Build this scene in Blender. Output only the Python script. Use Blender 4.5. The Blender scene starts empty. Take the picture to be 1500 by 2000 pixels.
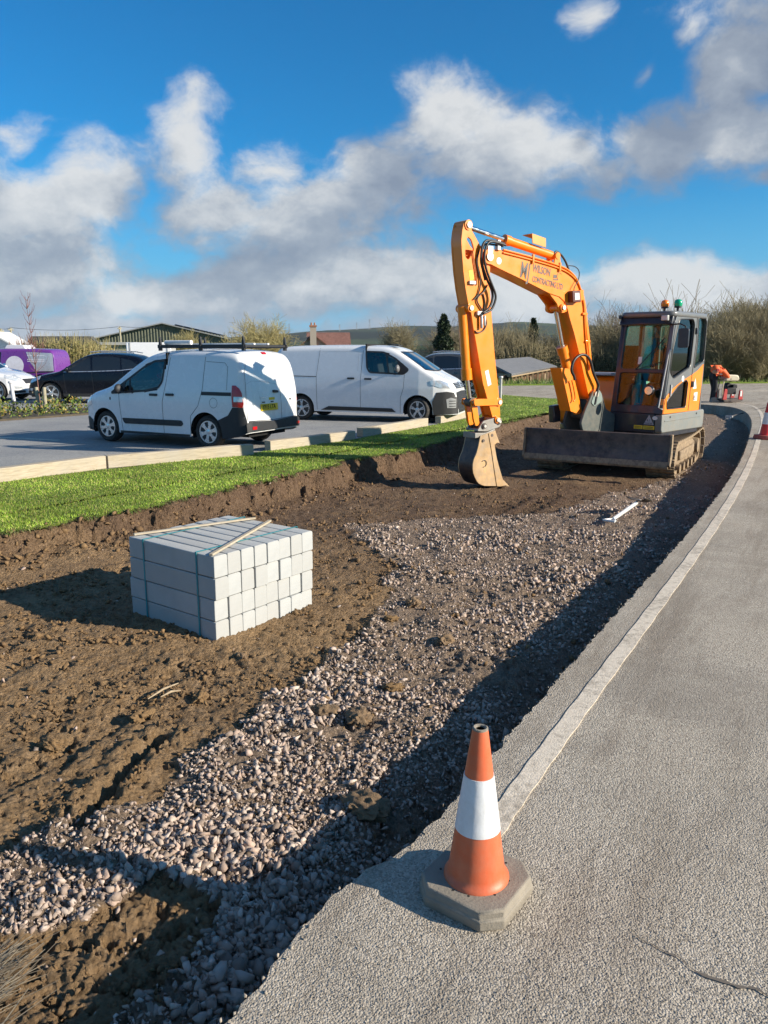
import bpy, bmesh, math, random
import numpy as np
from mathutils import Vector, Matrix
from mathutils.bvhtree import BVHTree
from mathutils.geometry import delaunay_2d_cdt
R = math.radians
scene = bpy.context.scene
col = scene.collection
random.seed(7)

# ---------------------------------------------------------------- camera
cam = bpy.data.cameras.new('camera')
cam.sensor_fit = 'VERTICAL'
cam.sensor_height = 36.0
cam.lens = 27.0
cam.clip_start = 0.05
cam.clip_end = 12000
camo = bpy.data.objects.new('camera', cam)
col.objects.link(camo)
camo.location = (0, 0, 1.63)
camo.rotation_euler = (R(90 - 11.75), 0, 0)
scene.camera = camo

# ---------------------------------------------------------------- exposure
scene.view_settings.view_transform = 'Standard'
scene.view_settings.look = 'None'
scene.view_settings.exposure = 0.74
scene.view_settings.gamma = 1.0
scene.view_settings.use_curve_mapping = False
scene.cycles.use_denoising = True
scene.cycles.max_bounces = 6
scene.cycles.transparent_max_bounces = 12
scene.cycles.caustics_reflective = False
scene.cycles.caustics_refractive = False

# ---------------------------------------------------------------- sun
SUN_EL = R(22.5)
SUN_AZ = R(107.7)                       # clockwise from +Y
SUN = Vector((math.sin(SUN_AZ) * math.cos(SUN_EL), math.cos(SUN_AZ) * math.cos(SUN_EL), math.sin(SUN_EL)))
sl = bpy.data.lights.new('sun', 'SUN')
sl.energy = 5.0
sl.angle = R(0.53)
sl.color = (1.0, 0.90, 0.745)
so = bpy.data.objects.new('sun', sl)
col.objects.link(so)
so.location = (30, -10, 20)
so.rotation_euler = SUN.to_track_quat('Z', 'Y').to_euler()

# ---------------------------------------------------------------- world: sky with cumulus
world = bpy.data.worlds.new('World')
scene.world = world
world.use_nodes = True
wt = world.node_tree
wt.nodes.clear()
def wn(t, **k):
    n = wt.nodes.new(t)
    for a, b in k.items():
        setattr(n, a, b)
    return n
def wlink(a, b):
    wt.links.new(a, b)
def wmath(op, a, b=None, c=None, clamp=False):
    n = wn('ShaderNodeMath', operation=op, use_clamp=clamp)
    for i, q in enumerate((a, b, c)):
        if q is None:
            continue
        if isinstance(q, (int, float)):
            n.inputs[i].default_value = q
        else:
            wlink(q, n.inputs[i])
    return n.outputs[0]
def wvec(op, a, b=None):
    n = wn('ShaderNodeVectorMath', operation=op)
    for i, q in enumerate((a, b)):
        if q is None:
            continue
        if isinstance(q, (tuple, list, Vector)):
            n.inputs[i].default_value = tuple(q)
        else:
            wlink(q, n.inputs[i])
    return n.outputs['Value'] if op == 'LENGTH' else n.outputs[0]
def wramp(x, lo, hi, a=0.0, b=1.0):
    n = wn('ShaderNodeMapRange', interpolation_type='SMOOTHSTEP')
    wlink(x, n.inputs[0])
    for i, q in enumerate((lo, hi, a, b)):
        n.inputs[i + 1].default_value = q
    return n.outputs[0]
tc = wn('ShaderNodeTexCoord')
DIR = wvec('NORMALIZE', tc.outputs['Generated'])
sky = wn('ShaderNodeTexSky', sky_type='NISHITA', sun_disc=False)
sky.sun_elevation = SUN_EL
sky.sun_rotation = SUN_AZ
sky.altitude = 60
sky.air_density = 1.0
sky.dust_density = 0.25
sky.ozone_density = 3.0
tint = wn('ShaderNodeMix', data_type='RGBA', blend_type='MULTIPLY')
tint.inputs[0].default_value = 1.0
wlink(sky.outputs[0], tint.inputs[6])
tint.inputs[7].default_value = (.09, .98, 1.50, 1)
sep = wn('ShaderNodeSeparateXYZ')
wlink(DIR, sep.inputs[0])
low = wn('ShaderNodeMix', data_type='RGBA')
wlink(wramp(sep.outputs[2], 0.0, .24, .85, 0.0), low.inputs[0])
wlink(tint.outputs[2], low.inputs[6])
low.inputs[7].default_value = (1.9, 5.2, 8.0, 1)
bg_sky = wn('ShaderNodeBackground')
bg_sky.inputs[1].default_value = 0.058
wlink(low.outputs[2], bg_sky.inputs[0])
# cumulus heaps: azimuth, elevation, half width, half height (degrees), weight
HEAPS = [(-14.0, 13.0, 3.0, 3.6, 1.1), (-13.2, 15.2, 1.8, 1.6, .8), (-19.4, 10.2, 3.4, 3.2, 1.1), (-25.0, 8.8, 7.0, 3.2, 1.2), (-31, 10, 6, 4, 1),
         (-7.6, 12.2, 2.8, 2.6, .9), (-11.5, 9.2, 5.6, 2.8, 1.0), (-4.5, 9.6, 8.0, 3.6, 1.1), (-6.5, 8.0, 7.0, 2.2, .9), (-.5, 11.6, 4, 3, .9),
         (3.8, 14.8, 4.2, 4.2, 1.2), (8.0, 13.0, 6.0, 4.0, 1.2), (12.8, 12.6, 4.4, 2.5, .95), (18.8, 13.2, 5.2, 2.9, 1.1), (15.5, 12.0, 3.5, 1.8, .8),
         (23.4, 13.4, 5.6, 3.2, 1.2), (30, 14.5, 6, 4.5, 1), (24.0, 17.4, 4.6, 2.8, 1.15), (26.5, 20.6, 7, 2.4, 1.1), (19.2, 19.2, 1.3, 1.5, .55), (35, 20, 6, 4, 1), (29, 19.5, 6, 4.5, 1.4),
         (13.1, 20.7, .9, 1.1, .5), (-24.2, 13.3, 1.8, 1.6, .6), (25.0, 11.0, 2.4, 1.2, .7), (17.3, 17.3, .7, 1.0, .45),
         (-25, 5.2, 10, 3.8, 1.4), (-13, 4.0, 11, 2.5, 1.3), (-3, 4.6, 11, 3.2, 1.35), (9, 4.4, 10, 3.0, 1.4), (20, 4.2, 11, 2.6, 1.4), (8, 2.4, 14, 2.6, 1.3), (24, 2.2, 12, 2.6, 1.3), (32, 5, 9, 2.5, 1),
         (-20, .6, 26, 3.6, 1.3), (12, .6, 26, 3.4, 1.2), (-40, 6, 12, 4, 1), (45, 7, 12, 4, 1)]
SKEW = (0.055, -0.03, 0.055)
wn1 = wn('ShaderNodeTexNoise')
def cloud(vec):
    wp = wn('ShaderNodeTexNoise')
    wp.inputs['Scale'].default_value = 7.0
    wp.inputs['Detail'].default_value = 3.0
    wlink(vec, wp.inputs['Vector'])
    off = wvec('MULTIPLY', wvec('SUBTRACT', wp.outputs['Color'], (.5, .5, .5)), (.09, .09, .07))
    v2 = wvec('ADD', vec, off)
    acc = None
    for az, el, rh, rv, wgt in HEAPS:
        c = (math.sin(R(az)) * math.cos(R(el)), math.cos(R(az)) * math.cos(R(el)), math.sin(R(el)))
        dd = wvec('MULTIPLY', wvec('SUBTRACT', v2, c), (1 / R(rh), 1 / R(rh), 1 / R(rv)))
        b = wmath('MULTIPLY', wmath('SUBTRACT', 1.0, wvec('LENGTH', dd)), wgt)
        acc = b if acc is None else wmath('SMOOTH_MAX', acc, b, 0.3)
    # elsewhere in the sky the same cumulus goes on
    g = wn('ShaderNodeTexNoise')
    g.inputs['Scale'].default_value = 3.2
    g.inputs['Detail'].default_value = 3
    wlink(vec, g.inputs['Vector'])
    sx = wn('ShaderNodeSeparateXYZ')
    wlink(vec, sx.inputs[0])
    front = wramp(sx.outputs[1], .45, .75, 0, 3)
    gl = wmath('SUBTRACT', wmath('MULTIPLY', wmath('SUBTRACT', g.outputs['Fac'], .53), 6.0), front)
    acc = wmath('MAXIMUM', acc, gl)
    acc = wmath('MINIMUM', acc, .95)
    n = wn('ShaderNodeTexNoise')
    n.inputs['Scale'].default_value = 9.0
    n.inputs['Detail'].default_value = 9.0
    n.inputs['Roughness'].default_value = .64
    wlink(wvec('MULTIPLY', v2, (1, 1, 1.5)), n.inputs['Vector'])
    return wmath('ADD', acc, wmath('MULTIPLY', wmath('SUBTRACT', n.outputs['Fac'], .53), 2.3))
d0 = cloud(DIR)
d1 = cloud(wvec('ADD', DIR, SKEW))
wt.nodes.remove(wn1)
alpha = wramp(d0, -0.20, .58)
lit = wramp(wmath('SUBTRACT', d0, d1), -.75, 1.75)
thick = wramp(d0, .15, 1.0, 1.0, .66)
dn = wn('ShaderNodeTexNoise')
dn.inputs['Scale'].default_value = 26.0
dn.inputs['Detail'].default_value = 6.0
dn.inputs['Roughness'].default_value = .6
wlink(wvec('MULTIPLY', DIR, (1, 1, 1.6)), dn.inputs['Vector'])
shade = wmath('ADD', wmath('MULTIPLY', lit, thick), wmath('MULTIPLY', wmath('SUBTRACT', dn.outputs['Fac'], .5),   .46))
crm = wn('ShaderNodeValToRGB')
crm.color_ramp.elements[0].position = .10
crm.color_ramp.elements[0].color = (.25, .30, .385, 1)
crm.color_ramp.elements[1].position = .74
crm.color_ramp.elements[1].color = (.76, .77, .77, 1)
e = crm.color_ramp.elements.new(.36)
e.color = (.37, .42, .49, 1)
shade = wmath('ADD', shade, wramp(sep.outputs[2], .02, .15, .20, .03))
wlink(shade, crm.inputs[0])
bg_c = wn('ShaderNodeBackground')
bg_c.inputs[1].default_value = 0.60
wlink(crm.outputs[0], bg_c.inputs[0])
mx = wn('ShaderNodeMixShader')
wlink(wmath('MULTIPLY', alpha, .94), mx.inputs[0])
wlink(bg_sky.outputs[0], mx.inputs[1])
wlink(bg_c.outputs[0], mx.inputs[2])
wo = wn('ShaderNodeOutputWorld')
wlink(mx.outputs[0], wo.inputs[0])
world.cycles.sampling_method = 'MANUAL'
world.cycles.sample_map_resolution = 512
# ---------------------------------------------------------------- materials
MATS = {}
class NT:
    def __init__(s, name):
        s.m = bpy.data.materials.new(name)
        s.m.use_nodes = True
        s.t = s.m.node_tree
        s.b = s.t.nodes['Principled BSDF']
        s.tc = s.t.nodes.new('ShaderNodeTexCoord')
        s.co = s.tc.outputs['Object']
    def n(s, t, **k):
        q = s.t.nodes.new(t)
        for a, b in k.items():
            setattr(q, a, b)
        return q
    def l(s, a, b):
        s.t.links.new(a, b)
    def noise(s, scale, detail=4, rough=.55, vec=None, dist=0):
        q = s.n('ShaderNodeTexNoise')
        q.inputs['Scale'].default_value = scale
        q.inputs['Detail'].default_value = detail
        q.inputs['Roughness'].default_value = rough
        q.inputs['Distortion'].default_value = dist
        s.l(vec or s.co, q.inputs['Vector'])
        return q.outputs['Fac']
    def voro(s, scale, feature='F1', out='Distance', vec=None):
        q = s.n('ShaderNodeTexVoronoi', feature=feature)
        q.inputs['Scale'].default_value = scale
        s.l(vec or s.co, q.inputs['Vector'])
        return q.outputs[out]
    def ramp(s, x, stops):
        q = s.n('ShaderNodeValToRGB')
        el = q.color_ramp.elements
        while len(el) < len(stops):
            el.new(.5)
        for e_, (p, c) in zip(el, stops):
            e_.position = p
            e_.color = (c[0], c[1], c[2], 1) if hasattr(c, '__len__') else (c, c, c, 1)
        s.l(x, q.inputs[0])
        return q.outputs[0]
    def mix(s, f, a, b, mode='MIX'):
        q = s.n('ShaderNodeMix', data_type='RGBA', blend_type=mode)
        for i, x in ((0, f), (6, a), (7, b)):
            if isinstance(x, (int, float)):
                q.inputs[i].default_value = x
            elif isinstance(x, (tuple, list)):
                q.inputs[i].default_value = (x[0], x[1], x[2], 1)
            else:
                s.l(x, q.inputs[i])
        return q.outputs[2]
    def math(s, op, a, b=0.0, clamp=False):
        q = s.n('ShaderNodeMath', operation=op, use_clamp=clamp)
        for i, x in enumerate((a, b)):
            if isinstance(x, (int, float)):
                q.inputs[i].default_value = x
            else:
                s.l(x, q.inputs[i])
        return q.outputs[0]
    def attr(s, name):
        q = s.n('ShaderNodeAttribute', attribute_name=name)
        return q
    def bump(s, h, strength=.5, dist=.01):
        q = s.n('ShaderNodeBump')
        q.inputs['Strength'].default_value = strength
        q.inputs['Distance'].default_value = dist
        s.l(h, q.inputs['Height'])
        s.l(q.outputs[0], s.b.inputs['Normal'])
    def color(s, c):
        if isinstance(c, (tuple, list)):
            s.b.inputs['Base Color'].default_value = (*c, 1)
        else:
            s.l(c, s.b.inputs['Base Color'])
    def rough(s, r):
        if isinstance(r, (int, float)):
            s.b.inputs['Roughness'].default_value = r
        else:
            s.l(r, s.b.inputs['Roughness'])
def simple(name, c, rough=.5, metal=0, var=.12, vscale=6, bump=0, bscale=60, coat=0, dust=0, dcol=(.30, .24, .17), spec=.5):
    """paint, plastic, metal: base colour with slight mottling, and dust where asked"""
    if name in MATS:
        return MATS[name]
    t = NT(name)
    f = t.noise(vscale, 5, .6)
    dark = tuple(q * (1 - var) for q in c)
    lite = tuple(min(1, q * (1 + var * .6)) for q in c)
    base = t.ramp(f, [(.3, dark), (.7, lite)])
    if dust:
        d = t.ramp(t.noise(vscale * 1.7, 8, .7), [(.5 - .12, 0), (.5 + .16, dust)])
        base = t.mix(d, base, dcol)
    t.color(base)
    r = t.ramp(t.noise(vscale * 2.3, 4), [(.3, max(0, rough - .06)), (.7, min(1, rough + .08))])
    t.rough(r)
    t.b.inputs['Metallic'].default_value = metal
    t.b.inputs['Specular IOR Level'].default_value = spec
    if coat:
        t.b.inputs['Coat Weight'].default_value = coat
        t.b.inputs['Coat Roughness'].default_value = .04
    if bump:
        t.bump(t.noise(bscale, 5, .6), bump, .004)
    MATS[name] = t.m
    return t.m
def m_glass(name, tint=(.75, .85, .82), refl=1.0, bias=.03):
    m = bpy.data.materials.new(name)
    m.use_nodes = True
    t = m.node_tree
    t.nodes.clear()
    o = t.nodes.new('ShaderNodeOutputMaterial')
    tr = t.nodes.new('ShaderNodeBsdfTransparent')
    tr.inputs[0].default_value = (*tint, 1)
    gl = t.nodes.new('ShaderNodeBsdfGlossy')
    gl.inputs['Roughness'].default_value = .01
    fr = t.nodes.new('ShaderNodeFresnel')
    fr.inputs[0].default_value = 1.52
    mu = t.nodes.new('ShaderNodeMath')
    mu.operation = 'MULTIPLY_ADD'
    mu.inputs[1].default_value = 1.6 * refl
    mu.inputs[2].default_value = bias
    mx_ = t.nodes.new('ShaderNodeMixShader')
    t.links.new(fr.outputs[0], mu.inputs[0])
    t.links.new(mu.outputs[0], mx_.inputs[0])
    t.links.new(tr.outputs[0], mx_.inputs[1])
    t.links.new(gl.outputs[0], mx_.inputs[2])
    t.links.new(mx_.outputs[0], o.inputs[0])
    MATS[name] = m
    return m

# ---------------------------------------------------------------- mesh helpers
class MB:
    def __init__(s, M=None):
        s.v, s.f, s.M = [], [], M or Matrix()
    def add(s, vs, fs, M=None):
        T = s.M @ M if M is not None else s.M
        b = len(s.v)
        s.v += [tuple(T @ Vector(p)) for p in vs]
        s.f += [tuple(i + b for i in q) for q in fs]
        return s
    def box(s, c, d, M=None, rot=None, top=None):
        x, y, z = d[0] / 2, d[1] / 2, d[2] / 2
        tx, ty = top or (1, 1)
        vs = [(-x, -y, -z), (x, -y, -z), (x, y, -z), (-x, y, -z), (-x * tx, -y * ty, z), (x * tx, -y * ty, z), (x * tx, y * ty, z), (-x * tx, y * ty, z)]
        T = Matrix.Translation(c)
        if rot:
            from mathutils import Euler
            T = T @ Euler(rot).to_matrix().to_4x4()
        if M is not None:
            T = M @ T
        return s.add(vs, [(0, 3, 2, 1), (4, 5, 6, 7), (0, 1, 5, 4), (1, 2, 6, 5), (2, 3, 7, 6), (3, 0, 4, 7)], T)
    def prism(s, poly, a, b, plane='xz', M=None):
        """2D outline extruded from a to b along the third axis"""
        ar = sum(poly[i][0] * poly[(i + 1) % len(poly)][1] - poly[(i + 1) % len(poly)][0] * poly[i][1] for i in range(len(poly)))
        if ar < 0:
            poly = poly[::-1]
        def mk(p, t):
            return {'xz': (p[0], t, p[1]), 'xy': (p[0], p[1], t), 'yz': (t, p[0], p[1])}[plane]
        n = len(poly)
        lo, hi = min(a, b), max(a, b)
        if plane == 'xz':
            lo, hi = hi, lo
        vs = [mk(p, lo) for p in poly] + [mk(p, hi) for p in poly]
        fs = [tuple(range(n - 1, -1, -1)), tuple(range(n, 2 * n))] + [(i, (i + 1) % n, n + (i + 1) % n, n + i) for i in range(n)]
        return s.add(vs, fs, M)
    def tube(s, pts, r, n=8, caps=True, M=None):
        pts = [Vector(p) for p in pts]
        rr = r if hasattr(r, '__len__') else [r] * len(pts)
        t0 = (pts[1] - pts[0]).normalized()
        up = Vector((0, 0, 1)) if abs(t0.z) < .9 else Vector((1, 0, 0))
        a = t0.cross(up).normalized()
        vs, fs = [], []
        for i, p in enumerate(pts):
            t = (pts[min(i + 1, len(pts) - 1)] - pts[max(i - 1, 0)])
            if t.length < 1e-9:
                t = t0
            t.normalize()
            a = (a - t * a.dot(t))
            if a.length < 1e-6:
                a = t.orthogonal()
            a.normalize()
            b = t.cross(a)
            for k in range(n):
                an = 2 * math.pi * k / n
                vs.append(p + (a * math.cos(an) + b * math.sin(an)) * rr[i])
        for i in range(len(pts) - 1):
            for k in range(n):
                fs.append((i * n + k, i * n + (k + 1) % n, (i + 1) * n + (k + 1) % n, (i + 1) * n + k))
        if caps:
            fs.append(tuple(range(n - 1, -1, -1)))
            fs.append(tuple(range((len(pts) - 1) * n, len(pts) * n)))
        return s.add(vs, fs, M)
    def lathe(s, prof, n=24, M=None, closed=False):
        """profile of (radius, z) turned about z"""
        vs = [(r * math.cos(2 * math.pi * k / n), r * math.sin(2 * math.pi * k / n), z) for r, z in prof for k in range(n)]
        m = len(prof)
        fs = []
        for i in range(m if closed else m - 1):
            j = (i + 1) % m
            for k in range(n):
                fs.append((i * n + k, i * n + (k + 1) % n, j * n + (k + 1) % n, j * n + k))
        if not closed:
            if prof[0][0] > 1e-6:
                fs.append(tuple(range(n - 1, -1, -1)))
            if prof[-1][0] > 1e-6:
                fs.append(tuple(range((m - 1) * n, m * n)))
        return s.add(vs, fs, M)
    def sphere(s, c, r, nu=12, nv=8, sc=(1, 1, 1)):
        prof = [(max(1e-7, math.sin(math.pi * i / nv)) * r, -math.cos(math.pi * i / nv) * r) for i in range(nv + 1)]
        T = Matrix.Translation(c) @ Matrix.Diagonal((*sc, 1))
        return s.lathe(prof, nu, T)
    def build(s, name, mat, parent=None, smooth=None, bevel=0, seg=2):
        me = bpy.data.meshes.new(name)
        me.from_pydata(s.v, [], s.f)
        me.validate()
        o = finish(name, me, mat, parent, smooth)
        if bevel:
            bv = o.modifiers.new('bevel', 'BEVEL')
            bv.width = bevel
            bv.segments = seg
            bv.limit_method = 'ANGLE'
            bv.angle_limit = R(40)
            if smooth is None:
                smooth_mesh(me, 40)
        return o
def smooth_mesh(me, ang):
    me.polygons.foreach_set('use_smooth', np.ones(len(me.polygons), bool))
    me.set_sharp_from_angle(angle=R(ang))
def finish(name, me, mat, parent=None, smooth=None):
    if mat is not None:
        for m in (mat if isinstance(mat, (list, tuple)) else [mat]):
            me.materials.append(m)
    o = bpy.data.objects.new(name, me)
    col.objects.link(o)
    if parent is not None:
        o.parent = parent
    if smooth is not None:
        smooth_mesh(me, smooth)
    return o
def npmesh(name, V, F, mat, parent=None, smooth=None, attrs=None):
    """fast mesh from numpy arrays: V (n,3), F (m,k)"""
    me = bpy.data.meshes.new(name)
    V = np.ascontiguousarray(V, np.float32)
    F = np.ascontiguousarray(F, np.int32)
    k = F.shape[1]
    me.vertices.add(len(V))
    me.vertices.foreach_set('co', V.ravel())
    me.loops.add(F.size)
    me.loops.foreach_set('vertex_index', F.ravel())
    me.polygons.add(len(F))
    me.polygons.foreach_set('loop_start', np.arange(0, F.size, k, dtype=np.int32))
    me.update(calc_edges=True)
    for an, av in (attrs or {}).items():
        av = np.ascontiguousarray(av, np.float32)
        if av.ndim == 1:
            a = me.attributes.new(an, 'FLOAT', 'POINT')
            a.data.foreach_set('value', av)
        else:
            a = me.attributes.new(an, 'FLOAT_COLOR', 'POINT')
            a.data.foreach_set('color', np.c_[av, np.ones(len(av), np.float32)].ravel())
    return finish(name, me, mat, parent, smooth)
def tag(o, label=None, cat=None, group=None, kind=None):
    for k, v in (('label', label), ('category', cat), ('group', group), ('kind', kind)):
        if v:
            o[k] = v
    return o
def thing(name, label, cat, loc=(0, 0, 0), rz=0, group=None):
    o = bpy.data.objects.new(name, None)
    col.objects.link(o)
    o.empty_display_size = .2
    o.location = loc
    o.rotation_euler = (0, 0, rz)
    return tag(o, label, cat, group)
def copy_tree(o, parent=None):
    c = o.copy()
    col.objects.link(c)
    c.parent = parent
    for ch in list(o.children):
        copy_tree(ch, c)
    return c
def text(body, name, mat, parent, M, size, xs=1.0, extrude=.001, align='LEFT', bold=0.0):
    cu = bpy.data.curves.new(name, 'FONT')
    cu.body = body
    cu.size = size
    cu.extrude = extrude
    cu.offset = bold
    cu.align_x = align
    cu.resolution_u = 3
    o = bpy.data.objects.new(name, cu)
    me = bpy.data.meshes.new_from_object(o)
    bpy.data.objects.remove(o)
    me.transform(M @ Matrix.Diagonal((xs, 1, 1, 1)))
    return finish(name, me, mat, parent)
def frame(origin, xdir, ydir):
    x = Vector(xdir).normalized()
    z = x.cross(Vector(ydir)).normalized()
    y = z.cross(x)
    M = Matrix((x, y, z)).transposed().to_4x4()
    M.translation = origin
    return M

# ---------------------------------------------------------------- noise (numpy)
_rng = np.random.default_rng(11)
_perm = np.tile(_rng.permutation(512), 3)
_gr = _rng.uniform(0, 2 * np.pi, 512)
_gx, _gy = np.cos(_gr), np.sin(_gr)
def perlin(x, y, seed=0):
    x = np.asarray(x, float) + seed * 17.31
    y = np.asarray(y, float) + seed * 9.77
    xi, yi = np.floor(x).astype(int), np.floor(y).astype(int)
    xf, yf = x - xi, y - yi
    u, v = xf * xf * xf * (xf * (xf * 6 - 15) + 10), yf * yf * yf * (yf * (yf * 6 - 15) + 10)
    def g(ix, iy, fx, fy):
        h = _perm[(_perm[ix & 511] + iy) & 511]
        return _gx[h] * fx + _gy[h] * fy
    a, b = g(xi, yi, xf, yf), g(xi + 1, yi, xf - 1, yf)
    c, d = g(xi, yi + 1, xf, yf - 1), g(xi + 1, yi + 1, xf - 1, yf - 1)
    return (a + u * (b - a)) * (1 - v) + (c + u * (d - c)) * v
def fbm(x, y, sc, oct=4, rough=.5, seed=0):
    t, a = 0, 1.0
    for i in range(oct):
        t = t + a * perlin(x * sc, y * sc, seed + i * 3)
        sc *= 2.03
        a *= rough
    return t
def sstep(a, b, x):
    t = np.clip((x - a) / (b - a), 0, 1)
    return t * t * (3 - 2 * t)
def seg_dist(px, py, poly):
    """signed distance to an open polyline: positive on its right-hand side"""
    best = np.full(px.shape, 1e9)
    sign = np.ones(px.shape)
    for (x0, y0), (x1, y1) in zip(poly[:-1], poly[1:]):
        dx, dy = x1 - x0, y1 - y0
        t = np.clip(((px - x0) * dx + (py - y0) * dy) / (dx * dx + dy * dy), 0, 1)
        qx, qy = px - x0 - t * dx, py - y0 - t * dy
        d = np.hypot(qx, qy)
        cr = np.sign(qx * dy - qy * dx)
        m = d < best - 1e-9
        best = np.where(m, d, best)
        sign = np.where(m, cr, sign)
    return best * sign
def in_poly(px, py, poly):
    r = np.zeros(px.shape, bool)
    n = len(poly)
    for i in range(n):
        x0, y0 = poly[i]
        x1, y1 = poly[(i + 1) % n]
        c = (y0 > py) != (y1 > py)
        with np.errstate(divide='ignore', invalid='ignore'):
            xc = (x1 - x0) * (py - y0) / (y1 - y0 + 1e-12) + x0
        r ^= c & (px < xc)
    return r
def densify(poly, step, jit=0.0, seed=0, closed=False):
    out = []
    pts = poly + [poly[0]] if closed else poly
    for (x0, y0), (x1, y1) in zip(pts[:-1], pts[1:]):
        L = math.hypot(x1 - x0, y1 - y0)
        n = max(1, int(L / step))
        for k in range(n):
            out.append((x0 + (x1 - x0) * k / n, y0 + (y1 - y0) * k / n))
    if not closed:
        out.append(pts[-1])
    if jit:
        a = np.array(out)
        j = fbm(a[:, 0], a[:, 1], 2.2, 4, .75, seed) * jit
        k = fbm(a[:, 0], a[:, 1], 2.2, 4, .75, seed + 40) * jit
        out = [(float(p[0] + q), float(p[1] + r)) for p, q, r in zip(a, j, k)]
    return out
def catmull(p, n=6):
    out = []
    for i in range(len(p) - 1):
        p0, p1, p2, p3 = [np.array(p[min(max(k, 0), len(p) - 1)], float) for k in (i - 1, i, i + 1, i + 2)]
        for k in range(n):
            t = k / n
            out.append(tuple(.5 * ((2 * p1) + (-p0 + p2) * t + (2 * p0 - 5 * p1 + 4 * p2 - p3) * t * t + (-p0 + 3 * p1 - 3 * p2 + p3) * t ** 3)))
    out.append(tuple(p[-1]))
    return out
# ================================================================ THE SETTING
EDGE_ROAD = catmull([(-3.2, -3.2), (-1.9, -.8), (-.85, .95), (-.39, 1.61), (-.27, 1.86), (-.17, 2.04), (-.08, 2.16), (.08, 2.31), (.278, 2.6), (.505, 3.0), (.796, 3.5), (1.21, 4.2), (1.687, 5.0), (2.281, 6.0), (2.984, 7.2), (3.84, 8.7), (4.832, 10.5), (5.886, 12.5), (6.94, 14.6), (8.6, 18.0), (9.85, 20.9), (10.45, 22.8), (10.5, 24.0), (9.9, 25.0), (8.6, 25.6)], 5)
EDGE_LAWN = [(-14, -4), (-8, 1.4), (-5.5, 4.6), (-3.55, 6.91), (-2.59, 8.11), (-1.65, 9.78), (-.78, 11.2), (-.72, 11.75), (-.1, 12.35), (.43, 12.95), (1.54, 15.41), (3.0, 18.6), (4.95, 21.9), (6.9, 24.9), (8.6, 25.6)]
EDGE_ROAD_R = [(float(p[0] + q), float(p[1] - q * .5)) for p, q in zip(densify(EDGE_ROAD, .025), (lambda a: .016 * fbm(a[:, 0], a[:, 1], 9, 3, .7, 5))(np.array(densify(EDGE_ROAD, .025))))]
EDGE_LAWN_R = densify(EDGE_LAWN, .05, .13, 9)
GRAVEL = [(-1.75, 2.2), (-1.45, 2.56), (-1.26, 2.68), (-1.1, 2.84), (-.85, 3.33), (-.63, 3.8), (-.46, 4.33), (-.29, 4.57), (-.04, 5.22), (.16, 5.8), (.09, 6.52), (-.15, 7.43), (-.53, 8.45), (.06, 8.83), (.92, 8.97), (1.55, 9.12), (2.25, 9.42), (3.16, 10.87), (3.82, 11.3), (4.9, 12.4), (6.2, 15.0), (7.4, 18.5), (9.4, 23.5), (11, 23), (8, 16), (5.4, 11.5), (3.3, 7.5), (2, 5.2), (1.2, 3.9), (.7, 3.0), (0, 2), (-.6, 1.2), (-1.5, 0), (-3.2, 0)]
DIRT_WEDGE = [(-.55, 2.36), (-.79, 2.50), (-1.0, 2.24), (-1.35, 2.17), (-2.6, 2.0), (-2.6, -.5), (-1.0, .9), (-.72, 1.86)]
DX, DY = -.953, .304
def gravel_mask(x, y):
    jx = .22 * fbm(x, y, 1.6, 3, .6, 21)
    jy = .22 * fbm(x, y, 1.6, 3, .6, 24)
    g = in_poly(x + jx, y + jy, GRAVEL)
    w = in_poly(x + jx * .4, y + jy * .4, DIRT_WEDGE)
    return (g & ~w).astype(float)
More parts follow.
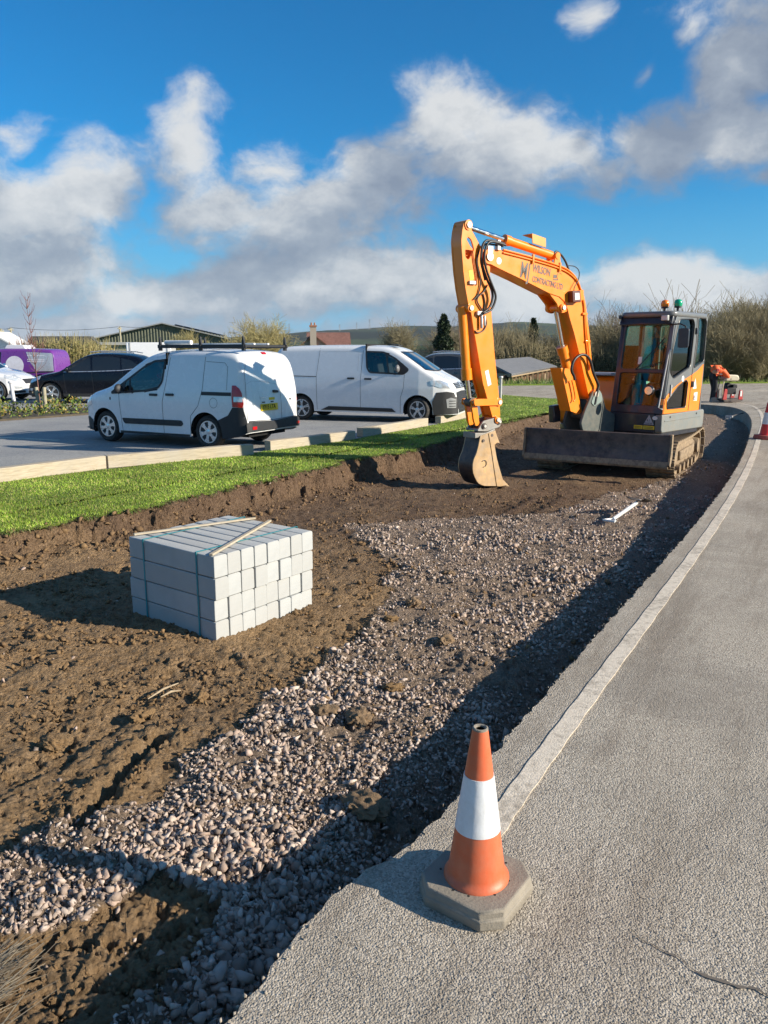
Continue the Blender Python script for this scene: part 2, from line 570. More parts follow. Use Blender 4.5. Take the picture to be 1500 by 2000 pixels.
def height(x, y, detail=True):
    dL = seg_dist(x, y, EDGE_LAWN)
    dE = -seg_dist(x, y, EDGE_ROAD)
    z = -.25 - .13 * sstep(6.5, 10.8, y) + .13 * sstep(15.5, 20, y)
    z = z + .035 * fbm(x, y, .8, 3, .5, 1)
    # wheel and machine ruts in the clay
    for pts, wd, dp in (([(-1.10, 3.5), (-1.16, 3.3), (-1.2, 3.0), (-1.22, 2.74)], .05, .06), ([(-1.25, 4.3), (-1.38, 3.8), (-1.55, 3.3), (-1.9, 2.8)], .10, .022), ([(-2.2, 4.6), (-2.4, 3.8), (-2.7, 3.0)], .12, .015)):
        d = np.abs(seg_dist(x, y, pts)) + .03 * fbm(x, y, 6, 2, .5, 31)
        z = z - dp * (1 - sstep(wd * .4, wd, d)) + dp * .45 * (1 - sstep(0, .10, np.abs(d - wd * 1.6))) * (.3 + np.abs(fbm(x, y, 7, 3, .7, 37)) * 2.2)
    # crawler prints in front of the machine
    for pts in ([(1.40, 8.7), (2.50, 10.95)], [(1.18, 9.1), (2.12, 11.0)]):
        (ax, ay), (bx, by) = pts
        L = math.hypot(bx - ax, by - ay)
        s = ((x - ax) * (bx - ax) + (y - ay) * (by - ay)) / L
        d = np.abs(seg_dist(x, y, pts))
        m = (1 - sstep(.09, .13, d)) * sstep(0, .3, s) * (1 - sstep(L - .3, L, s))
        z = z + m * (-.02 + .034 * np.sin(s * 2 * np.pi / .13))
    g = gravel_mask(x, y)
    rgh = .30 + .75 * sstep(-.05, .45, fbm(x, y, 1.3, 3, .5, 2))
    z = z + rgh * .024 * fbm(x, y, 5.0, 4, .6, 3)
    lump = np.maximum(0, perlin(x * 9, y * 9, 6)) + .6 * np.maximum(0, perlin(x * 19, y * 19, 7))
    z = z + (.016 * lump) * rgh
    if detail:
        pit_ = sstep(.12, .5, fbm(x, y, 13, 3, .7, 28))
        z = z + .020 * rgh * np.abs(fbm(x, y, 21, 3, .7, 8)) + .013 * fbm(x, y, 36, 2, .75, 18) - .026 * pit_ * (.35 + rgh)
    z = z + .03 * g * (.5 + fbm(x, y, 2.2, 3, .6, 12))
    # heaped spoil and clods at the foot of the cut turf
    toe = 1 - sstep(.15, .75, dL + .25 * fbm(x, y, 2.5, 3, .6, 14))
    z = z + toe * (.05 + .07 * np.maximum(0, fbm(x, y, 5, 3, .6, 15)))
    bk = 1 - sstep(.02, .20, dL + .11 * fbm(x, y, 4.5, 4, .7, 13))
    z = z + (-.025 - z + .05 * fbm(x, y, 9, 4, .7, 16)) * bk + .04 * bk * (1 - bk) * 4 * fbm(x, y, 14, 4, .75, 17)
    # over-dig along the sawn edge of the road
    z = z - .10 * (1 - sstep(.08, .42, dE))
    z = np.where(dE < -.05, np.minimum(z, -.2), z)
    return z

def build_pit():
    na, nr = 560, 760
    th = np.linspace(R(-62), R(50), na)
    r = np.geomspace(.75, 30.0, nr)
    TH, RR = np.meshgrid(th, r, indexing='ij')
    X, Y = RR * np.sin(TH), RR * np.cos(TH)
    x, y = X.ravel(), Y.ravel()
    dL = seg_dist(x, y, EDGE_LAWN)
    dE = -seg_dist(x, y, EDGE_ROAD)
    keep = (dL > -.35) & (dE > -.30) & (y < 26.2)
    z = np.zeros_like(x)
    z[keep] = height(x[keep], y[keep])
    idx = np.arange(na * nr).reshape(na, nr)
    F = np.stack([idx[:-1, :-1], idx[1:, :-1], idx[1:, 1:], idx[:-1, 1:]], -1).reshape(-1, 4)
    F = F[keep[F].all(1)]
    F = F[:, ::-1]
    used = np.zeros(na * nr, bool)
    used[F.ravel()] = True
    remap = np.cumsum(used) - 1
    xs, ys, zs = x[used], y[used], z[used]
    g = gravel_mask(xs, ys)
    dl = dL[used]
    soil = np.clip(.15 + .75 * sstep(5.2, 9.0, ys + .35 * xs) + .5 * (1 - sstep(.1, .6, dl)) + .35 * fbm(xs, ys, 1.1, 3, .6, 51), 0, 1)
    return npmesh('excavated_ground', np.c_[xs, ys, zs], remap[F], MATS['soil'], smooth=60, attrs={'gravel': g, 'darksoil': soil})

t = NT('soil')
gr, ds = t.attr('gravel'), t.attr('darksoil')
n1 = t.noise(3.5, 6, .65)
n2 = t.noise(22, 6, .7)
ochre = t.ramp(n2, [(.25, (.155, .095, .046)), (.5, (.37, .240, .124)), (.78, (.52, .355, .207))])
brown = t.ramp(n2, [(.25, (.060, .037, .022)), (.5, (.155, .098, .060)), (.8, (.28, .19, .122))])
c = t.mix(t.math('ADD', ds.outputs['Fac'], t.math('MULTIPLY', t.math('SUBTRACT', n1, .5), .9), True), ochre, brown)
grit = t.ramp(t.noise(60, 4, .7), [(.3, (.15, .11, .082)), (.7, (.46, .36, .28))])
c = t.mix(t.math('MULTIPLY', gr.outputs['Fac'], .7), c, grit)
t.color(c)
t.rough(t.ramp(n1, [(.35, .72), (.6, .95)]))
t.b.inputs['Specular IOR Level'].default_value = .25
t.bump(t.math('ADD', t.noise(34, 9, .82), t.math('MULTIPLY', t.voro(48), -.6)), 1.0, .045)
MATS['soil'] = t.m

# one stone / one clod at a time, many merged
def ico(sub):
    bm = bmesh.new()
    bmesh.ops.create_icosphere(bm, subdivisions=sub, radius=1)
    V = np.array([v.co[:] for v in bm.verts])
    F = np.array([[v.index for v in f.verts] for f in bm.faces])
    bm.free()
    return V, F
def rock_shapes(sub, n, rough, rng):
    """angular crushed rock: hulls of random points; crumbly lumps when rough is high"""
    out = []
    for i in range(n):
        m = {1: 9, 2: 15}[sub]
        p = rng.normal(size=(m, 3))
        p /= np.linalg.norm(p, axis=1)[:, None]
        p *= rng.uniform(.75, 1.15, (m, 1))
        p *= np.array([1.15, rng.uniform(.7, 1.0), rng.uniform(.5, .85)])
        bm = bmesh.new()
        for q in p:
            bm.verts.new(q)
        r = bmesh.ops.convex_hull(bm, input=bm.verts)
        loose = [v for v in bm.verts if not v.link_faces]
        bmesh.ops.delete(bm, geom=loose, context='VERTS')
        if rough > .08:
            bmesh.ops.subdivide_edges(bm, edges=bm.edges, cuts=1)
            for v in bm.verts:
                v.co *= 1 + rng.normal() * rough
        bmesh.ops.triangulate(bm, faces=bm.faces)
        bmesh.ops.recalc_face_normals(bm, faces=bm.faces)
        bm.verts.index_update()
        out.append((np.array([v.co[:] for v in bm.verts]), np.array([[v.index for v in f.verts] for f in bm.faces])))
        bm.free()
    return out
def rand_rot(n, rng):
    q = rng.normal(size=(n, 4))
    q /= np.linalg.norm(q, axis=1)[:, None]
    w, x, y, z = q.T
    return np.stack([np.stack([1 - 2 * (y * y + z * z), 2 * (x * y - z * w), 2 * (x * z + y * w)], -1),
                     np.stack([2 * (x * y + z * w), 1 - 2 * (x * x + z * z), 2 * (y * z - x * w)], -1),
                     np.stack([2 * (x * z - y * w), 2 * (y * z + x * w), 1 - 2 * (x * x + y * y)], -1)], 1)
def scatter(name, P, S, C, sub, mat, rng, rough=.05, nshape=24, parent=None):
    shp = rock_shapes(sub, nshape, rough, rng)
    which = rng.integers(0, nshape, len(P))
    Rm = rand_rot(len(P), rng)
    VV, FF, CC, base = [], [], [], 0
    for i, (V0, F0) in enumerate(shp):
        m = np.nonzero(which == i)[0]
        if not len(m):
            continue
        V = np.einsum('nij,kj->nki', Rm[m], V0) * S[m][:, None, None] + P[m][:, None, :]
        k = len(V0)
        VV.append(V.reshape(-1, 3))
        FF.append((F0[None] + (np.arange(len(m)) * k)[:, None, None]).reshape(-1, 3) + base)
        CC.append(np.repeat(C[m], k, axis=0))
        base += len(m) * k
    return npmesh(name, np.concatenate(VV), np.concatenate(FF), mat, parent, attrs={'tint': np.concatenate(CC)})
t = NT('crushed_stone')
a = t.attr('tint')
n = t.noise(45, 5, .7)
t.color(t.mix(t.ramp(n, [(.32, .0), (.64, .8)]), a.outputs['Color'], t.mix(.5, a.outputs['Color'], (.26, .19, .125))))
t.rough(.85)
t.b.inputs['Specular IOR Level'].default_value = .3
t.bump(t.noise(160, 5, .7), .6, .004)
MATS['stone'] = t.m
t = NT('clod')
a = t.attr('tint')
t.color(t.mix(.5, a.outputs['Color'], t.ramp(t.noise(60, 5, .7), [(.3, (.085, .053, .03)), (.7, (.28, .185, .10))])))
t.rough(.95)
t.b.inputs['Specular IOR Level'].default_value = .15
t.bump(t.noise(130, 6, .75), 1.0, .008)
MATS['clod'] = t.m

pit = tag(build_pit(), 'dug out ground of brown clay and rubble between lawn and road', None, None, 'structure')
rng = np.random.default_rng(5)
def sample(n, rmin, rmax, a0=-44, a1=42, pw=1.0):
    """points thinning out with distance"""
    u = rng.uniform(size=n)
    r = (rmin ** (1 - pw) + u * (rmax ** (1 - pw) - rmin ** (1 - pw))) ** (1 / (1 - pw)) if pw != 1 else rmin * (rmax / rmin) ** u
    th = R(a0) + rng.uniform(size=n) * (R(a1) - R(a0))
    return r * np.sin(th), r * np.cos(th)
def pit_inside(x, y, m=.03):
    return (seg_dist(x, y, EDGE_LAWN) > m) & (-seg_dist(x, y, EDGE_ROAD) > m) & (y < 25)
STONE_T = np.array([(.47, .38, .325), (.39, .305, .255), (.28, .22, .185), (.56, .465, .40), (.45, .335, .275), (.22, .175, .15), (.51, .43, .375), (.48, .365, .305)])
def stone_field(name, n, rmin, rmax, s0, s1, sub, sink=.2, pw=1.0, keepg=.97, label=None):
    x, y = sample(n, rmin, rmax, pw=pw)
    ok = pit_inside(x, y)
    x, y = x[ok], y[ok]
    g = gravel_mask(x, y)
    dens = fbm(x, y, 2.0, 3, .6, 61)
    dE = -seg_dist(x, y, EDGE_ROAD)
    p = g * np.clip(keepg * (.50 + 1.7 * (dens + .26)), .10, keepg) + (1 - g) * (.004 + .2 * (dE < .35)) * (dE > .06)
    sel = rng.uniform(size=len(x)) < p
    x, y = x[sel], y[sel]
    S = s0 * (s1 / s0) ** (rng.uniform(size=len(x)) ** 2.0) * (.72 + .5 * sstep(-.3, .4, fbm(x, y, .9, 2, .5, 71))) / 2
    z = height(x, y, False) + S * (.75 - sink * 4.5 * rng.uniform(size=len(x)))
    C = STONE_T[rng.integers(0, len(STONE_T), len(x))] * rng.uniform(.7, 1.25, (len(x), 1))
    return x, y, z, S, C
x, y, z, S, C = stone_field('', 170000, 1.3, 6.0, .009, .050, 1)
big = np.argsort(-S / np.hypot(x, y))[:230]
rest = np.setdiff1d(np.arange(len(x)), big)
o = scatter('gravel', np.c_[x, y, z][rest], S[rest], C[rest], 1, MATS['stone'], rng, .05)
tag(o, 'loose pinkish grey crushed stone spread over the dug ground near the road', 'gravel', None, 'stuff')
# the largest stones one by one
sm = []
for i, (V, F) in enumerate(rock_shapes(2, 14, .0, rng)):
    me = npmesh('stone', V, F, MATS['stone'], attrs={'tint': np.tile(STONE_T[i % len(STONE_T)] * 1.1, (len(V), 1))})
    sm.append(me.data)
    bpy.data.objects.remove(me)
for q, i in enumerate(big):
    o = bpy.data.objects.new('stone', sm[q % len(sm)])
    col.objects.link(o)
    o.parent = pit
    o.location = (x[i], y[i], z[i] + S[i] * .15)
    o.scale = [S[i] * 1.12] * 3
    o.rotation_euler = (random.uniform(-.5, .5), random.uniform(-.5, .5), random.uniform(0, 6.3))
x, y, z, S, C = stone_field('', 80000, 6.0, 25.0, .018, .058, 1, pw=1.5)
o = scatter('gravel', np.c_[x, y, z], S, C, 1, MATS['stone'], rng, .05)
tag(o, 'finer grey crushed stone stretching past the excavator to the far end', 'gravel', None, 'stuff')
# clods of clay
x, y = sample(150000, 1.4, 22, -60, 40, 1.15)
ok = pit_inside(x, y, -.02)
x, y = x[ok], y[ok]
dL = seg_dist(x, y, EDGE_LAWN)
g = gravel_mask(x, y)
p = .06 + .7 * sstep(-.05, .25, fbm(x, y, 1.5, 4, .65, 81)) + .5 * (dL < .5)
sel = rng.uniform(size=len(x)) < p * (1 - .8 * g)
x, y = x[sel], y[sel]
S = .004 * (6.0 ** (rng.uniform(size=len(x)) ** 2.6)) * (1 + .5 * (seg_dist(x, y, EDGE_LAWN) < .5)) * np.clip(np.hypot(x, y) / 4, .8, 1.5)
dk = np.clip(.2 + .8 * sstep(5.2, 9.0, y + .35 * x) + .3 * rng.normal(size=len(x)), 0, 1)[:, None]
C = (np.array([[.28, .18, .09]]) * (1 - dk) + np.array([[.15, .095, .06]]) * dk) * rng.uniform(.75, 1.25, (len(x), 1))
o = scatter('clods', np.c_[x, y, height(x, y, False) + S * .3], S, C, 1, MATS['clod'], rng, .05)
tag(o, 'crumbled clods of brown clay lying over the dug ground', 'soil', None, 'stuff')
# a few big lumps that one could pick up
for (lx, ly, ls, ld) in ((-.13, 3.66, .10, 1), (.05, 4.02, .07, 0), (-.31, 3.74, .075, 1), (.40, 4.75, .08, 1), (-.07, 2.86, .12, 1), (-1.02, 3.95, .07, 0), (-1.27, 3.72, .065, 0), (-1.62, 3.42, .07, 0), (.22, 5.5, .09, 1), (.05, 5.15, .06, 0), (-.9, 4.55, .05, 1), (.55, 6.3, .07, 1)):
    V0, F3 = ico(4)
    V = V0 * np.array([1.3, .9, .55])
    V = V * (1 + .55 * fbm(V0[:, 0] + lx * 3, V0[:, 1] + V0[:, 2] * .7, 1.6, 5, .75, 91) + .25 * np.abs(fbm(V0[:, 2] + ly, V0[:, 0], 4, 3, .7, 92)))[:, None]
    o = npmesh('clay_lump', V * ls * .62, F3, MATS['clod'], pit, smooth=80, attrs={'tint': np.tile(np.array([.28, .20, .13]) if ld else np.array([.27, .17, .08]), (len(V), 1))})
    o.location = (lx, ly, float(height(np.array([lx]), np.array([ly]), False)[0]) + ls * .25)
    o.rotation_euler = (0, 0, random.uniform(0, 6))

for i_, (ax_, ay_, bx_, by_) in enumerate(((-1.30, 3.93, -1.17, 4.08), (-1.22, 3.90, -1.13, 3.98))):
    q_ = MB()
    za_, zb_ = [float(v_) + .03 for v_ in height(np.array([ax_, bx_]), np.array([ay_, by_]), False)]
    q_.tube([(ax_, ay_, za_), ((ax_ + bx_) / 2, (ay_ + by_) / 2 + .01, (za_ + zb_) / 2 + .008), (bx_, by_, zb_)], [.003, .007, .003], 6)
    tag(q_.build('wood_splinter', simple('split_root', (.40, .31, .20), .85, 0, .3, 30), None, 40), ['longer pale splinter of root on the clay before the kerb pack', 'shorter pale splinter of root beside the longer one'][i_], 'wood splinter', 'pale root splinters')
# dry straw at the near left corner
n = 300
sx_, sy_ = rng.normal(-1.24, .06, n), rng.normal(1.88, .08, n)
sd_ = R(62) + rng.normal(size=n) * .30
sl_ = rng.uniform(.05, .20, n)
sz_ = height(sx_, sy_, False) + .012 + rng.uniform(0, .045, n)
b = np.c_[sx_, sy_, sz_]
tip = b + np.c_[np.cos(sd_) * sl_, np.sin(sd_) * sl_, rng.normal(size=n) * .012]
u = np.c_[-np.sin(sd_), np.cos(sd_), np.zeros(n)] * .0022
C = np.repeat(np.array([(.42, .35, .24), (.30, .24, .16), (.22, .17, .11)])[rng.integers(0, 3, n)] * rng.uniform(.6, 1.2, (n, 1)), 4, 0)
STRAW = (np.stack([b - u, b + u, tip + u * .5, tip - u * .5], 1).reshape(-1, 3), np.arange(4 * n).reshape(-1, 4), C)
# ---------------------------------------------------------------- road, edge line, car park, lawn, ground
def sheet(name, poly, z, mat, depth=0.05, kind='structure', label=None):
    mb = MB()
    mb.prism([tuple(map(float, q)) for q in poly], z - depth, z, 'xy')
    o = mb.build(name, mat)
    return tag(o, label, None, None, kind)
t = NT('road_tarmac')
v1 = t.voro(170)
n1 = t.noise(1.1, 5, .6)
n2 = t.noise(170, 3, .6)
agg = t.ramp(t.voro(170, out='Color'), [(.08, (.22, .19, .15)), (.45, (.41, .36, .29)), (.95, (.60, .53, .435))])
c = t.mix(t.ramp(n1, [(.35, 0), (.62, .55)]), agg, t.mix(.45, agg, (.36, .30, .225)))
c = t.mix(t.ramp(t.noise(.9, 7, .7, dist=.8), [(.46, 0), (.64, .85)]), c, t.mix(.5, c, (.19, .165, .135)))
# tyre smears of mud along the carriageway
mp = t.n('ShaderNodeMapping')
mp.vector_type = 'TEXTURE'
mp.inputs['Rotation'].default_value = (0, 0, R(-30))
mp.inputs['Scale'].default_value = (.42, 3.6, 1)
t.l(t.co, mp.inputs['Vector'])
c = t.mix(t.ramp(t.noise(1.3, 7, .75, vec=mp.outputs[0]), [(.48, 0), (.66, .85)]), c, t.mix(.62, c, (.17, .13, .092)))
t.color(c)
t.rough(.88)
t.b.inputs['Specular IOR Level'].default_value = .25
hgt = t.math('ADD', t.math('MULTIPLY', v1, -1.6), t.math('MULTIPLY', n2, .7))
hgt = t.math('ADD', hgt, t.math('MULTIPLY', t.noise(38, 3, .6), .25))
t.bump(hgt, .65, .003)
MATS['road'] = t.m
road_poly = EDGE_ROAD_R + [(8.4, 25.9), (6.6, 27.2), (5.2, 29.2), (4.2, 31.4), (-2, 31.0), (-2, 36.5), (4, 38.2), (12, 40.0), (24, 42.5), (60, 52), (60, -12), (-3.2, -12)]
road = sheet('road', road_poly, 0.0, MATS['road'], .42, label='sunlit grey tarmac road curving past the dug verge')
# coarse texture of the near surface, real relief
def road_chips():
    n = 30000
    r = 1.2 * (4.6 / 1.2) ** rng.uniform(size=n)
    th = R(-20) + rng.uniform(size=n) * R(62)
    x, y = r * np.sin(th), r * np.cos(th)
    dE = -seg_dist(x, y, EDGE_ROAD)
    ok = dE < -.06
    x, y = x[ok], y[ok]
    S = rng.uniform(.0014, .0034, len(x))
    g = rng.uniform(.20, .48, (len(x), 1))
    C = np.array([[1, .92, .80]]) * g
    return scatter('road_chippings', np.c_[x, y, S * .1], S, C, 1, MATS['stone'], rng, .05)
tag(road_chips(), 'coarse stone chippings worn proud of the near road surface', 'chippings', None, 'stuff')
# crumbled lip of the sawn tarmac
lx = np.array(EDGE_ROAD_R)
lx = lx[(lx[:, 1] > .8) & (lx[:, 1] < 20)]
k = rng.integers(0, len(lx), 6500)
k = k[rng.uniform(size=len(k)) < np.clip(4 / np.hypot(lx[k, 0], lx[k, 1]), .25, 1)]
dd = rng.normal(size=len(k)) * .008 - .004
Pn = lx[k] + np.c_[-.86 * dd, .5 * dd] + rng.normal(size=(len(k), 2)) * .005
zz = -np.abs(rng.normal(size=len(k))) * .03 * (dd > -.02) + .001
S = rng.uniform(.003, .009, len(k))
tag(scatter('crumbled_tarmac', np.c_[Pn, zz], S, np.array([[.36, .32, .265]]) * rng.uniform(.6, 1.25, (len(k), 1)), 1, MATS['stone'], rng, .06), 'crumbs of broken tarmac along the raw road edge', 'rubble', None, 'stuff')

t = NT('line_paint')
w = t.noise(24, 6, .75)
w2 = t.noise(2.2, 3, .6)
m_ = t.ramp(t.math('ADD', t.math('MULTIPLY', w, .75), t.math('MULTIPLY', w2, .35)), [(.52, 0), (.68, .75)])
t.color(t.mix(m_, t.ramp(t.noise(60, 4, .7), [(.3, (.58, .50, .39)), (.7, (.73, .64, .52))]), (.25, .21, .16)))
t.rough(.8)
t.bump(t.math('ADD', t.math('MULTIPLY', t.voro(120), -.6), t.noise(50, 5, .7)), .5, .004)
MATS['line'] = t.m
LINE = catmull([(.36, 2.36), (.493, 2.6), (.725, 3.0), (1.017, 3.5), (1.43, 4.2), (1.901, 5.0), (2.485, 6.0), (3.175, 7.2), (4.017, 8.7), (4.999, 10.5), (6.055, 12.5), (7.128, 14.6), (8.95, 18.2), (10.6, 21.8), (11.45, 24.2), (11.5, 26.2)], 14)
mbl = MB()
wid = [.042] * len(LINE)
pts = []
for i, p in enumerate(LINE):
    a_, b_ = LINE[max(0, i - 1)], LINE[min(len(LINE) - 1, i + 1)]
    d = Vector((b_[0] - a_[0], b_[1] - a_[1]))
    d.normalize()
    nn = Vector((-d.y, d.x))
    j = .002 * math.sin(i * .9)
    pts.append((Vector(p) + nn * (wid[i] + j), Vector(p) - nn * (wid[i] - j)))
vs, fs = [], []
for l_, r_ in pts:
    vs += [(l_.x, l_.y, .0042), (r_.x, r_.y, .0042), (l_.x, l_.y, -.01), (r_.x, r_.y, -.01)]
for i in range(len(pts) - 1):
    b = 4 * i
    fs += [(b, b + 1, b + 5, b + 4), (b + 2, b, b + 4, b + 6), (b + 1, b + 3, b + 7, b + 5)]
mbl.add(vs, fs)
ln = mbl.build('road_edge_line', MATS['line'])
tag(ln, 'worn pale painted edge line running along the road', None, None, 'structure')
# centre dash of the crossing road
mb = MB()
for x0 in (15.5,):
    mb.prism([(x0, 33.2), (x0 + 3.2, 33.9), (x0 + 3.2, 34.05), (x0, 33.35)], 0, .006, 'xy')
tag(mb.build('road_dash', MATS['line']), 'faded white dash on the crossing road by the verge', None, None, 'structure')
# crack in the near road
mb = MB()
cp = densify([(.70, 1.92), (.80, 1.86), (.89, 1.78), (1.02, 1.70), (1.2, 1.62)], .008, .06, 77)
vs, fs = [], []
for i, p in enumerate(cp):
    w = (.001 + .0075 * (i / len(cp))) * random.uniform(.35, 1.3)
    vs += [(p[0] - w * .5, p[1] - w, .0035), (p[0] + w * .5, p[1] + w, .0035)]
    if i:
        fs.append((2 * i - 2, 2 * i - 1, 2 * i + 1, 2 * i))
mb.add(vs, fs)
tag(mb.build('road_crack', simple('crack_dirt', (.15, .125, .10), .95)), 'dark crack running across the near road surface', None, None, 'structure')

t = NT('park_tarmac')
v = t.voro(70, out='Color')
n1 = t.noise(.6, 5, .65)
c = t.mix(t.ramp(n1, [(.35, 0), (.65, 1)]), t.ramp(v, [(.1, (.16, .163, .17)), (.9, (.31, .31, .305))]), t.ramp(v, [(.1, (.23, .226, .215)), (.9, (.42, .41, .385))]))
t.color(c)
t.rough(.85)
t.bump(t.noise(90, 4, .7), .8, .01)
MATS['park'] = t.m
BEAM_A, BEAM_B = Vector((-5.0, 9.78)), Vector((2.3, 19.6))
park_edge = [(-16, -4.5), (-9.2, 4.1), (-5.02, 9.74), (-2.2, 12.62), (-.55, 14.75), (1.0, 17.4), (2.5, 20.2), (3.2, 23.5), (3.0, 27), (-2, 30.8)]
park = sheet('car_park', park_edge + [(-2, 31.2), (-2, 75), (-80, 75), (-80, -4.5)], -.015, MATS['park'], .05, label='grey tarmac car park behind the timber edging')
mb = MB()
for (ax, ay, bx, by) in ((-6.7, 13.2, -12.5, 15.2), (1.3, 21.2, -5.0, 22.6), (-13.2, 17.2, -6.2, 14.6)):
    d = Vector((bx - ax, by - ay)).normalized()
    nn = Vector((-d.y, d.x)) * .05
    mb.prism([(ax + nn.x, ay + nn.y), (bx + nn.x, by + nn.y), (bx - nn.x, by - nn.y), (ax - nn.x, ay - nn.y)], -.015, -.009, 'xy')
tag(mb.build('bay_line', MATS['line']), 'faint white bay lines on the car park', None, None, 'structure')

t = NT('turf')
t.color(t.ramp(t.math('ADD', t.math('MULTIPLY', t.noise(2.0, 5, .6), .6), t.math('MULTIPLY', t.noise(40, 4, .7), .4)), [(.3, (.11, .17, .015)), (.55, (.18, .26, .025)), (.75, (.28, .33, .055))]))
t.rough(.9)
t.bump(t.noise(120, 5, .75), 1, .03)
MATS['turf'] = t.m
lawn_poly = EDGE_LAWN_R + [(8.45, 25.9), (6.6, 27.2), (5.2, 29.2), (4.2, 31.4), (-2, 31.0), (-2, 30.8), (3.0, 27), (3.2, 23.5), (2.5, 20.2), (1.0, 17.4), (-.55, 14.75), (-2.2, 12.62), (-5.02, 9.74), (-9.2, 4.1), (-16, -4.5)]
lawn = sheet('lawn', lawn_poly, 0.0, MATS['turf'], .022, label='strip of short green lawn between timber edging and dug ground')
t = NT('grass_blade')
a = t.attr('tint')
t.color(a.outputs['Color'])
t.rough(.55)
t.b.inputs['Specular IOR Level'].default_value = .3
t.b.inputs['Transmission Weight'].default_value = 0
MATS['blade'] = t.m
tag(npmesh('dry_straw', STRAW[0], STRAW[1], MATS['blade'], attrs={'tint': STRAW[2]}), 'tuft of dry straw on the clay at the near left corner', 'straw', None, 'stuff')
def blades(name, poly, n, rmin, rmax, h0, h1, w0, label, a0=-45, a1=30, z0=0.0, cols=None, kind='stuff', pw=1.2):
    x, y = sample(n, rmin, rmax, a0, a1, pw)
    ok = in_poly(x, y, poly)
    x, y = x[ok], y[ok]
    n = len(x)
    tall = .8 + .35 * sstep(-.3, .4, fbm(x, y, .8, 3, .6, 41))
    h = rng.uniform(h0, h1, n) * tall
    az = rng.uniform(0, 2 * np.pi, n)
    w = w0 * rng.uniform(.7, 1.3, n) * np.clip(np.hypot(x, y) / 9, .9, 3)
    lean = rng.uniform(.1, .9, n) * h
    la = rng.uniform(0, 2 * np.pi, n)
    b = np.c_[x, y, np.full(n, z0 - .004)]
    u = np.c_[np.cos(az) * w, np.sin(az) * w, np.zeros(n)]
    tip = b + np.c_[np.cos(la) * lean, np.sin(la) * lean, h]
    V = np.stack([b - u, b + u, tip], 1).reshape(-1, 3)
    F = np.arange(3 * n).reshape(-1, 3)
    if cols is None:
        cols = [(.16, .26, .024), (.21, .315, .034), (.26, .345, .048), (.12, .20, .02), (.34, .31, .11)]
    cc = np.array(cols)[np.minimum(rng.integers(0, len(cols) * 4, n) // 4, len(cols) - 1)] * rng.uniform(.75, 1.25, (n, 1))
    pt = (.68 + .62 * sstep(-.4, .4, fbm(x, y, .9, 4, .65, 44)))[:, None]
    C = np.repeat(cc * pt, 3, 0)
    C[2::3] *= 1.25
    return tag(npmesh(name, V, F, MATS['blade'], attrs={'tint': C}), label, 'grass', None, kind)
lp = [tuple(q) for q in lawn_poly]
blades('grass', lp, 520000, 6.0, 34, .014, .034, .0042, 'short green grass blades covering the lawn strip', -42, 24, pw=1.5)
# ragged fringe hanging over the cut
fr = densify(EDGE_LAWN, .02, .13, 9)
fx = np.array(fr)
fx = fx[(fx[:, 1] > 2) & (fx[:, 1] < 26)]
k = rng.integers(0, len(fx), 14000)
b = np.c_[fx[k] + rng.normal(size=(len(k), 2)) * .025, np.full(len(k), -.005)]
n = len(k)
tip = b + np.c_[rng.uniform(-.01, .05, n), rng.uniform(-.05, .02, n), rng.uniform(-.05, .03, n)]
az = rng.uniform(0, 6.28, n)
u = np.c_[np.cos(az), np.sin(az), np.zeros(n)] * .0045
C = np.repeat(np.array([(.09, .15, .025), (.17, .17, .06), (.10, .085, .04)])[rng.integers(0, 3, n)] * rng.uniform(.6, 1.2, (n, 1)), 3, 0)
tag(npmesh('grass_fringe', np.stack([b - u, b + u, tip], 1).reshape(-1, 3), np.arange(3 * n).reshape(-1, 3), MATS['blade'], attrs={'tint': C}), 'ragged grass and roots overhanging the cut turf', 'grass', None, 'stuff')

# far ground: one sheet to the horizon, lowered under the built sheets
def far_ground():
    g1 = np.r_[-6000, -3000, -1500, -800, -400, -250, -160, -110, np.arange(-80, 81, 2.0), 110, 160, 250, 400, 800, 1500, 3000, 6000]
    X, Y = np.meshgrid(g1, g1, indexing='ij')
    Z = np.full(X.shape, -.06)
    Z = np.where((X > -76) & (X < 56) & (Y > -8) & (Y < 30), -.8, Z)
    Z = np.where((X < -3) & (X > -76) & (Y > -3) & (Y < 70), -.5, Z)
    drop = sstep(44, 70, Y + .25 * X) * (X > -2) * 1.7
    Z = Z - drop - sstep(90, 400, Y) * 4
    Z = Z + .12 * fbm(X, Y, .12, 3, .5, 33) * (Y > 41)
    n = len(g1)
    idx = np.arange(n * n).reshape(n, n)
    F = np.stack([idx[:-1, :-1], idx[1:, :-1], idx[1:, 1:], idx[:-1, 1:]], -1).reshape(-1, 4)
    return npmesh('ground', np.c_[X.ravel(), Y.ravel(), Z.ravel()], F, MATS['field'], smooth=80)
t = NT('field')
c = t.ramp(t.noise(.12, 6, .65), [(.3, (.075, .115, .025)), (.55, (.12, .16, .04)), (.75, (.17, .16, .07))])
fc = t.ramp(t.voro(.006, out='Color'), [(.2, (.07, .11, .03)), (.45, (.10, .14, .04)), (.6, (.15, .115, .06)), (.8, (.06, .09, .03))])
t.color(t.mix(.45, c, fc))
t.rough(.95)
t.bump(t.noise(8, 6, .7), .8, .1)
MATS['field'] = t.m
tag(far_ground(), 'open green fields beyond the road and car park', None, None, 'structure')
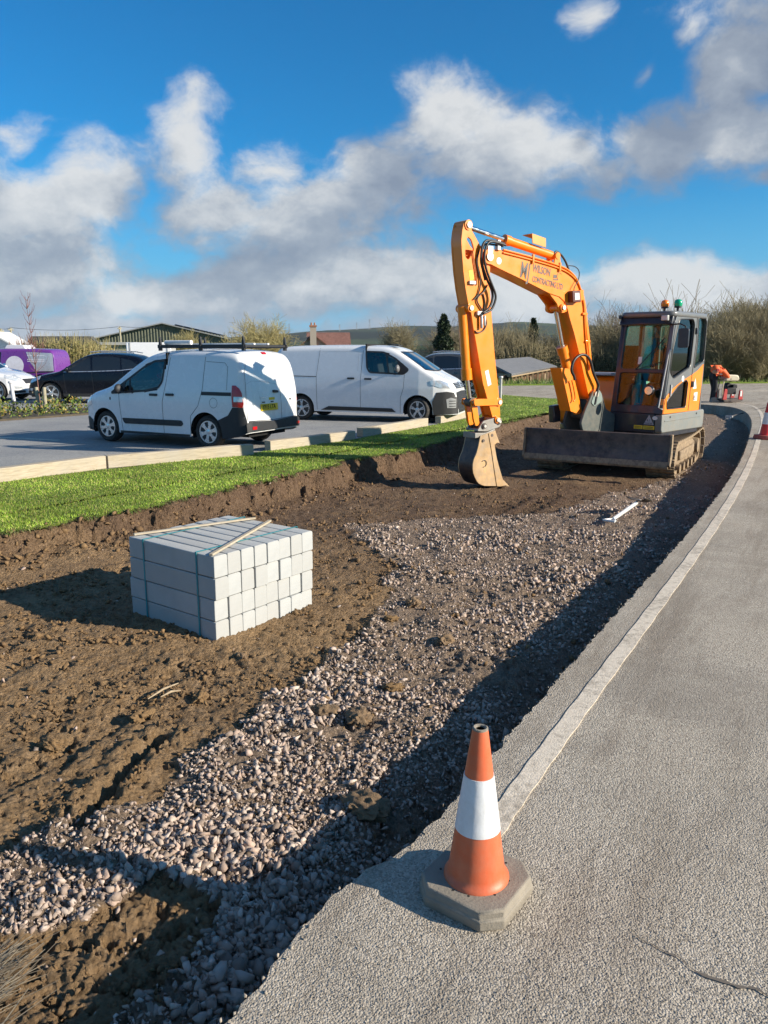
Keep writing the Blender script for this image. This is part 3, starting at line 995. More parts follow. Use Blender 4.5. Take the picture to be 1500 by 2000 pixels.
# ================================================================ KERB PACK, CONES, TIMBER, TOOLS
t = NT('kerb_concrete')
n1, n2 = t.noise(5, 5, .6), t.noise(60, 6, .75)
oi = t.n('ShaderNodeObjectInfo')
c = t.ramp(n1, [(.3, (.36, .375, .375)), (.7, (.46, .475, .47))])
c = t.mix(t.ramp(n2, [(.55, 0), (.72, .6)]), c, (.36, .36, .345))
c = t.mix(t.ramp(t.noise(2.2, 6, .7), [(.48, 0), (.70, .5)]), c, (.42, .40, .36))
c = t.mix(t.math('MULTIPLY', oi.outputs['Random'], .6), c, (.35, .35, .335))
t.color(c)
t.rough(.85)
t.bump(t.math('ADD', n2, t.math('MULTIPLY', t.noise(180, 4, .7), .5)), .45, .004)
MATS['kerb'] = t.m
t = NT('timber')
mp = t.n('ShaderNodeMapping')
mp.inputs['Scale'].default_value = (1.2, 14, 14)
t.l(t.co, mp.inputs['Vector'])
gn = t.noise(3.0, 6, .65, vec=mp.outputs[0], dist=.8)
c = t.ramp(gn, [(.28, (.28, .225, .15)), (.5, (.42, .355, .255)), (.75, (.52, .45, .34))])
c = t.mix(t.ramp(t.noise(1.6, 5, .7), [(.42, 0), (.68, .65)]), c, (.36, .33, .28))
t.color(c)
t.rough(.8)
t.bump(gn, .5, .006)
MATS['timber'] = t.m
t = NT('weathered_timber')
gn = t.noise(9, 6, .65, dist=.6)
t.color(t.ramp(gn, [(.28, (.20, .175, .12)), (.5, (.33, .30, .21)), (.75, (.42, .39, .29))]))
t.rough(.85)
t.bump(gn, .5, .006)
MATS['old_timber'] = t.m

def kerb_pack():
    ang = math.atan2(.76, .58)
    ox, oy = -1.11, 4.83
    root = thing('kerb_stone_pack', 'strapped pack of pale concrete kerb stones standing on the brown clay', 'kerb stones', (ox, oy, -.275), ang)
    L, W, Hh = .925, .1150, .1515
    prof = [(.005, 0), (W - .005, 0), (W, .005), (W - .001, Hh - .018), (W - .006, Hh - .010), (W - .014, Hh - .005), (.006, Hh - .005), (.001, Hh - .010), (0, .005)]
    mb = MB()
    mb.prism(prof, 0, L, 'xz')
    proto = mb.build('kerb_stone', MATS['kerb'], None, None, .003, 2)
    me = proto.data
    first = True
    rnd = random.Random(3)
    for lay in range(4):
        for k in range(8):
            o = proto if first else proto.copy()
            if not first:
                col.objects.link(o)
            first = False
            o.parent = root
            low = lay < 2
            o.location = (k * (.1198 if not low else .1184) + (.0 if not low else .004) + rnd.uniform(-.001, .001), (.012 if low else 0) + rnd.uniform(-.007, .007), lay * .1515)
            o.rotation_euler = (rnd.uniform(-.003, .003), 0, rnd.uniform(-.004, .004))
    strap = simple('green_strap', (.02, .24, .28), .45, 0, .2)
    T = 4 * .1515
    for y in (.172, .752):
        mb = MB()
        a, b, h = -.004, .962, T + .002
        ring = [(a, 0), (a, h), (b, h), (b, .0)]
        w = .007
        for (p, q) in zip(ring[:-1], ring[1:]):
            dx, dz = q[0] - p[0], q[1] - p[1]
            l_ = math.hypot(dx, dz)
            mb.box(((p[0] + q[0]) / 2, y, (p[1] + q[1]) / 2), (l_ + .002 if dz == 0 else .0025, 2 * w, l_ + .002 if dx == 0 else .0025))
        mb.build('strap', strap, root)
    for (p, q) in (((.03, .90), (.955, .62)), ((-.01, .012), (.955, .455))):
        mb = MB()
        d = Vector((q[0] - p[0], q[1] - p[1], 0))
        M = frame((p[0], p[1], T + .010), d, (-d.y, d.x, 0))
        mb.box((d.length / 2, 0, 0), (d.length, .026, .014), M)
        mb.build('batten', MATS['timber'], root, None, .001)
kerb_pack()

def cone(name, label, loc, rz, sc, red, white, base):
    root = thing(name, label, 'traffic cone', loc, rz, 'traffic cones')
    a, c_, h = .142, .052, .064
    oc = lambda s: [(-a * s + c_, -a * s), (a * s - c_, -a * s), (a * s, -a * s + c_), (a * s, a * s - c_), (a * s - c_, a * s), (-a * s + c_, a * s), (-a * s, a * s - c_), (-a * s, -a * s + c_)]
    mb = MB()
    lay = [(1.0, 0), (1.03, .006), (1.03, .034), (1.0, .038), (1.0, h - .006), (.97, h)]
    vs, fs = [], []
    for s, z in lay:
        vs += [(x, y, z) for x, y in oc(s)]
    n = 8
    for i in range(len(lay) - 1):
        for k in range(n):
            fs.append((i * n + k, i * n + (k + 1) % n, (i + 1) * n + (k + 1) % n, (i + 1) * n + k))
    fs += [tuple(range(7, -1, -1)), tuple(range(len(lay) * n - n, len(lay) * n))]
    mb.add(vs, fs)
    b = mb.build('base', base, root, None, .003)
    for (x, y) in ((.09, -.05), (.095, .03), (.03, -.10), (-.02, -.105), (-.10, -.045), (.05, .10)):
        mb = MB()
        mb.lathe([(.004, h - .001), (.004, h + .0006)], 8, Matrix.Translation((x, y, 0)))
        mb.build('vent_hole', simple('hole_black', (.01, .01, .01), .9), b)
    r0, r1, zb, zt = .0895, .0225, h, .552
    def rr(z):
        return r0 + (r1 - r0) * (z - zb) / (zt - zb)
    M0 = Matrix.Translation((0, 0, 0))
    mb = MB()
    mb.lathe([(.100, h - .002), (.0995, h + .005), (.094, h + .011), (rr(h + .022) + .001, h + .022), (rr(h + .03), h + .03), (rr(.232), .232)], 40)
    mb.build('lower_cone', red, root, 50)
    mb = MB()
    mb.lathe([(rr(.228) + .0018, .228), (rr(.40) + .0018, .402), (rr(.40) - .001, .402)], 40)
    mb.build('reflective_sleeve', white, root, 50)
    mb = MB()
    mb.lathe([(rr(.398), .398), (rr(zt - .006), zt - .006)], 40)
    mb.build('upper_cone', red, root, 50)
    mb = MB()
    mb.lathe([(rr(zt - .006), zt - .006), (r1 + .0006, zt - .001), (r1 - .003, zt + .001), (r1 - .008, zt - .001), (r1 - .010, zt - .01), (r1 - .004, zt - .12)], 40)
    mb.build('rim', base, root, 50)
    for ch in root.children:
        pass
    root.scale = (sc, sc, sc)
    return root
red_faded = simple('faded_cone_red', (.64, .125, .045), .45, 0, .12, 9, .15, 60, 0, .35, (.50, .22, .13))
red_new = simple('new_cone_red', (.62, .035, .03), .4, 0, .08)
slv = simple('cone_sleeve', (.72, .74, .76), .34, 0, .08, 14, .6, 16, 0, .35, (.52, .50, .45))
cbase = simple('recycled_rubber', (.255, .225, .18), .85, 0, .16, 14, .6, 120)
cone('traffic_cone', 'faded orange and white cone on a grey rubber base beside the trench', (.283, 2.08, 0), R(-36), 1.0, red_faded, slv, cbase)
cone('traffic_cone', 'bright red and white cone standing further up the road', (7.32, 14.72, 0), R(20), 1.26, red_new, slv, simple('red_base', (.42, .06, .05), .7, 0, .1, 8, .3, 60, 0, .4))

def beam(a, b, w, h, label, z=-.01, twist=0):
    a, b = Vector((*a, z)), Vector((*b, z))
    d = b - a
    mb = MB()
    n = 7
    vs, fs = [], []
    rnd = random.Random(int(a.x * 100))
    for i in range(n):
        f = i / (n - 1)
        jx, jz = rnd.uniform(-.006, .006), rnd.uniform(-.006, .006)
        vs += [(f * d.length, -w / 2 + jx, 0), (f * d.length, w / 2 + jx, 0), (f * d.length, w / 2 + jx, h + jz), (f * d.length, -w / 2 + jx, h + jz)]
    for i in range(n - 1):
        q = 4 * i
        for k in range(4):
            fs.append((q + k, q + 4 + k, q + 4 + (k + 1) % 4, q + (k + 1) % 4))
    fs += [(0, 1, 2, 3), (4 * n - 1, 4 * n - 2, 4 * n - 3, 4 * n - 4)]
    mb.add(vs, fs)
    o = mb.build('timber_beam', MATS['timber'], None, None, .008)
    o.location = a
    o.rotation_euler = (0, 0, math.atan2(d.y, d.x))
    return tag(o, label, 'timber beam', 'timber beams edging the car park')
beam((-8.6, 4.75), (-4.05, 11.0), .15, .19, 'long pale timber beam edging the lawn at the picture\'s left border')
beam((-4.02, 11.03), (-2.16, 12.48), .15, .18, 'pale timber beam beside the small white van\'s near rear wheel')
beam((-1.98, 12.98), (-.6, 14.72), .15, .17, 'pale timber beam behind the small white van\'s rear bumper')
beam((-.48, 15.2), (.94, 17.5), .15, .18, 'pale timber beam by the larger van\'s front wheel, its sawn end showing')
beam((1.27, 18.1), (2.3, 20.3), .15, .17, 'short timber beam under the larger van\'s nose by the excavator arm')
beam((-11.4, 21.9), (-12.9, 24.6), .2, .2, 'weathered timber beam under the parked white car\'s nose')
# rotate_z sleepers lie flat on the tarmac

def shovel():
    gz = float(height(np.array([2.85]), np.array([8.9]), False)[0])
    root = thing('shovel', 'shovel with pale shaft and dark blade lying on the gravel', 'shovel', (2.55, 8.48, gz + .045), math.atan2(.78, .62))
    pale = simple('pale_shaft', (.62, .63, .62), .4, 0, .1)
    mb = MB()
    mb.tube([(.10, 0, .02), (.45, .01, .05), (.80, 0, .10)], [.021, .023, .024], 10)
    mb.build('shaft', pale, root, 40)
    mb = MB()
    mb.tube([(.10, 0, .02), (.02, -.06, .02), (-.02, -.06, .02)], .012, 8)
    mb.tube([(.10, 0, .02), (.02, .06, .02), (-.02, .06, .02)], .012, 8)
    mb.tube([(-.02, -.07, .02), (-.02, .07, .02)], .014, 8)
    mb.build('grip', pale, root, 40)
    mb = MB()
    vs, fs = [], []
    for i in range(7):
        f = i / 6
        for k in range(7):
            g = k / 6 - .5
            vs.append((.78 + f * .30, g * (.26 - .10 * max(0, f - .6) * 2), .13 - .07 * f + .04 * (4 * g * g)))
    for i in range(6):
        for k in range(6):
            fs.append((i * 7 + k, i * 7 + k + 1, i * 7 + k + 8, i * 7 + k + 7))
    mb.add(vs, fs)
    o = mb.build('blade', simple('tool_steel', (.05, .045, .042), .5, .6, .2, 9, .3, 50, 0, .4), root, 40)
    so_ = o.modifiers.new('solid', 'SOLIDIFY')
    so_.thickness = .006
shovel()
def rake():
    a, b = Vector((9.62, 21.45, -.12)), Vector((11.4, 22.9, .06))
    root = thing('rake', 'thin dark rake lying over the trench edge behind the red cone', 'rake', a, 0)
    d = b - a
    mb = MB()
    mb.tube([(0, 0, 0), tuple(d)], .016, 8)
    mb.build('handle', simple('dark_handle', (.06, .05, .045), .6), root, 40)
    mb = MB()
    mb.box((-.02, 0, 0), (.04, .26, .05), None, (0, 0, .3))
    for k in range(7):
        mb.box((-.05 + .0 * k, -.15 + .05 * k, -.06), (.014, .014, .08), None, (0, 0, .3))
    mb.build('head', simple('rake_steel', (.5, .5, .5), .4, .5), root, None, .004)
rake()
# ================================================================ EXCAVATOR
def plate(outer, holes, a, b, plane='xz', M=None, mb=None):
    """flat plate with window openings"""
    pts, edges = [], []
    for ring in [outer] + holes:
        s = len(pts)
        pts += [Vector(p) for p in ring]
        edges += [(s + i, s + (i + 1) % len(ring)) for i in range(len(ring))]
    V, E_, F, *_ = delaunay_2d_cdt(pts, edges, [], 0, 1e-5)
    keep = []
    for f in F:
        c = sum((V[i] for i in f), Vector((0, 0))) / len(f)
        q = (np.array([c.x]), np.array([c.y]))
        if in_poly(*q, outer)[0] and not any(in_poly(*q, h)[0] for h in holes):
            keep.append(tuple(f))
    def mk(p, t):
        return {'xz': (p[0], t, p[1]), 'xy': (p[0], p[1], t), 'yz': (t, p[0], p[1])}[plane]
    n = len(V)
    vs = [mk(p, a) for p in V] + [mk(p, b) for p in V]
    fs = [tuple(f) for f in keep] + [tuple(i + n for i in f[::-1]) for f in keep]
    cnt = {}
    for f in keep:
        for i in range(len(f)):
            e_ = (f[i], f[(i + 1) % len(f)])
            cnt[e_] = 1
    for (i, j) in list(cnt):
        if (j, i) not in cnt:
            fs.append((j, i, i + n, j + n))
    mb = mb or MB()
    mb.add(vs, fs, M)
    bm = bmesh.new()
    me = bpy.data.meshes.new('tmp')
    me.from_pydata(mb.v, [], mb.f)
    bm.from_mesh(me)
    bmesh.ops.recalc_face_normals(bm, faces=bm.faces)
    mb.v = [tuple(v.co) for v in bm.verts]
    mb.f = [tuple(v.index for v in f.verts) for f in bm.faces]
    bm.free()
    bpy.data.meshes.remove(me)
    return mb
def rounded(poly, r, n=4):
    """round the corners of an outline"""
    out = []
    m = len(poly)
    for i in range(m):
        p0, p, p1 = Vector(poly[i - 1]), Vector(poly[i]), Vector(poly[(i + 1) % m])
        a, b = (p0 - p), (p1 - p)
        ra = min(r, a.length * .45, b.length * .45)
        q0, q1 = p + a.normalized() * ra, p + b.normalized() * ra
        for k in range(n + 1):
            t_ = k / n
            out.append(tuple((1 - t_) ** 2 * q0 + 2 * t_ * (1 - t_) * p + t_ ** 2 * q1))
    return out

orange = simple('excavator_orange', (.95, .25, .003), .34, 0, .06, 3, .05, 30, .5, .16, (.60, .22, .045))
orange_y = orange
cgrey = simple('cab_grey', (.135, .145, .15), .42, 0, .08, 5, 0, 60, .3, .18)
skirtg = simple('skirt_grey', (.19, .21, .205), .5, 0, .1, 5, .1, 60, .1, .35)
cblack = simple('cab_black', (.013, .017, .028), .35, 0, .1, 5, 0, 60, .3, .06)
steel_d = simple('dirty_dark_steel', (.075, .064, .066), .5, .35, .5, 4, .6, 30, 0, .75, (.18, .135, .105))
mudsteel = simple('muddy_steel', (.20, .145, .095), .8, .1, .35, 9, .8, 50, 0, .9, (.42, .31, .19))
bucketm = simple('worn_bucket_steel', (.50, .32, .15), .5, .2, .35, 5, .4, 40, 0, .7, (.36, .28, .20))
bucketd = simple('bucket_shell_steel', (.06, .052, .055), .45, .6, .3, 5, .3, 40, 0, .35, (.24, .16, .10))
chrome = simple('chrome_rod', (.75, .75, .74), .12, 1.0, .05)
hosem = simple('black_hose', (.016, .016, .017), .45, 0, .2)
greyst = simple('galvanised', (.50, .50, .48), .45, .5, .15)
pinm = simple('bare_pin', (.62, .58, .52), .4, .6, .15)
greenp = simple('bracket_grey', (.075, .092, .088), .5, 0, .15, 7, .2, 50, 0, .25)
greenl = simple('bracket_painted_lit', (.20, .27, .25), .5, 0, .15, 7, .1, 50, 0, .2)  # paler copy of the bracket grey, sunlit look put into the colour
m_glass('cab_glass', (.78, .93, .88), .32, .01)
m_glass('door_glass', (.16, .20, .20), .8)
white_st = simple('sticker_white', (.75, .75, .72), .5)
yellow_st = simple('sticker_yellow', (.80, .58, .02), .5)
grey_tx = simple('letter_grey', (.10, .085, .08), .5)

def excavator():
    root = thing('excavator', 'orange tracked excavator with grey cab standing in the dug ground', 'excavator', (4.36, 13.9, -.40), R(-133))
    # ---------------- undercarriage
    U = Matrix.Rotation(R(12), 4, 'Z')
    def path(s, x0=-1.12, x1=1.12, zc0=.335, zc1=.32, r0=.31, r1=.285):
        L = x1 - x0
        a = math.pi * r0
        b = math.pi * r1
        tot = 2 * L + a + b
        s = s % tot
        if s < L:
            f = s / L
            return x0 + s, (zc0 - r0) * (1 - f) + (zc1 - r1) * f, 0.0
        s -= L
        if s < b:
            an = s / r1
            return x1 + r1 * math.sin(an), zc1 - r1 * math.cos(an), an
        s -= b
        if s < L:
            f = s / L
            return x1 - s, (zc1 + r1) * (1 - f) + (zc0 + r0) * f - .02 * math.sin(f * math.pi), math.pi
        s -= L
        an = s / r0
        return x0 - r0 * math.sin(an), zc0 + r0 * math.cos(an), math.pi + an
    tot = 2 * 2.24 + math.pi * (.31 + .285)
    for side_ in (1, -1):
        yc = side_ * .92
        n = 96
        mb = MB(U)
        vs, fs = [], []
        for i in range(n):
            x_, z_, an = path(i * tot / n)
            nx, nz = math.sin(an), -math.cos(an)
            for (yy, of) in ((-.16, -.075), (.16, -.075), (.16, -.015), (-.16, -.015)):
                vs.append((x_ + nx * of, yc + yy, z_ + nz * of))
        for i in range(n):
            j = (i + 1) % n
            for k in range(4):
                fs.append((i * 4 + k, i * 4 + (k + 1) % 4, j * 4 + (k + 1) % 4, j * 4 + k))
        mb.add(vs, fs)
        tr = mb.build('track', mudsteel, root, 40)
        ns = 42
        shoe = None
        mbs = MB()
        mbs.box((0, 0, .0), (tot / ns * .93, .45, .022))
        mbs.box((-.045, 0, .02), (.022, .45, .028))
        mbs.box((.03, 0, .016), (.018, .45, .018))
        for k in range(ns):
            x_, z_, an = path((k + .5) * tot / ns)
            M = U @ Matrix.Translation((x_, yc, z_)) @ Matrix.Rotation(-an, 4, 'Y') @ Matrix.Rotation(math.pi, 4, 'X')
            if shoe is None:
                shoe = mbs.build('track_shoe', mudsteel, tr, None, .004)
                o = shoe
            else:
                o = shoe.copy()
                col.objects.link(o)
            o.parent = tr
            o.matrix_local = M
        mb = MB(U)
        fr = [(-.85, .16), (.9, .16), (1.02, .24), (1.0, .40), (.7, .50), (-.7, .50), (-.95, .42)]
        mb.prism(fr, yc - .13, yc + .13, 'xz')
        mb.box((0, yc + side_ * .15, .33), (1.3, .05, .16))
        mb.build('track_frame', mudsteel, root, None, .02)
        for x_ in (-.72, -.36, 0, .36, .72):
            mb = MB(U)
            mb.lathe([(.0, -.2), (.075, -.2), (.075, -.06), (.095, -.06), (.095, .06), (.075, .06), (.075, .2), (.0, .2)], 16, Matrix.Translation((x_, yc, .125)) @ Matrix.Rotation(R(90), 4, 'X'))
            mb.build('roller', mudsteel, root, 40)
        mb = MB(U)
        T0 = Matrix.Translation((-1.12, yc, .335)) @ Matrix.Rotation(R(90), 4, 'X')
        mb.lathe([(0, -.17), (.13, -.17), (.15, -.05), (.24, -.04), (.24, .04), (.15, .05), (.13, .17), (0, .17)], 24, T0)
        for k in range(13):
            an = 2 * math.pi * k / 13
            mb.box((.25 * math.cos(an), .25 * math.sin(an), 0), (.05, .05, .06), T0, (0, 0, an))
        mb.build('sprocket', mudsteel, root, 40)
        mb = MB(U)
        mb.lathe([(0, -.12), (.08, -.12), (.09, -.05), (.21, -.07), (.22, .0), (.21, .07), (.09, .05), (.08, .12), (0, .12)], 24, Matrix.Translation((1.12, yc, .32)) @ Matrix.Rotation(R(90), 4, 'X'))
        mb.build('idler', mudsteel, root, 40)
    mb = MB(U)
    mb.box((0, 0, .42), (1.5, 1.5, .26))
    mb.lathe([(.5, .5), (.5, .66)], 32)
    mb.build('centre_frame', steel_d, root, None, .02)
    # dozer blade
    mb = MB(U)
    prof = [(1.90, .80), (1.93, .79), (1.925, .68), (1.92, .56), (1.945, .44), (2.0, .33), (1.96, .33), (1.90, .42), (1.87, .55), (1.87, .68)]
    mb.prism(prof, -1.15, 1.15, 'xz')
    bl = mb.build('dozer_blade', steel_d, root, None, .004)
    mb = MB(U)
    mb.prism([(1.985, .39), (2.015, .31), (2.0, .275), (1.965, .34)], -1.155, 1.155, 'xz')
    mb.build('cutting_edge', mudsteel, bl, None, .003)
    for s_ in (1, -1):
        mb = MB(U)
        mb.prism([(1.86, .80), (1.95, .80), (1.95, .62), (2.02, .34), (1.95, .30), (1.84, .45)], s_ * 1.152, s_ * 1.185, 'xz')
        mb.build('end_plate', mudsteel, bl, None, .004)
    for s_ in (1, -1):
        mb = MB(U)
        mb.prism([(.7, .36), (1.9, .44), (1.9, .60), (.7, .50)], s_ * .42 - .05, s_ * .42 + .05, 'xz')
        mb.build('blade_arm', steel_d, root, None, .01)
    # ---------------- upper structure
    mb = MB()
    deck = rounded([(1.0, 1.08), (1.0, -.2), (.6, -1.08), (-.7, -1.08), (-1.2, -.6), (-1.2, .6), (-.7, 1.08)], .3, 6)
    mb.prism(deck, .66, .76, 'xy')
    mb.build('deck', cblack, root, None, .01)
    mb = MB()
    mb.prism([(1.005, 1.04), (1.01, .80), (.97, .745), (-.70, .725), (-.745, .78), (-.755, 1.02), (-.72, 1.045)], .98, 1.10, 'xz')
    sk = mb.build('side_skirt', skirtg, root, None, .018, 3)
    mb = MB()
    mb.box((.16, 1.1025, .935), (1.5, .012, .022))
    mb.build('skirt_rib', skirtg, sk, None, .004)
    for x_ in (.70, -.40):
        mb = MB()
        mb.lathe([(.016, 0), (.016, .008), (0, .01)], 10, Matrix.Translation((x_, 1.10, .99)) @ Matrix.Rotation(R(-90), 4, 'X'))
        mb.build('bolt', cblack, sk, 40)
    mb = MB()
    mb.prism([(1.01, 1.05), (1.015, .74), (.95, .70), (.55, .70), (.55, 1.05)], .18, .975, 'xz')
    fp = mb.build('front_panel', cblack, root, None, .015, 3)
    # warning stickers on the front panel
    FX = 1.0165
    mb = MB()
    mb.prism([(.80, .875), (.97, .875), (.885, 1.035)], FX - .002, FX, 'yz')
    mb.build('warning_triangle', simple('sticker_grey', (.42, .43, .45), .5), fp)
    Mt = frame((FX + .001, .825, .885), (0, 1, 0), (0, 0, 1))
    text('4.1', 'triangle_lettering', cblack, fp, Mt @ Matrix.Translation((.022, .04, 0)), .06, .9)
    text('DANGER', 'triangle_lettering', cblack, fp, Mt @ Matrix.Translation((-.006, 0, 0)), .034, .95)
    for (y0, y1) in ((.635, .785), (.797, .985)):
        mb = MB()
        mb.prism([(y0, .795), (y1, .795), (y1, .855), (y0, .855)], FX - .002, FX, 'yz')
        yl = mb.build('yellow_label', yellow_st, fp)
        for q in range(2):
            mb = MB()
            mb.prism([(y0 + .015, .808 + q * .022), (y1 - .02, .808 + q * .022), (y1 - .02, .815 + q * .022), (y0 + .015, .815 + q * .022)], FX, FX + .001, 'yz')
            mb.build('label_print', cblack, yl)
    mb = MB()
    mb.lathe([(.045, 0), (.045, .002)], 20, Matrix.Translation((FX - .001, 1.015 - .03, .985)) @ Matrix.Rotation(R(90), 4, 'Y') @ Matrix.Diagonal((.7, 1, 1, 1)))
    mb.build('round_label', white_st, fp)
    # engine cover and counterweight
    mb = MB()
    mb.prism(rounded([(.55, .76), (.60, 1.30), (.45, 1.62), (-.9, 1.66), (-1.05, 1.2), (-1.05, .76)], .12, 4), -1.08, .14, 'xz')
    ec = mb.build('engine_cover', orange, root, None, .03, 3)
    mb = MB()
    mb.box((.30, -.5, 1.66), (.5, .9, .03))
    mb.build('cover_sky_sheen', simple('painted_sky_sheen', (.55, .55, .53), .35), ec, None, .01)  # pale sheet on the orange cover, sky reflection put into its colour
    mb = MB()
    mb.box((.595, -.25, 1.12), (.02, .22, .12))
    mb.build('grille', cblack, ec, None, .01)
    mb = MB()
    mb.prism(rounded([(-.62, 1.08), (-.62, -1.08), (-1.1, -.85), (-1.28, -.3), (-1.28, .3), (-1.1, .85)], .15, 5), .72, 1.42, 'xy')
    mb.build('counterweight', cgrey, root, None, .03, 3)
    # ---------------- cab
    cabo = [(1.01, 1.05), (1.0, 1.2), (.88, 2.0), (.80, 2.47), (.71, 2.60), (.55, 2.655), (-.12, 2.67), (-.44, 2.645), (-.57, 2.55), (-.58, 2.19), (-.57, 1.85), (-.49, 1.04)]
    oedge = [(.97, 1.3), (.64, 1.46), (.34, 1.555), (.08, 1.62), (-.09, 1.66), (-.33, 1.73), (-.57, 1.85)]
    up_poly = [(.975, 1.305), (.88, 2.0), (.80, 2.47), (.71, 2.60), (.55, 2.655), (-.12, 2.67), (-.44, 2.645), (-.57, 2.55), (-.58, 2.19), (-.57, 1.852)] + oedge[-2:0:-1]
    dwin = rounded([(.62, 2.55), (.06, 2.57), (-.02, 2.48), (-.01, 2.3), (.03, 1.79), (.68, 1.61), (.84, 1.72), (.80, 2.06)], .07)
    rwin = rounded([(-.17, 2.61), (-.44, 2.61), (-.53, 2.53), (-.535, 1.88), (-.13, 1.77), (-.20, 2.2)], .04)
    lwin = rounded([(.17, 1.58), (.075, 1.53), (.11, 1.12), (.86, 1.13), (.88, 1.26), (.5, 1.475)], .04)
    o = plate(up_poly, [dwin, rwin], 1.04, 1.10).build('cab_side_frame', cgrey, root, None, .006)
    low_poly = [(1.01, 1.05), (.975, 1.295)] + oedge[1:-1] + [(-.57, 1.845), (-.49, 1.04)]
    door = plate(low_poly, [lwin], 1.04, 1.10).build('door_panel', orange, root, None, .006)
    for nm, poly, gm in (('door_glass', dwin, 'door_glass'), ('rear_side_glass', rwin, 'cab_glass'), ('lower_door_glass', lwin, 'door_glass')):
        mb = MB()
        c = Vector((sum(p[0] for p in poly) / len(poly), sum(p[1] for p in poly) / len(poly)))
        mb.prism([tuple(c + (Vector(p) - c) * 1.02) for p in poly], 1.062, 1.068, 'xz')
        mb.build(nm, MATS[gm], root)
    # rubber seals round the panes
    for poly in (dwin, rwin, lwin):
        mb = MB()
        mb.tube([(p[0], 1.101, p[1]) for p in poly + poly[:1]], .010, 6, False)
        mb.build('window_seal', hosem, root, 40)
    mb = MB()
    mb.tube([(-.10, 1.102, 2.63), (-.14, 1.102, 2.2), (-.07, 1.102, 1.68), (-.02, 1.102, 1.06)], .006, 6)
    mb.build('door_seam', hosem, door, 40)
    mb = MB()
    mb.prism([(.80, 1.33), (.77, 1.33), (.755, 1.50), (.785, 1.52)], 1.10, 1.125, 'xz')
    mb.build('door_handle', greyst, door, None, .004)
    mb = MB()
    for z_ in (2.38, 1.5):
        mb.box((-.10, 1.115, z_), (.06, .03, .10))
    mb.build('hinge', cblack, root, None, .006)
    mb = MB()
    mb.lathe([(.05, 0), (.05, .003)], 20, Matrix.Translation((.30, 1.10, 1.60)) @ Matrix.Rotation(R(-90), 4, 'X'))
    mb.build('round_label', white_st, root)
    mb = MB()
    mb.prism([(-.15, 1.42), (-.31, 1.42), (-.235, 1.60)], 1.10, 1.103, 'xz')
    mb.prism([(-.21, 1.22), (-.37, 1.21), (-.37, 1.36), (-.22, 1.35)], 1.10, 1.103, 'xz')
    sd = mb.build('side_label', white_st, door)
    Ms = frame((-.20, 1.1045, 1.23), (-1, 0, 0), (0, 0, 1))
    text('85', 'model_number', cblack, door, Ms, .11, .9)
    # off side and back of the cab
    off_o = [(1.0, 1.05), (.80, 2.47), (.71, 2.60), (.55, 2.655), (-.12, 2.67), (-.44, 2.645), (-.57, 2.55), (-.57, 1.05)]
    plate(off_o, [rounded([(.83, 1.75), (.72, 2.48), (.1, 2.54), (.1, 1.75)], .05), rounded([(.0, 1.75), (.0, 2.54), (-.48, 2.5), (-.5, 1.75)], .05)], .20, .25).build('off_side_frame', cblack, root, None, .006)
    for q in ([(.84, 1.74), (.73, 2.49), (.09, 2.55), (.09, 1.74)], [(.01, 1.74), (.01, 2.55), (-.49, 2.51), (-.51, 1.74)]):
        mb = MB()
        mb.prism(q, .222, .228, 'xz')
        mb.build('off_side_glass', MATS['cab_glass'], root)
    plate([(.20, 1.05), (1.10, 1.05), (1.10, 2.62), (.20, 2.62)], [rounded([(.30, 1.7), (1.0, 1.7), (1.0, 2.5), (.30, 2.5)], .05)], -.575, -.53, 'yz').build('back_frame', cgrey, root, None, .006)
    mb = MB()
    mb.prism([(.29, 1.69), (1.01, 1.69), (1.01, 2.51), (.29, 2.51)], -.555, -.549, 'yz')
    mb.build('rear_glass', MATS['cab_glass'], root)
    # front frame follows the raked edge
    rake_ = math.atan2(1.0 - .80, 2.47 - 1.2)
    FM = frame((1.0, 0, 1.05), (0, 1, 0), (-math.sin(rake_), 0, math.cos(rake_)))     # x across, y up the glass
    Hf = 1.47
    plate([(.20, 0), (1.10, 0), (1.10, Hf), (1.06, Hf + .08), (.24, Hf + .08), (.20, Hf)], [rounded([(.285, .72), (1.02, .72), (1.02, Hf - .04), (.285, Hf - .04)], .05), rounded([(.285, .13), (1.02, .13), (1.02, .655), (.285, .655)], .04)], -.05, .012, 'xy', FM).build('front_frame', cblack, root, None, .008)
    for a_, b_, nm in ((.70, Hf - .02, 'windscreen'), (.11, .67, 'lower_windscreen')):
        mb = MB()
        mb.prism([(.27, a_), (1.035, a_), (1.035, b_), (.27, b_)], -.022, -.016, 'xy', FM)
        mb.build(nm, MATS['cab_glass'], root)
    mb = MB()
    mb.prism([(.56, .80), (.62, .80), (.62, .92), (.56, .92)], -.0145, -.0135, 'xy', FM)
    mb.build('windscreen_notice', white_st, root)
    mb = MB()
    mb.tube([FM @ Vector(p) for p in ((.99, .84, .02), (.62, .72, .03))], .008, 6)
    mb.tube([FM @ Vector(p) for p in ((.55, .70, .025), (.98, 1.22, .025))], .009, 6)
    mb.build('wiper', hosem, root, 40)
    mb = MB()
    mb.prism(rounded([(.86, .18), (.86, 1.12), (-.60, 1.12), (-.60, .18)], .16, 6), 2.585, 2.675, 'xy')
    mb.build('cab_roof', cgrey, root, None, .035, 4)
    mb = MB()
    mb.prism([(.865, 2.47), (.80, 2.62), (.70, 2.655), (.70, 2.45)], .19, 1.08, 'xz')
    mb.build('roof_header', cblack, root, None, .02, 3)
    # inside the cab
    mb = MB()
    mb.prism(rounded([(-.45, 1.05), (.02, 1.05), (.06, 1.5), (-.38, 1.5)], .06), .45, .92, 'xz')
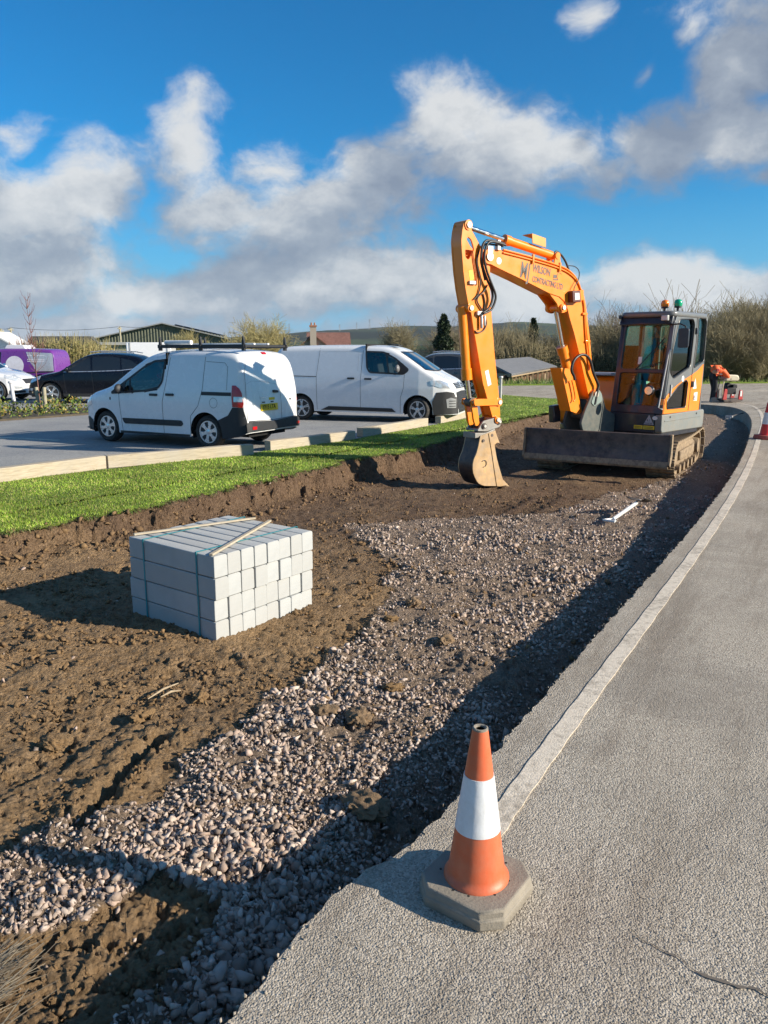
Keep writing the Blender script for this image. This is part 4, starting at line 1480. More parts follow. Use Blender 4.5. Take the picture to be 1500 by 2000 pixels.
    mb.prism(rounded([(-.42, 1.45), (-.20, 1.45), (-.30, 2.15), (-.45, 2.15)], .06), .47, .90, 'xz')
    mb.build('seat', simple('seat_cloth', (.03, .03, .032), .9), root, None, .03, 3)
    for y_ in (.36, 1.0):
        mb = MB()
        mb.prism(rounded([(-.25, 1.1), (.42, 1.1), (.46, 1.52), (.34, 1.56), (-.25, 1.5)], .05), y_ - .07, y_ + .05, 'xz')
        mb.tube([(.36, y_, 1.54), (.39, y_, 1.74)], [.018, .028], 8)
        mb.build('control_console', simple('console_grey', (.34, .46, .42), .6), root, None, .015)
    mb = MB()
    mb.box((.25, .62, 1.10), (1.0, .8, .06))
    mb.build('cab_floor', simple('cab_mat', (.06, .07, .07), .9), root)
    mb = MB()
    mb.box((.62, .34, 1.56), (.05, .16, .13), None, (0, .2, .4))
    mb.build('monitor', cblack, root, None, .01)
    mb = MB()
    for y_ in (.55, .72):
        mb.tube([(.62, y_, 1.13), (.66, y_, 1.5)], .012, 6)
        mb.box((.66, y_, 1.16), (.14, .10, .02), None, (0, -.4, 0))
    mb.build('travel_lever', simple('lever_orange', (.5, .12, .03), .5), root, None, .004)
    # lamps, mirrors, rail
    mb = MB()
    mb.box((.90, .985, 2.565), (.06, .11, .085))
    lm = mb.build('work_lamp', greyst, root, None, .008)
    mb = MB()
    mb.box((.933, .985, 2.565), (.004, .09, .065))
    mb.build('lens', simple('lamp_lens', (.72, .66, .64), .15), lm)
    mb = MB()
    mb.box((.86, .20, 2.60), (.10, .05, .06), None, (0, 0, .5))
    mb.build('corner_lamp', cblack, root, None, .008)
    mb = MB()
    mb.tube([FM @ Vector(p) for p in ((1.10, 1.02, .012), (1.10, 1.02, .05), (1.085, .95, .055), (1.04, .10, .055), (1.09, .08, .05), (1.09, .08, .01))], .011, 8)
    mb.build('grab_rail', greyst, root, 40)
    mb = MB()
    mb.sphere((1.13, .91, 1.43), .082, 18, 12, (.45, 1, 1.05))
    mr = mb.build('round_mirror', cblack, root, 40)
    mb = MB()
    mb.tube([(1.13, .95, 1.43), (1.08, 1.07, 1.44)], .01, 6)
    mb.build('bracket', hosem, mr, 40)
    mb = MB()
    mb.lathe([(.066, 0), (.064, .004)], 20, Matrix.Translation((1.166, .91, 1.43)) @ Matrix.Rotation(R(90), 4, 'Y'))
    mb.build('mirror_glass', chrome, mr, 40)
    mb = MB()
    mb.prism(rounded([(1.19, 2.10), (1.36, 2.10), (1.36, 2.40), (1.19, 2.40)], .04), .80, .85, 'yz')
    um = mb.build('door_mirror', cblack, root, None, .01)
    mb = MB()
    mb.tube([(.82, 1.05, 2.46), (.86, 1.22, 2.47), (.84, 1.30, 2.43), (.83, 1.29, 2.3)], .012, 8)
    mb.build('bracket', hosem, um, 40)
    for (x_, y_, rgb, nm) in ((.52, .80, (.85, .22, .01), 'amber_beacon'), (.52, 1.02, (.0, .36, .17), 'green_beacon')):
        mb = MB()
        mb.lathe([(.02, 2.67), (.02, 2.73), (.055, 2.735), (.055, 2.76), (.03, 2.765)], 16, Matrix.Translation((x_, y_, 0)))
        bc = mb.build(nm, hosem, root, 40)
        mb = MB()
        mb.lathe([(.058, 2.76), (.066, 2.79), (.066, 2.82), (.05, 2.855), (.02, 2.868), (0, 2.87)], 18, Matrix.Translation((x_, y_, 0)))
        mb.build('lens', simple(nm + '_plastic', rgb, .12, 0, .05, 5, 0, 60, .5), bc, 40)
    # ---------------- boom, arm and bucket, in the plane of the boom
    B = Matrix.Translation((1.05, .1, 0)) @ Matrix.Rotation(R(-11.44), 4, 'Z')
    boom = [(2.898, 3.371), (2.80, 3.44), (2.665, 3.456), (2.045, 3.394), (1.528, 3.326), (1.30, 3.29), (1.193, 3.257), (1.08, 3.19), (.982, 3.094), (.88, 3.0), (.826, 2.925), (.76, 2.76), (.712, 2.57), (.624, 2.246), (.523, 1.778), (.40, 1.50), (.40, 1.36), (.50, 1.27), (.58, 1.33), (.68, 1.569), (.863, 2.014), (1.007, 2.329), (1.118, 2.537), (1.18, 2.68), (1.25, 2.79), (1.373, 2.86), (1.601, 2.9), (2.186, 3.07), (2.603, 3.182), (2.84, 3.25), (2.90, 3.30)]
    mb = MB(B)
    mb.prism(boom, -.13, .13, 'xz')
    bo = mb.build('boom', orange, root, None, .006)
    # side plates standing a little proud, edges show as a lip
    for s_ in (1, -1):
        mb = MB(B)
        c = Vector((1.5, 2.9))
        mb.prism(boom, s_ * .128, s_ * .142, 'xz')
        mb.build('side_plate', orange, bo, None, .003)
    stick = [(3.255, 3.796), (3.31, 3.75), (3.335, 3.66), (3.35, 3.523), (3.337, 3.39), (3.301, 3.123), (3.258, 2.907), (3.19, 2.66), (3.14, 2.58), (3.10, 2.40), (3.03, 2.15), (2.884, 1.593), (2.672, 1.087), (2.516, 1.103), (2.548, 1.369), (2.668, 2.015), (2.75, 2.577), (2.80, 2.95), (2.80, 3.25), (2.84, 3.37), (2.93, 3.44), (3.009, 3.495), (3.158, 3.672), (3.20, 3.77)]
    hole = rounded([(3.235, 3.59), (3.28, 3.46), (3.265, 3.31), (3.21, 3.28), (3.11, 3.42), (3.165, 3.55)], .03)
    for s_ in (1, -1):
        plate(stick, [hole], s_ * .085, s_ * .11, 'xz', B).build('arm_side_plate', orange, root, None, .003)
    mb = MB(B)
    inner = [(3.24, 3.05), (3.20, 2.86), (3.13, 2.62), (3.02, 2.2), (2.88, 1.66), (2.66, 1.11), (2.53, 1.12), (2.56, 1.37), (2.68, 2.01), (2.76, 2.58), (2.82, 3.0), (3.0, 3.2)]
    mb.prism(inner, -.086, .086, 'xz')
    arm = mb.build('arm', orange, root, None, .004)
    # curved back plate of the arm
    bk = [(3.27, 3.775), (3.325, 3.70), (3.345, 3.60), (3.345, 3.5), (3.33, 3.39), (3.295, 3.123), (3.252, 2.907), (3.185, 2.66)]
    mb = MB(B)
    mb.prism(bk + [(p[0] - .03, p[1]) for p in bk[::-1]], -.086, .086, 'xz')
    mb.build('back_plate', orange, arm, None, .003)
    def cyl(name, a, b, r, y, mat, parent, n=18, M=B):
        mb = MB(M)
        mb.tube([(a[0], y, a[1]), (b[0], y, b[1])], r, n)
        return mb.build(name, mat, parent, 40)
    def pin(p, y0, y1, r, mat=pinm, parent=None, name='pin'):
        mb = MB(B)
        mb.tube([(p[0], y0, p[1]), (p[0], y1, p[1])], r, 18)
        return mb.build(name, mat, parent or root, 40)
    # boss plates and pins
    for p, yy, r in (((3.23, 3.737), .125, .05), ((2.855, 3.345), .15, .075), ((3.165, 2.637), .135, .042), ((1.30, 2.70), .165, .042), ((.47, 1.36), .20, .06), ((2.56, 1.305), .135, .042), ((2.60, 1.05), .15, .04)):
        pin(p, -yy, yy, r * 1.35, orange, None, 'boss')
        pin(p, -yy - .02, yy + .02, r * .8)
    mb = MB(B)
    mb.lathe([(.048, 0), (.048, .003)], 24, Matrix.Translation((2.665, .142, 3.30)) @ Matrix.Rotation(R(-90), 4, 'X'))
    mb.build('round_label', white_st, bo)
    # arm cylinder on the boom's back
    cyl('arm_cylinder_rod', (3.20, 3.74), (2.36, 3.61), .033, 0, chrome, root)
    ac = cyl('arm_cylinder', (2.42, 3.62), (1.45, 3.475), .062, 0, orange, root)
    cyl('gland', (2.44, 3.622), (2.34, 3.608), .074, 0, orange, ac)
    pin((1.40, 3.46), -.1, .1, .05, orange, None, 'boss')
    mb = MB(B)
    mb.prism([(1.30, 3.26), (1.48, 3.28), (1.44, 3.50), (1.36, 3.50)], -.09, -.065, 'xz')
    mb.prism([(1.30, 3.26), (1.48, 3.28), (1.44, 3.50), (1.36, 3.50)], .065, .09, 'xz')
    mb.build('cylinder_bracket', orange, bo, None, .004)
    mb = MB(B)
    mb.prism([(1.97, 3.735), (1.675, 3.69), (1.668, 3.56), (1.953, 3.60)], .085, .095, 'xz')
    mb.prism([(1.97, 3.735), (1.675, 3.69), (1.675, 3.682), (1.97, 3.727)], -.10, .086, 'xz')
    mb.build('hose_guard', simple('guard_orange', (.80, .30, .05), .5), root, None, .003)
    # boom cylinder
    cyl('boom_cylinder_rod', (1.30, 2.70), (1.08, 2.05), .036, 0, chrome, root)
    bcx = cyl('boom_cylinder', (1.11, 2.10), (.66, 1.06), .075, 0, orange, root)
    cyl('gland', (1.12, 2.12), (1.07, 2.01), .09, 0, orange, bcx)
    pin((.64, 1.02), -.12, .12, .055, steel_d)
    mb = MB(B)
    mb.prism([(1.24, 1.79), (1.03, 1.775), (.745, 1.13), (.82, 1.06), (.96, 1.10)], .095, .11, 'xz')
    mb.prism([(1.24, 1.79), (.96, 1.10), (.945, 1.105), (1.225, 1.79)], -.12, .096, 'xz')
    mb.build('cylinder_guard', orange, root, None, .004)
    # boom lug for the cylinder
    for s_ in (1, -1):
        mb = MB(B)
        mb.prism(rounded([(1.6, 2.905), (1.40, 2.75), (1.36, 2.64), (1.26, 2.62), (1.15, 2.66), (1.19, 2.76), (1.36, 2.88)], .03), s_ * .09, s_ * .128, 'xz')
        mb.build('cylinder_lug', orange, bo, None, .004)
    # swing post
    mb = MB(B)
    for s_ in (1, -1):
        mb.prism(rounded([(.30, 1.33), (.42, 1.46), (.54, 1.42), (.72, 1.10), (.80, .90), (.72, .74), (-.05, .72), (-.05, 1.0), (.20, 1.12)], .05), s_ * .155, s_ * .20, 'xz')
    mb.box((.15, 0, .88), (.5, .32, .22))
    mb.lathe([(.17, .62), (.17, 1.02)], 24, Matrix.Translation((-.05, 0, 0)))
    sp = mb.build('swing_post', greenp, root, None, .01)
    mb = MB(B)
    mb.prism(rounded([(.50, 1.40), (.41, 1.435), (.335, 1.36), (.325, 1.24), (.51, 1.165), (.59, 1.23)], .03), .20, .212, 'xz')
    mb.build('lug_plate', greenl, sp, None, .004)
    mb = MB(B)
    mb.box((.9, -.28, 1.04), (.17, .12, .28), None, (0, .1, 0))
    mb.build('step_lamp', cblack, root, None, .02)
    # bucket cylinder and linkage
    bky = 0
    cyl('bucket_cylinder', (3.22, 2.66), (3.10, 1.66), .066, 0, orange, root)
    cyl('gland', (3.115, 1.80), (3.095, 1.64), .08, 0, orange, root)
    cyl('bucket_cylinder_rod', (3.10, 1.70), (3.03, 1.33), .036, 0, chrome, root)
    pin((3.02, 1.32), -.17, .13, .038)
    pin((3.02, 1.32), -.06, .06, .07, steel_d, None, 'boss')
    for s_ in (1, -1):
        mb = MB(B)
        mb.prism(rounded([(3.08, 1.36), (3.06, 1.27), (2.56, 1.26), (2.51, 1.31), (2.56, 1.355), (2.98, 1.37)], .03), s_ * .118, s_ * .142, 'xz')
        mb.build('tipping_link', orange, root, None, .004)
        mb = MB(B)
        mb.prism(rounded([(3.08, 1.34), (2.98, 1.38), (2.92, 1.08), (2.90, .98), (2.98, .97), (3.02, 1.06)], .02), s_ * .05, s_ * .085, 'xz')
        mb.build('bucket_link', orange, root, None, .004)
    # quick hitch
    mb = MB(B)
    for s_ in (1, -1):
        mb.prism(rounded([(2.99, .90), (2.87, 1.045), (2.56, 1.09), (2.49, 1.05), (2.53, .94), (2.80, .885)], .03), s_ * .10, s_ * .13, 'xz')
    mb.prism([(2.96, .90), (2.96, .93), (2.56, .96), (2.56, .93)], -.10, .10, 'xz')
    mb.prism([(3.04, .88), (3.04, .80), (2.90, .82), (2.65, .87), (2.65, .92), (2.82, .87)], -.12, .145, 'xz')
    qh = mb.build('quick_hitch', simple('hitch_grey', (.28, .275, .26), .5, .4, .25, 8, .3, 50, 0, .4), root, None, .005)
    for p in ((2.86, .97), (2.56, 1.02)):
        pin(p, -.15, .15, .042, steel_d, None, 'hitch_pin')
        pin(p, .12, .165, .022)
    # bucket
    shell = [(2.66, .89), (2.80, .865), (2.954, .83), (2.985, .695), (3.02, .585), (3.07, .50), (3.089, .43), (3.089, .357), (3.075, .29), (3.045, .231), (3.0, .165), (2.961, .127), (2.90, .098), (2.846, .081), (2.584, .051), (2.40, .02)]
    ins = [(p[0] - .022 * (1 if i > 2 else .3), p[1] + (.022 if i > 10 else -.004 if i > 2 else -.022)) for i, p in enumerate(shell)]
    mb = MB(B)
    mb.prism(shell + ins[::-1], -.145, .145, 'xz')
    bu = mb.build('bucket', bucketd, root, 40)
    sidep = [(2.954, .832), (2.66, .894), (2.60, .78), (2.558, .70), (2.61, .71), (2.672, .681), (2.65, .60), (2.622, .486), (2.552, .31), (2.481, .147), (2.41, .07), (2.33, .02), (2.40, .012)] + shell[::-1][1:-3]
    for s_ in (1, -1):
        mb = MB(B)
        mb.prism(sidep, s_ * .145, s_ * .163, 'xz')
        mb.build('bucket_side', bucketm, bu, None, .003)
        mb = MB(B)
        mb.prism([(2.80, .86), (2.66, .894), (2.672, .681), (2.622, .486), (2.552, .31), (2.481, .147), (2.33, .02), (2.60, .05), (2.66, .3), (2.73, .6)], s_ * .163, s_ * .173, 'xz')
        mb.build('wear_plate', bucketm, bu, None, .003)
    for y_ in (-.12, -.04, .04, .12):
        mb = MB(B)
        mb.prism([(2.44, .05), (2.44, .01), (2.27, -.01), (2.27, .005)], y_ - .03, y_ + .03, 'xz')
        mb.build('tooth', mudsteel, bu, None, .004)
    mb = MB(B)
    mb.tube([(2.875 + .05 * math.cos(a_), .173, .42 + .05 * math.sin(a_)) for a_ in [R(40 + k * 20) for k in range(13)]], .005, 6)
    mb.build('weld_mark', steel_d, bu, 40)
    for p in ((2.90, .76), (2.73, .83)):
        pin(p, .16, .178, .022, steel_d, bu, 'bolt')
    # hoses and pipes
    def hose(pts, y, r=.014, mat=hosem, name='hose', parent=root):
        sm_ = catmull([(p[0], (y if not hasattr(y, '__len__') else y[i]), p[1]) for i, p in enumerate(pts)], 5)
        mb = MB(B)
        mb.tube(sm_, r, 8)
        return mb.build(name, mat, parent, 60)
    hose([(2.6, 3.53), (2.745, 3.552), (2.927, 3.553), (3.009, 3.479), (3.03, 3.321), (2.988, 3.174), (2.908, 3.027), (2.81, 2.879), (2.8, 2.763), (2.861, 2.645), (2.977, 2.572)], .17, .017)
    hose([(2.6, 3.51), (2.762, 3.533), (2.912, 3.528), (2.983, 3.434), (2.999, 3.298), (2.951, 3.151), (2.859, 2.989), (2.772, 2.84), (2.773, 2.74), (2.845, 2.621), (2.983, 2.563)], .20, .017)
    hose([(2.6, 3.50), (2.80, 3.51), (2.95, 3.50), (3.0, 3.40), (3.02, 3.28), (2.975, 3.14), (2.93, 3.02)], .15, .013)
    hose([(3.032, 3.421), (3.08, 3.283), (3.044, 3.135), (2.996, 2.987), (3.034, 2.833), (3.116, 2.753)], .13, .010)
    hose([(3.15, 3.40), (3.12, 3.25), (3.08, 3.1), (3.06, 2.95)], .125, .008, simple('painted_shade_orange', (.45, .12, .03), .5))  # strand of darkened orange, shade put into its colour
    hose([(2.867, 2.962), (2.928, 2.875), (3.032, 2.794), (3.052, 2.733), (2.985, 2.65), (2.918, 2.583)], .13, .011)
    hose([(2.937, 2.837), (2.901, 2.723), (2.918, 2.606)], .125, .010)
    hose([(2.894, 2.537), (2.86, 2.43), (2.91, 2.34), (3.02, 2.30), (3.08, 2.33)], .125, .010)
    hose([(1.015, 1.60), (1.038, 1.66), (1.103, 1.759), (1.06, 1.897), (.948, 1.975), (.829, 1.992), (.718, 1.948), (.642, 1.85), (.59, 1.725), (.495, 1.59), (.432, 1.498), (.453, 1.417), (.50, 1.2)], .21, .022)
    hose([(1.015, 1.6), (.966, 1.484), (.913, 1.314), (.95, 1.26)], .15, .013, orange, 'pipe')
    hose([(1.447, 3.482), (1.389, 3.526), (1.28, 3.484), (1.165, 3.382), (1.05, 3.2)], .05, .016)
    hose([(1.256, 3.318), (1.116, 3.312), (1.017, 3.247), (1.023, 3.126), (1.109, 3.0), (1.10, 2.92)], .19, .007)
    for q, off in enumerate((.045, .085)):
        hose([(2.60, 3.50 - off), (2.045, 3.44 - off), (1.528, 3.372 - off), (1.24, 3.31 - off), (1.05 - off * .3, 3.185 - off * .8), (.90 - off * .2 + .03, 3.01 - off * .4), (.80 + off * .3, 2.76), (.735 + off * .6, 2.5), (.65 + off, 2.22), (.56 + off, 1.85), (.56 + off, 1.75)], .155, .013, orange, 'pipe')
    for (sx, sz) in ((2.0, 3.37), (1.42, 3.29), (.80, 2.62), (.70, 2.2)):
        mb = MB(B)
        mb.box((sx, .16, sz), (.035 if sz > 2.7 else .11, .03, .13 if sz > 2.7 else .035))
        mb.build('pipe_clamp', orange, root, None, .004)
    mb = MB(B)
    mb.box((2.70, .15, 3.51), (.06, .06, .14))
    mb.box((2.84, .13, 3.44), (.10, .05, .10))
    mb.build('hose_block', greyst, root, None, .006)
    mb = MB(B)
    mb.box((3.0, .13, 2.57), (.12, .05, .06))
    mb.box((3.15, .125, 2.98), (.12, .04, .05))
    mb.tube([(2.98, .15, 2.54), (2.97, .15, 2.36)], .022, 8)
    mb.tube([(2.92, .15, 2.54), (2.915, .15, 2.40)], .018, 8)
    mb.build('valve_block', greyst, root, None, .006)
    # work light on the boom
    mb = MB(B)
    mb.prism([(1.20, 2.95), (1.02, 2.96), (.99, 2.79), (1.18, 2.78)], .142, .24, 'xz')
    wl = mb.build('boom_lamp', simple('lamp_red_black', (.10, .02, .015), .4), root, None, .01)
    mb = MB(B)
    mb.prism([(1.15, 2.92), (1.05, 2.925), (1.03, 2.825), (1.14, 2.815)], .238, .246, 'xz')
    mb.build('lens', MATS['lamp_lens'], wl)
    mb = MB(B)
    mb.prism([(1.018, 2.965), (.90, 2.98), (.88, 2.83), (1.0, 2.80)], .142, .20, 'xz')
    mb.build('lamp_bracket', orange, wl, None, .004)
    # labels and the owner's lettering
    mb = MB(B)
    mb.prism([(3.205, 3.135), (3.14, 3.146), (3.105, 3.036), (3.175, 3.012)], .11, .113, 'xz')
    mb.build('yellow_label', simple('label_lemon', (.82, .78, .03), .5), arm)
    mb = MB(B)
    mb.prism([(2.85, 1.761), (2.785, 1.782), (2.715, 1.57), (2.785, 1.543)], .11, .113, 'xz')
    mb.build('white_label', white_st, arm)
    sl_ = Vector((-1, -.135))
    def lett(txt, s0, z0, size, xs, bold=.0):
        M = B @ frame((s0, .1446, z0), (sl_.x, 0, sl_.y), (.10, 0, 1))
        text(txt, 'lettering', grey_tx, bo, M, size, xs, .0008, 'LEFT', bold)
    lett('MJ', 2.25, 3.105, .32, .62, .004)
    lett('WILSON', 1.985, 3.20, .15, .66, .0035)
    lett('CONTRACTING LTD', 1.985, 3.055, .115, .62, .003)
    mb = MB(B)
    mb.tube([(1.40 + .055 * math.cos(a_), .1435, 3.155 + .055 * math.sin(a_)) for a_ in [R(-60 + k * 20) for k in range(11)]], .004, 5)
    mb.box((1.50, .1442, 3.15), (.07, .002, .05))
    mb.box((1.485, .1442, 3.105), (.10, .002, .018))
    mb.build('digger_emblem', grey_tx, bo)
    return root
excavator()
# ================================================================ VEHICLES
tyre_m = simple('tyre_rubber', (.022, .022, .022), .8, 0, .2, 12, .2, 60, 0, .35, (.14, .12, .10))
rim_m = simple('wheel_silver', (.62, .63, .65), .28, .7, .1)
rim_d = simple('wheel_shadow', (.03, .03, .03), .6)  # near-black dish colour, shade behind the spokes painted in
vglass = simple('vehicle_glass', (.012, .016, .020), .04, 0, .05, 3, 0, 60, 0, 0, (.3, .24, .17), .8)
trim_b = simple('trim_black', (.022, .023, .026), .55, 0, .12, 8)
seam_m = simple('seam_dark', (.03, .032, .036), .7)
liner_m = simple('arch_liner', (.008, .008, .008), .95)
wpaint = simple('van_white', (.76, .77, .78), .25, 0, .01, 2.5, 0, 60, .6)
red_l = simple('lamp_red', (.45, .008, .012), .12, 0, .1, 9, 0, 60, .5)
clear_l = simple('lamp_clear', (.62, .66, .70), .10, .35, .25, 18, 0, 60, .8)
blackp = simple('gloss_black', (.003, .0045, .010), .22, 0, .05, 3, 0, 60, .12, 0, (.3, .24, .17), .35)

m_glass('van_glass', (.50, .60, .60), .9)
seat_c = simple('seat_fabric', (.06, .062, .07), .9)
def chaikin(p, n=2):
    for _ in range(n):
        q = [p[0]]
        for a, b in zip(p[:-1], p[1:]):
            q += [tuple(.75 * np.array(a) + .25 * np.array(b)), tuple(.25 * np.array(a) + .75 * np.array(b))]
        q.append(p[-1])
        p = q
    return p
class Vehicle:
    def __init__(s, name, label, cat, loc, heading, sp, paint, group=None):
        s.sp, s.paint = sp, paint
        s.root = thing(name, label, cat, loc, heading, group)
        s.make_body()
    def make_body(s):
        sp = s.sp
        prof = chaikin(sp['prof'], 2)
        px, pz = np.array([p[0] for p in prof]), np.array([p[1] for p in prof])
        st = []
        for a, b in zip(prof[:-1], prof[1:]):
            L = math.hypot(b[0] - a[0], b[1] - a[1])
            n = max(1, int(L / .05))
            st += [a[0] + (b[0] - a[0]) * k / n for k in range(n)]
        st.append(prof[-1][0])
        for xc in sp['wheels']:
            r = sp['arch']
            st += [xc + r * math.cos(R(a)) for a in range(0, 181, 10)] + [xc - r - .004, xc + r + .004]
        st = sorted(set(round(q, 4) for q in st if prof[0][0] <= q <= prof[-1][0]))
        pl = np.array(sp['plan'])
        tm = np.array(sp['tumble'])
        lo = np.array(sp['low'])
        NS, NC, NR = 16, 5, 6
        V, Fc = [], []
        ring_n = 2 * (NS + NC + NR) + 1
        for x in st:
            zt = float(np.interp(x, px, pz))
            W = float(np.interp(x, pl[:, 0], pl[:, 1]))
            zl = float(np.interp(x, lo[:, 0], lo[:, 1]))
            for xc in sp['wheels']:
                dx = abs(x - xc)
                if dx <= sp['arch']:
                    zl = max(zl, sp['wr'] + math.sqrt(max(0, sp['arch'] ** 2 - dx * dx)))
            zt = max(zt, zl + .03)
            rc = min(sp.get('rc', .12), .45 * (zt - zl))
            cr = sp.get('crown', .03) * min(1, W / .8)
            zs = zt - cr - rc
            half = []
            fy = lambda z: W * float(np.interp(z, tm[:, 0], tm[:, 1]))
            for k in range(NS):
                z = zl + (zs - zl) * k / (NS - 1)
                half.append((fy(z), z))
            ys = fy(zs)
            lean = fy(zs) - fy(zs + rc)
            for k in range(1, NC + 1):
                a = math.pi / 2 * k / NC
                half.append((ys - rc * (1 - math.cos(a)) - lean * .5 * math.sin(a), zs + rc * math.sin(a)))
            ye = half[-1][0]
            for k in range(1, NR + 1):
                y = ye * (1 - k / NR)
                half.append((y, zs + rc + cr * (1 - (y / ye) ** 2)))
            full = half + [(-y, z) for y, z in half[::-1]]
            del full[len(half)]
            V += [(x, y, z) for y, z in full]
            m = len(full)
        nr = len(st)
        for i in range(nr - 1):
            for k in range(m - 1):
                Fc.append((i * m + k, i * m + k + 1, (i + 1) * m + k + 1, (i + 1) * m + k))
        Fc.append(tuple(range(m - 1, -1, -1)))
        Fc.append(tuple(range((nr - 1) * m, nr * m)))
        mb = MB()
        mb.add(V, Fc)
        me = bpy.data.meshes.new('body')
        me.from_pydata(mb.v, [], mb.f)
        bm = bmesh.new()
        bm.from_mesh(me)
        bmesh.ops.recalc_face_normals(bm, faces=bm.faces)
        # outside must face out
        s.bvh = BVHTree.FromBMesh(bm)
        bm.to_mesh(me)
        bm.free()
        s.body = finish('body', me, s.paint, s.root, 38)
        w0 = max(q[1] for q in sp['plan'])
        mb = MB()
        mb.box(((prof[0][0] + prof[-1][0]) / 2, 0, .42), ((prof[-1][0] - prof[0][0]) * .93, 2 * (w0 - .30), .42))
        mb.build('underbody', liner_m, s.root)
        for xc in sp['wheels']:
            for sd in (1, -1):
                mb = MB()
                r = sp['arch'] - .004
                pts = [(xc + r * math.cos(R(a)), sp['wr'] + r * math.sin(R(a))) for a in range(-20, 201, 11)]
                y0, y1 = sd * (w0 * .955 - .015), sd * (w0 - .36)
                vs = [(p[0], y0, p[1]) for p in pts] + [(p[0], y1, p[1]) for p in pts]
                n = len(pts)
                mb.add(vs, [(i, i + 1, n + i + 1, n + i) for i in range(n - 1)] + [tuple(range(n, 2 * n))])
                mb.build('arch_liner', liner_m, s.root)
        for xc in sp['wheels']:
            for sd in (1, -1):
                s.wheel(xc, sd, w0)
    def wheel(s, xc, sd, w0):
        sp = s.sp
        r, tw = sp['wr'], .20
        rr = r * sp.get('rimf', .66)
        M = Matrix.Translation((xc, sd * (w0 - .055 - tw / 2), r)) @ Matrix.Rotation(R(-90 * sd), 4, 'X')
        if xc > 0 and sp.get('steer'):
            M = M @ Matrix.Rotation(sp['steer'] * sd, 4, 'Y')
        mb = MB(M)
        h = tw / 2
        mb.lathe([(rr, -h * .7), (rr + .02, -h), (r - .04, -h), (r - .012, -h * .75), (r, -h * .45), (r, h * .45), (r - .012, h * .75), (r - .04, h), (rr + .02, h), (rr, h * .7)], 40, None, True)
        w = mb.build('wheel', tyre_m, s.root, 40)
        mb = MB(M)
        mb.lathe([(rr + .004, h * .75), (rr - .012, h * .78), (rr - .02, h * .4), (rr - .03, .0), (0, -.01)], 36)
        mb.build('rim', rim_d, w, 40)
        ns, style = sp.get('spokes', (6, 'cap'))
        mb = MB(M)
        mb.lathe([(rr + .003, h * .72), (rr + .001, h * .86), (rr - .018, h * .86), (rr - .024, h * .6)], 36, None, True)
        mb.build('rim_edge', rim_m, w, 40)
        mb = MB(M)
        mb.lathe([(rr * .30, h * .30), (rr * .28, h * .78), (rr * .10, h * .86), (0, h * .86)], 20)
        mb.build('hub', rim_m, w, 40)
        for k in range(ns):
            an = 2 * math.pi * (k + .25) / ns
            mb = MB(M)
            a = math.pi / ns
            wi, wo = rr * .17, rr * (.25 if style == 'cap' else .10)
            if style == 'cap':
                mb.prism([(rr * .2, -wi), (rr * .55, -wi * .85), (rr * .97, -wo * 1.15), (rr * .97, wo * 1.15), (rr * .55, wi * .85), (rr * .2, wi)], h * .55, h * .80, 'xy', Matrix.Rotation(an, 4, 'Z'))
            else:
                for dq in (-.12, .12):
                    mb.prism([(rr * .2, -.016), (rr * .97, -.014 + dq * rr * .6), (rr * .97, .014 + dq * rr * .6), (rr * .2, .016)], h * .55, h * .82, 'xy', Matrix.Rotation(an + dq * .4, 4, 'Z'))
            mb.build('spoke', rim_m, w, None, .004)
    def open_window(s, poly, axis):
        """cut the body shell behind a pane and glaze it"""
        me = s.body.data
        bm = bmesh.new()
        bm.from_mesh(me)
        cs = [f.calc_center_median() for f in bm.faces]
        a = np.array([(c.x, c.y) if axis == 'T' else (c.x, c.z) for c in cs])
        inside = in_poly(a[:, 0], a[:, 1], poly)
        sel = []
        for f, c, i in zip(bm.faces, cs, inside):
            if not i:
                continue
            if axis == 'L' and c.y < .3 or axis == 'R' and c.y > -.3 or axis == 'T' and c.z < .9:
                continue
            sel.append(f)
        bmesh.ops.delete(bm, geom=sel, context='FACES')
        bm.to_mesh(me)
        bm.free()
    def glaze(s, name, poly, axis, seal=.038):
        poly = rounded(poly, .035, 3)
        w = s.decal(name, poly, axis, MATS['van_glass'], .006, .0)
        c = Vector((sum(p[0] for p in poly) / len(poly), sum(p[1] for p in poly) / len(poly)))
        ring = list(poly) + [poly[0]]
        s.strip('window_seal', ring, axis, seal, trim_b, .008, w)
        s.todo = getattr(s, 'todo', []) + [([tuple(c + (Vector(p) - c) * .985) for p in poly], axis)]
        return w
    def finish_windows(s):
        for poly, ax in s.todo:
            s.open_window(poly, ax)
    def interior(s, xs, zf, x_dash, zd, seat_m, wheel_side):
        w0 = max(q[1] for q in s.sp['plan'])
        mb = MB()
        mb.box((xs - .42, 0, zf + .38), (.03, 2 * w0 - .16, 1.28))
        mb.build('bulkhead', liner_m, s.root)
        mb = MB()
        mb.box((xs + .35, 0, zf - .1), (1.7, 2 * w0 - .2, .05))
        mb.build('cab_floor', liner_m, s.root)
        for y in (-.40, .40):
            mb = MB()
            mb.prism(rounded([(xs - .25, zf), (xs + .25, zf), (xs + .25, zf + .14), (xs - .10, zf + .16), (xs - .22, zf + .70), (xs - .34, zf + .68)], .05), y - .22, y + .22, 'xz')
            mb.prism(rounded([(xs - .34, zf + .72), (xs - .22, zf + .72), (xs - .24, zf + .90), (xs - .33, zf + .90)], .03), y - .12, y + .12, 'xz')
            mb.build('seat', seat_m, s.root, None, .03)
        mb = MB()
        mb.prism(rounded([(x_dash - .15, zd - .35), (x_dash + .35, zd - .3), (x_dash + .35, zd), (x_dash + .02, zd + .02)], .06), -w0 + .12, w0 - .12, 'xz')
        mb.build('dashboard', trim_b, s.root, None, .02)
        mb = MB()
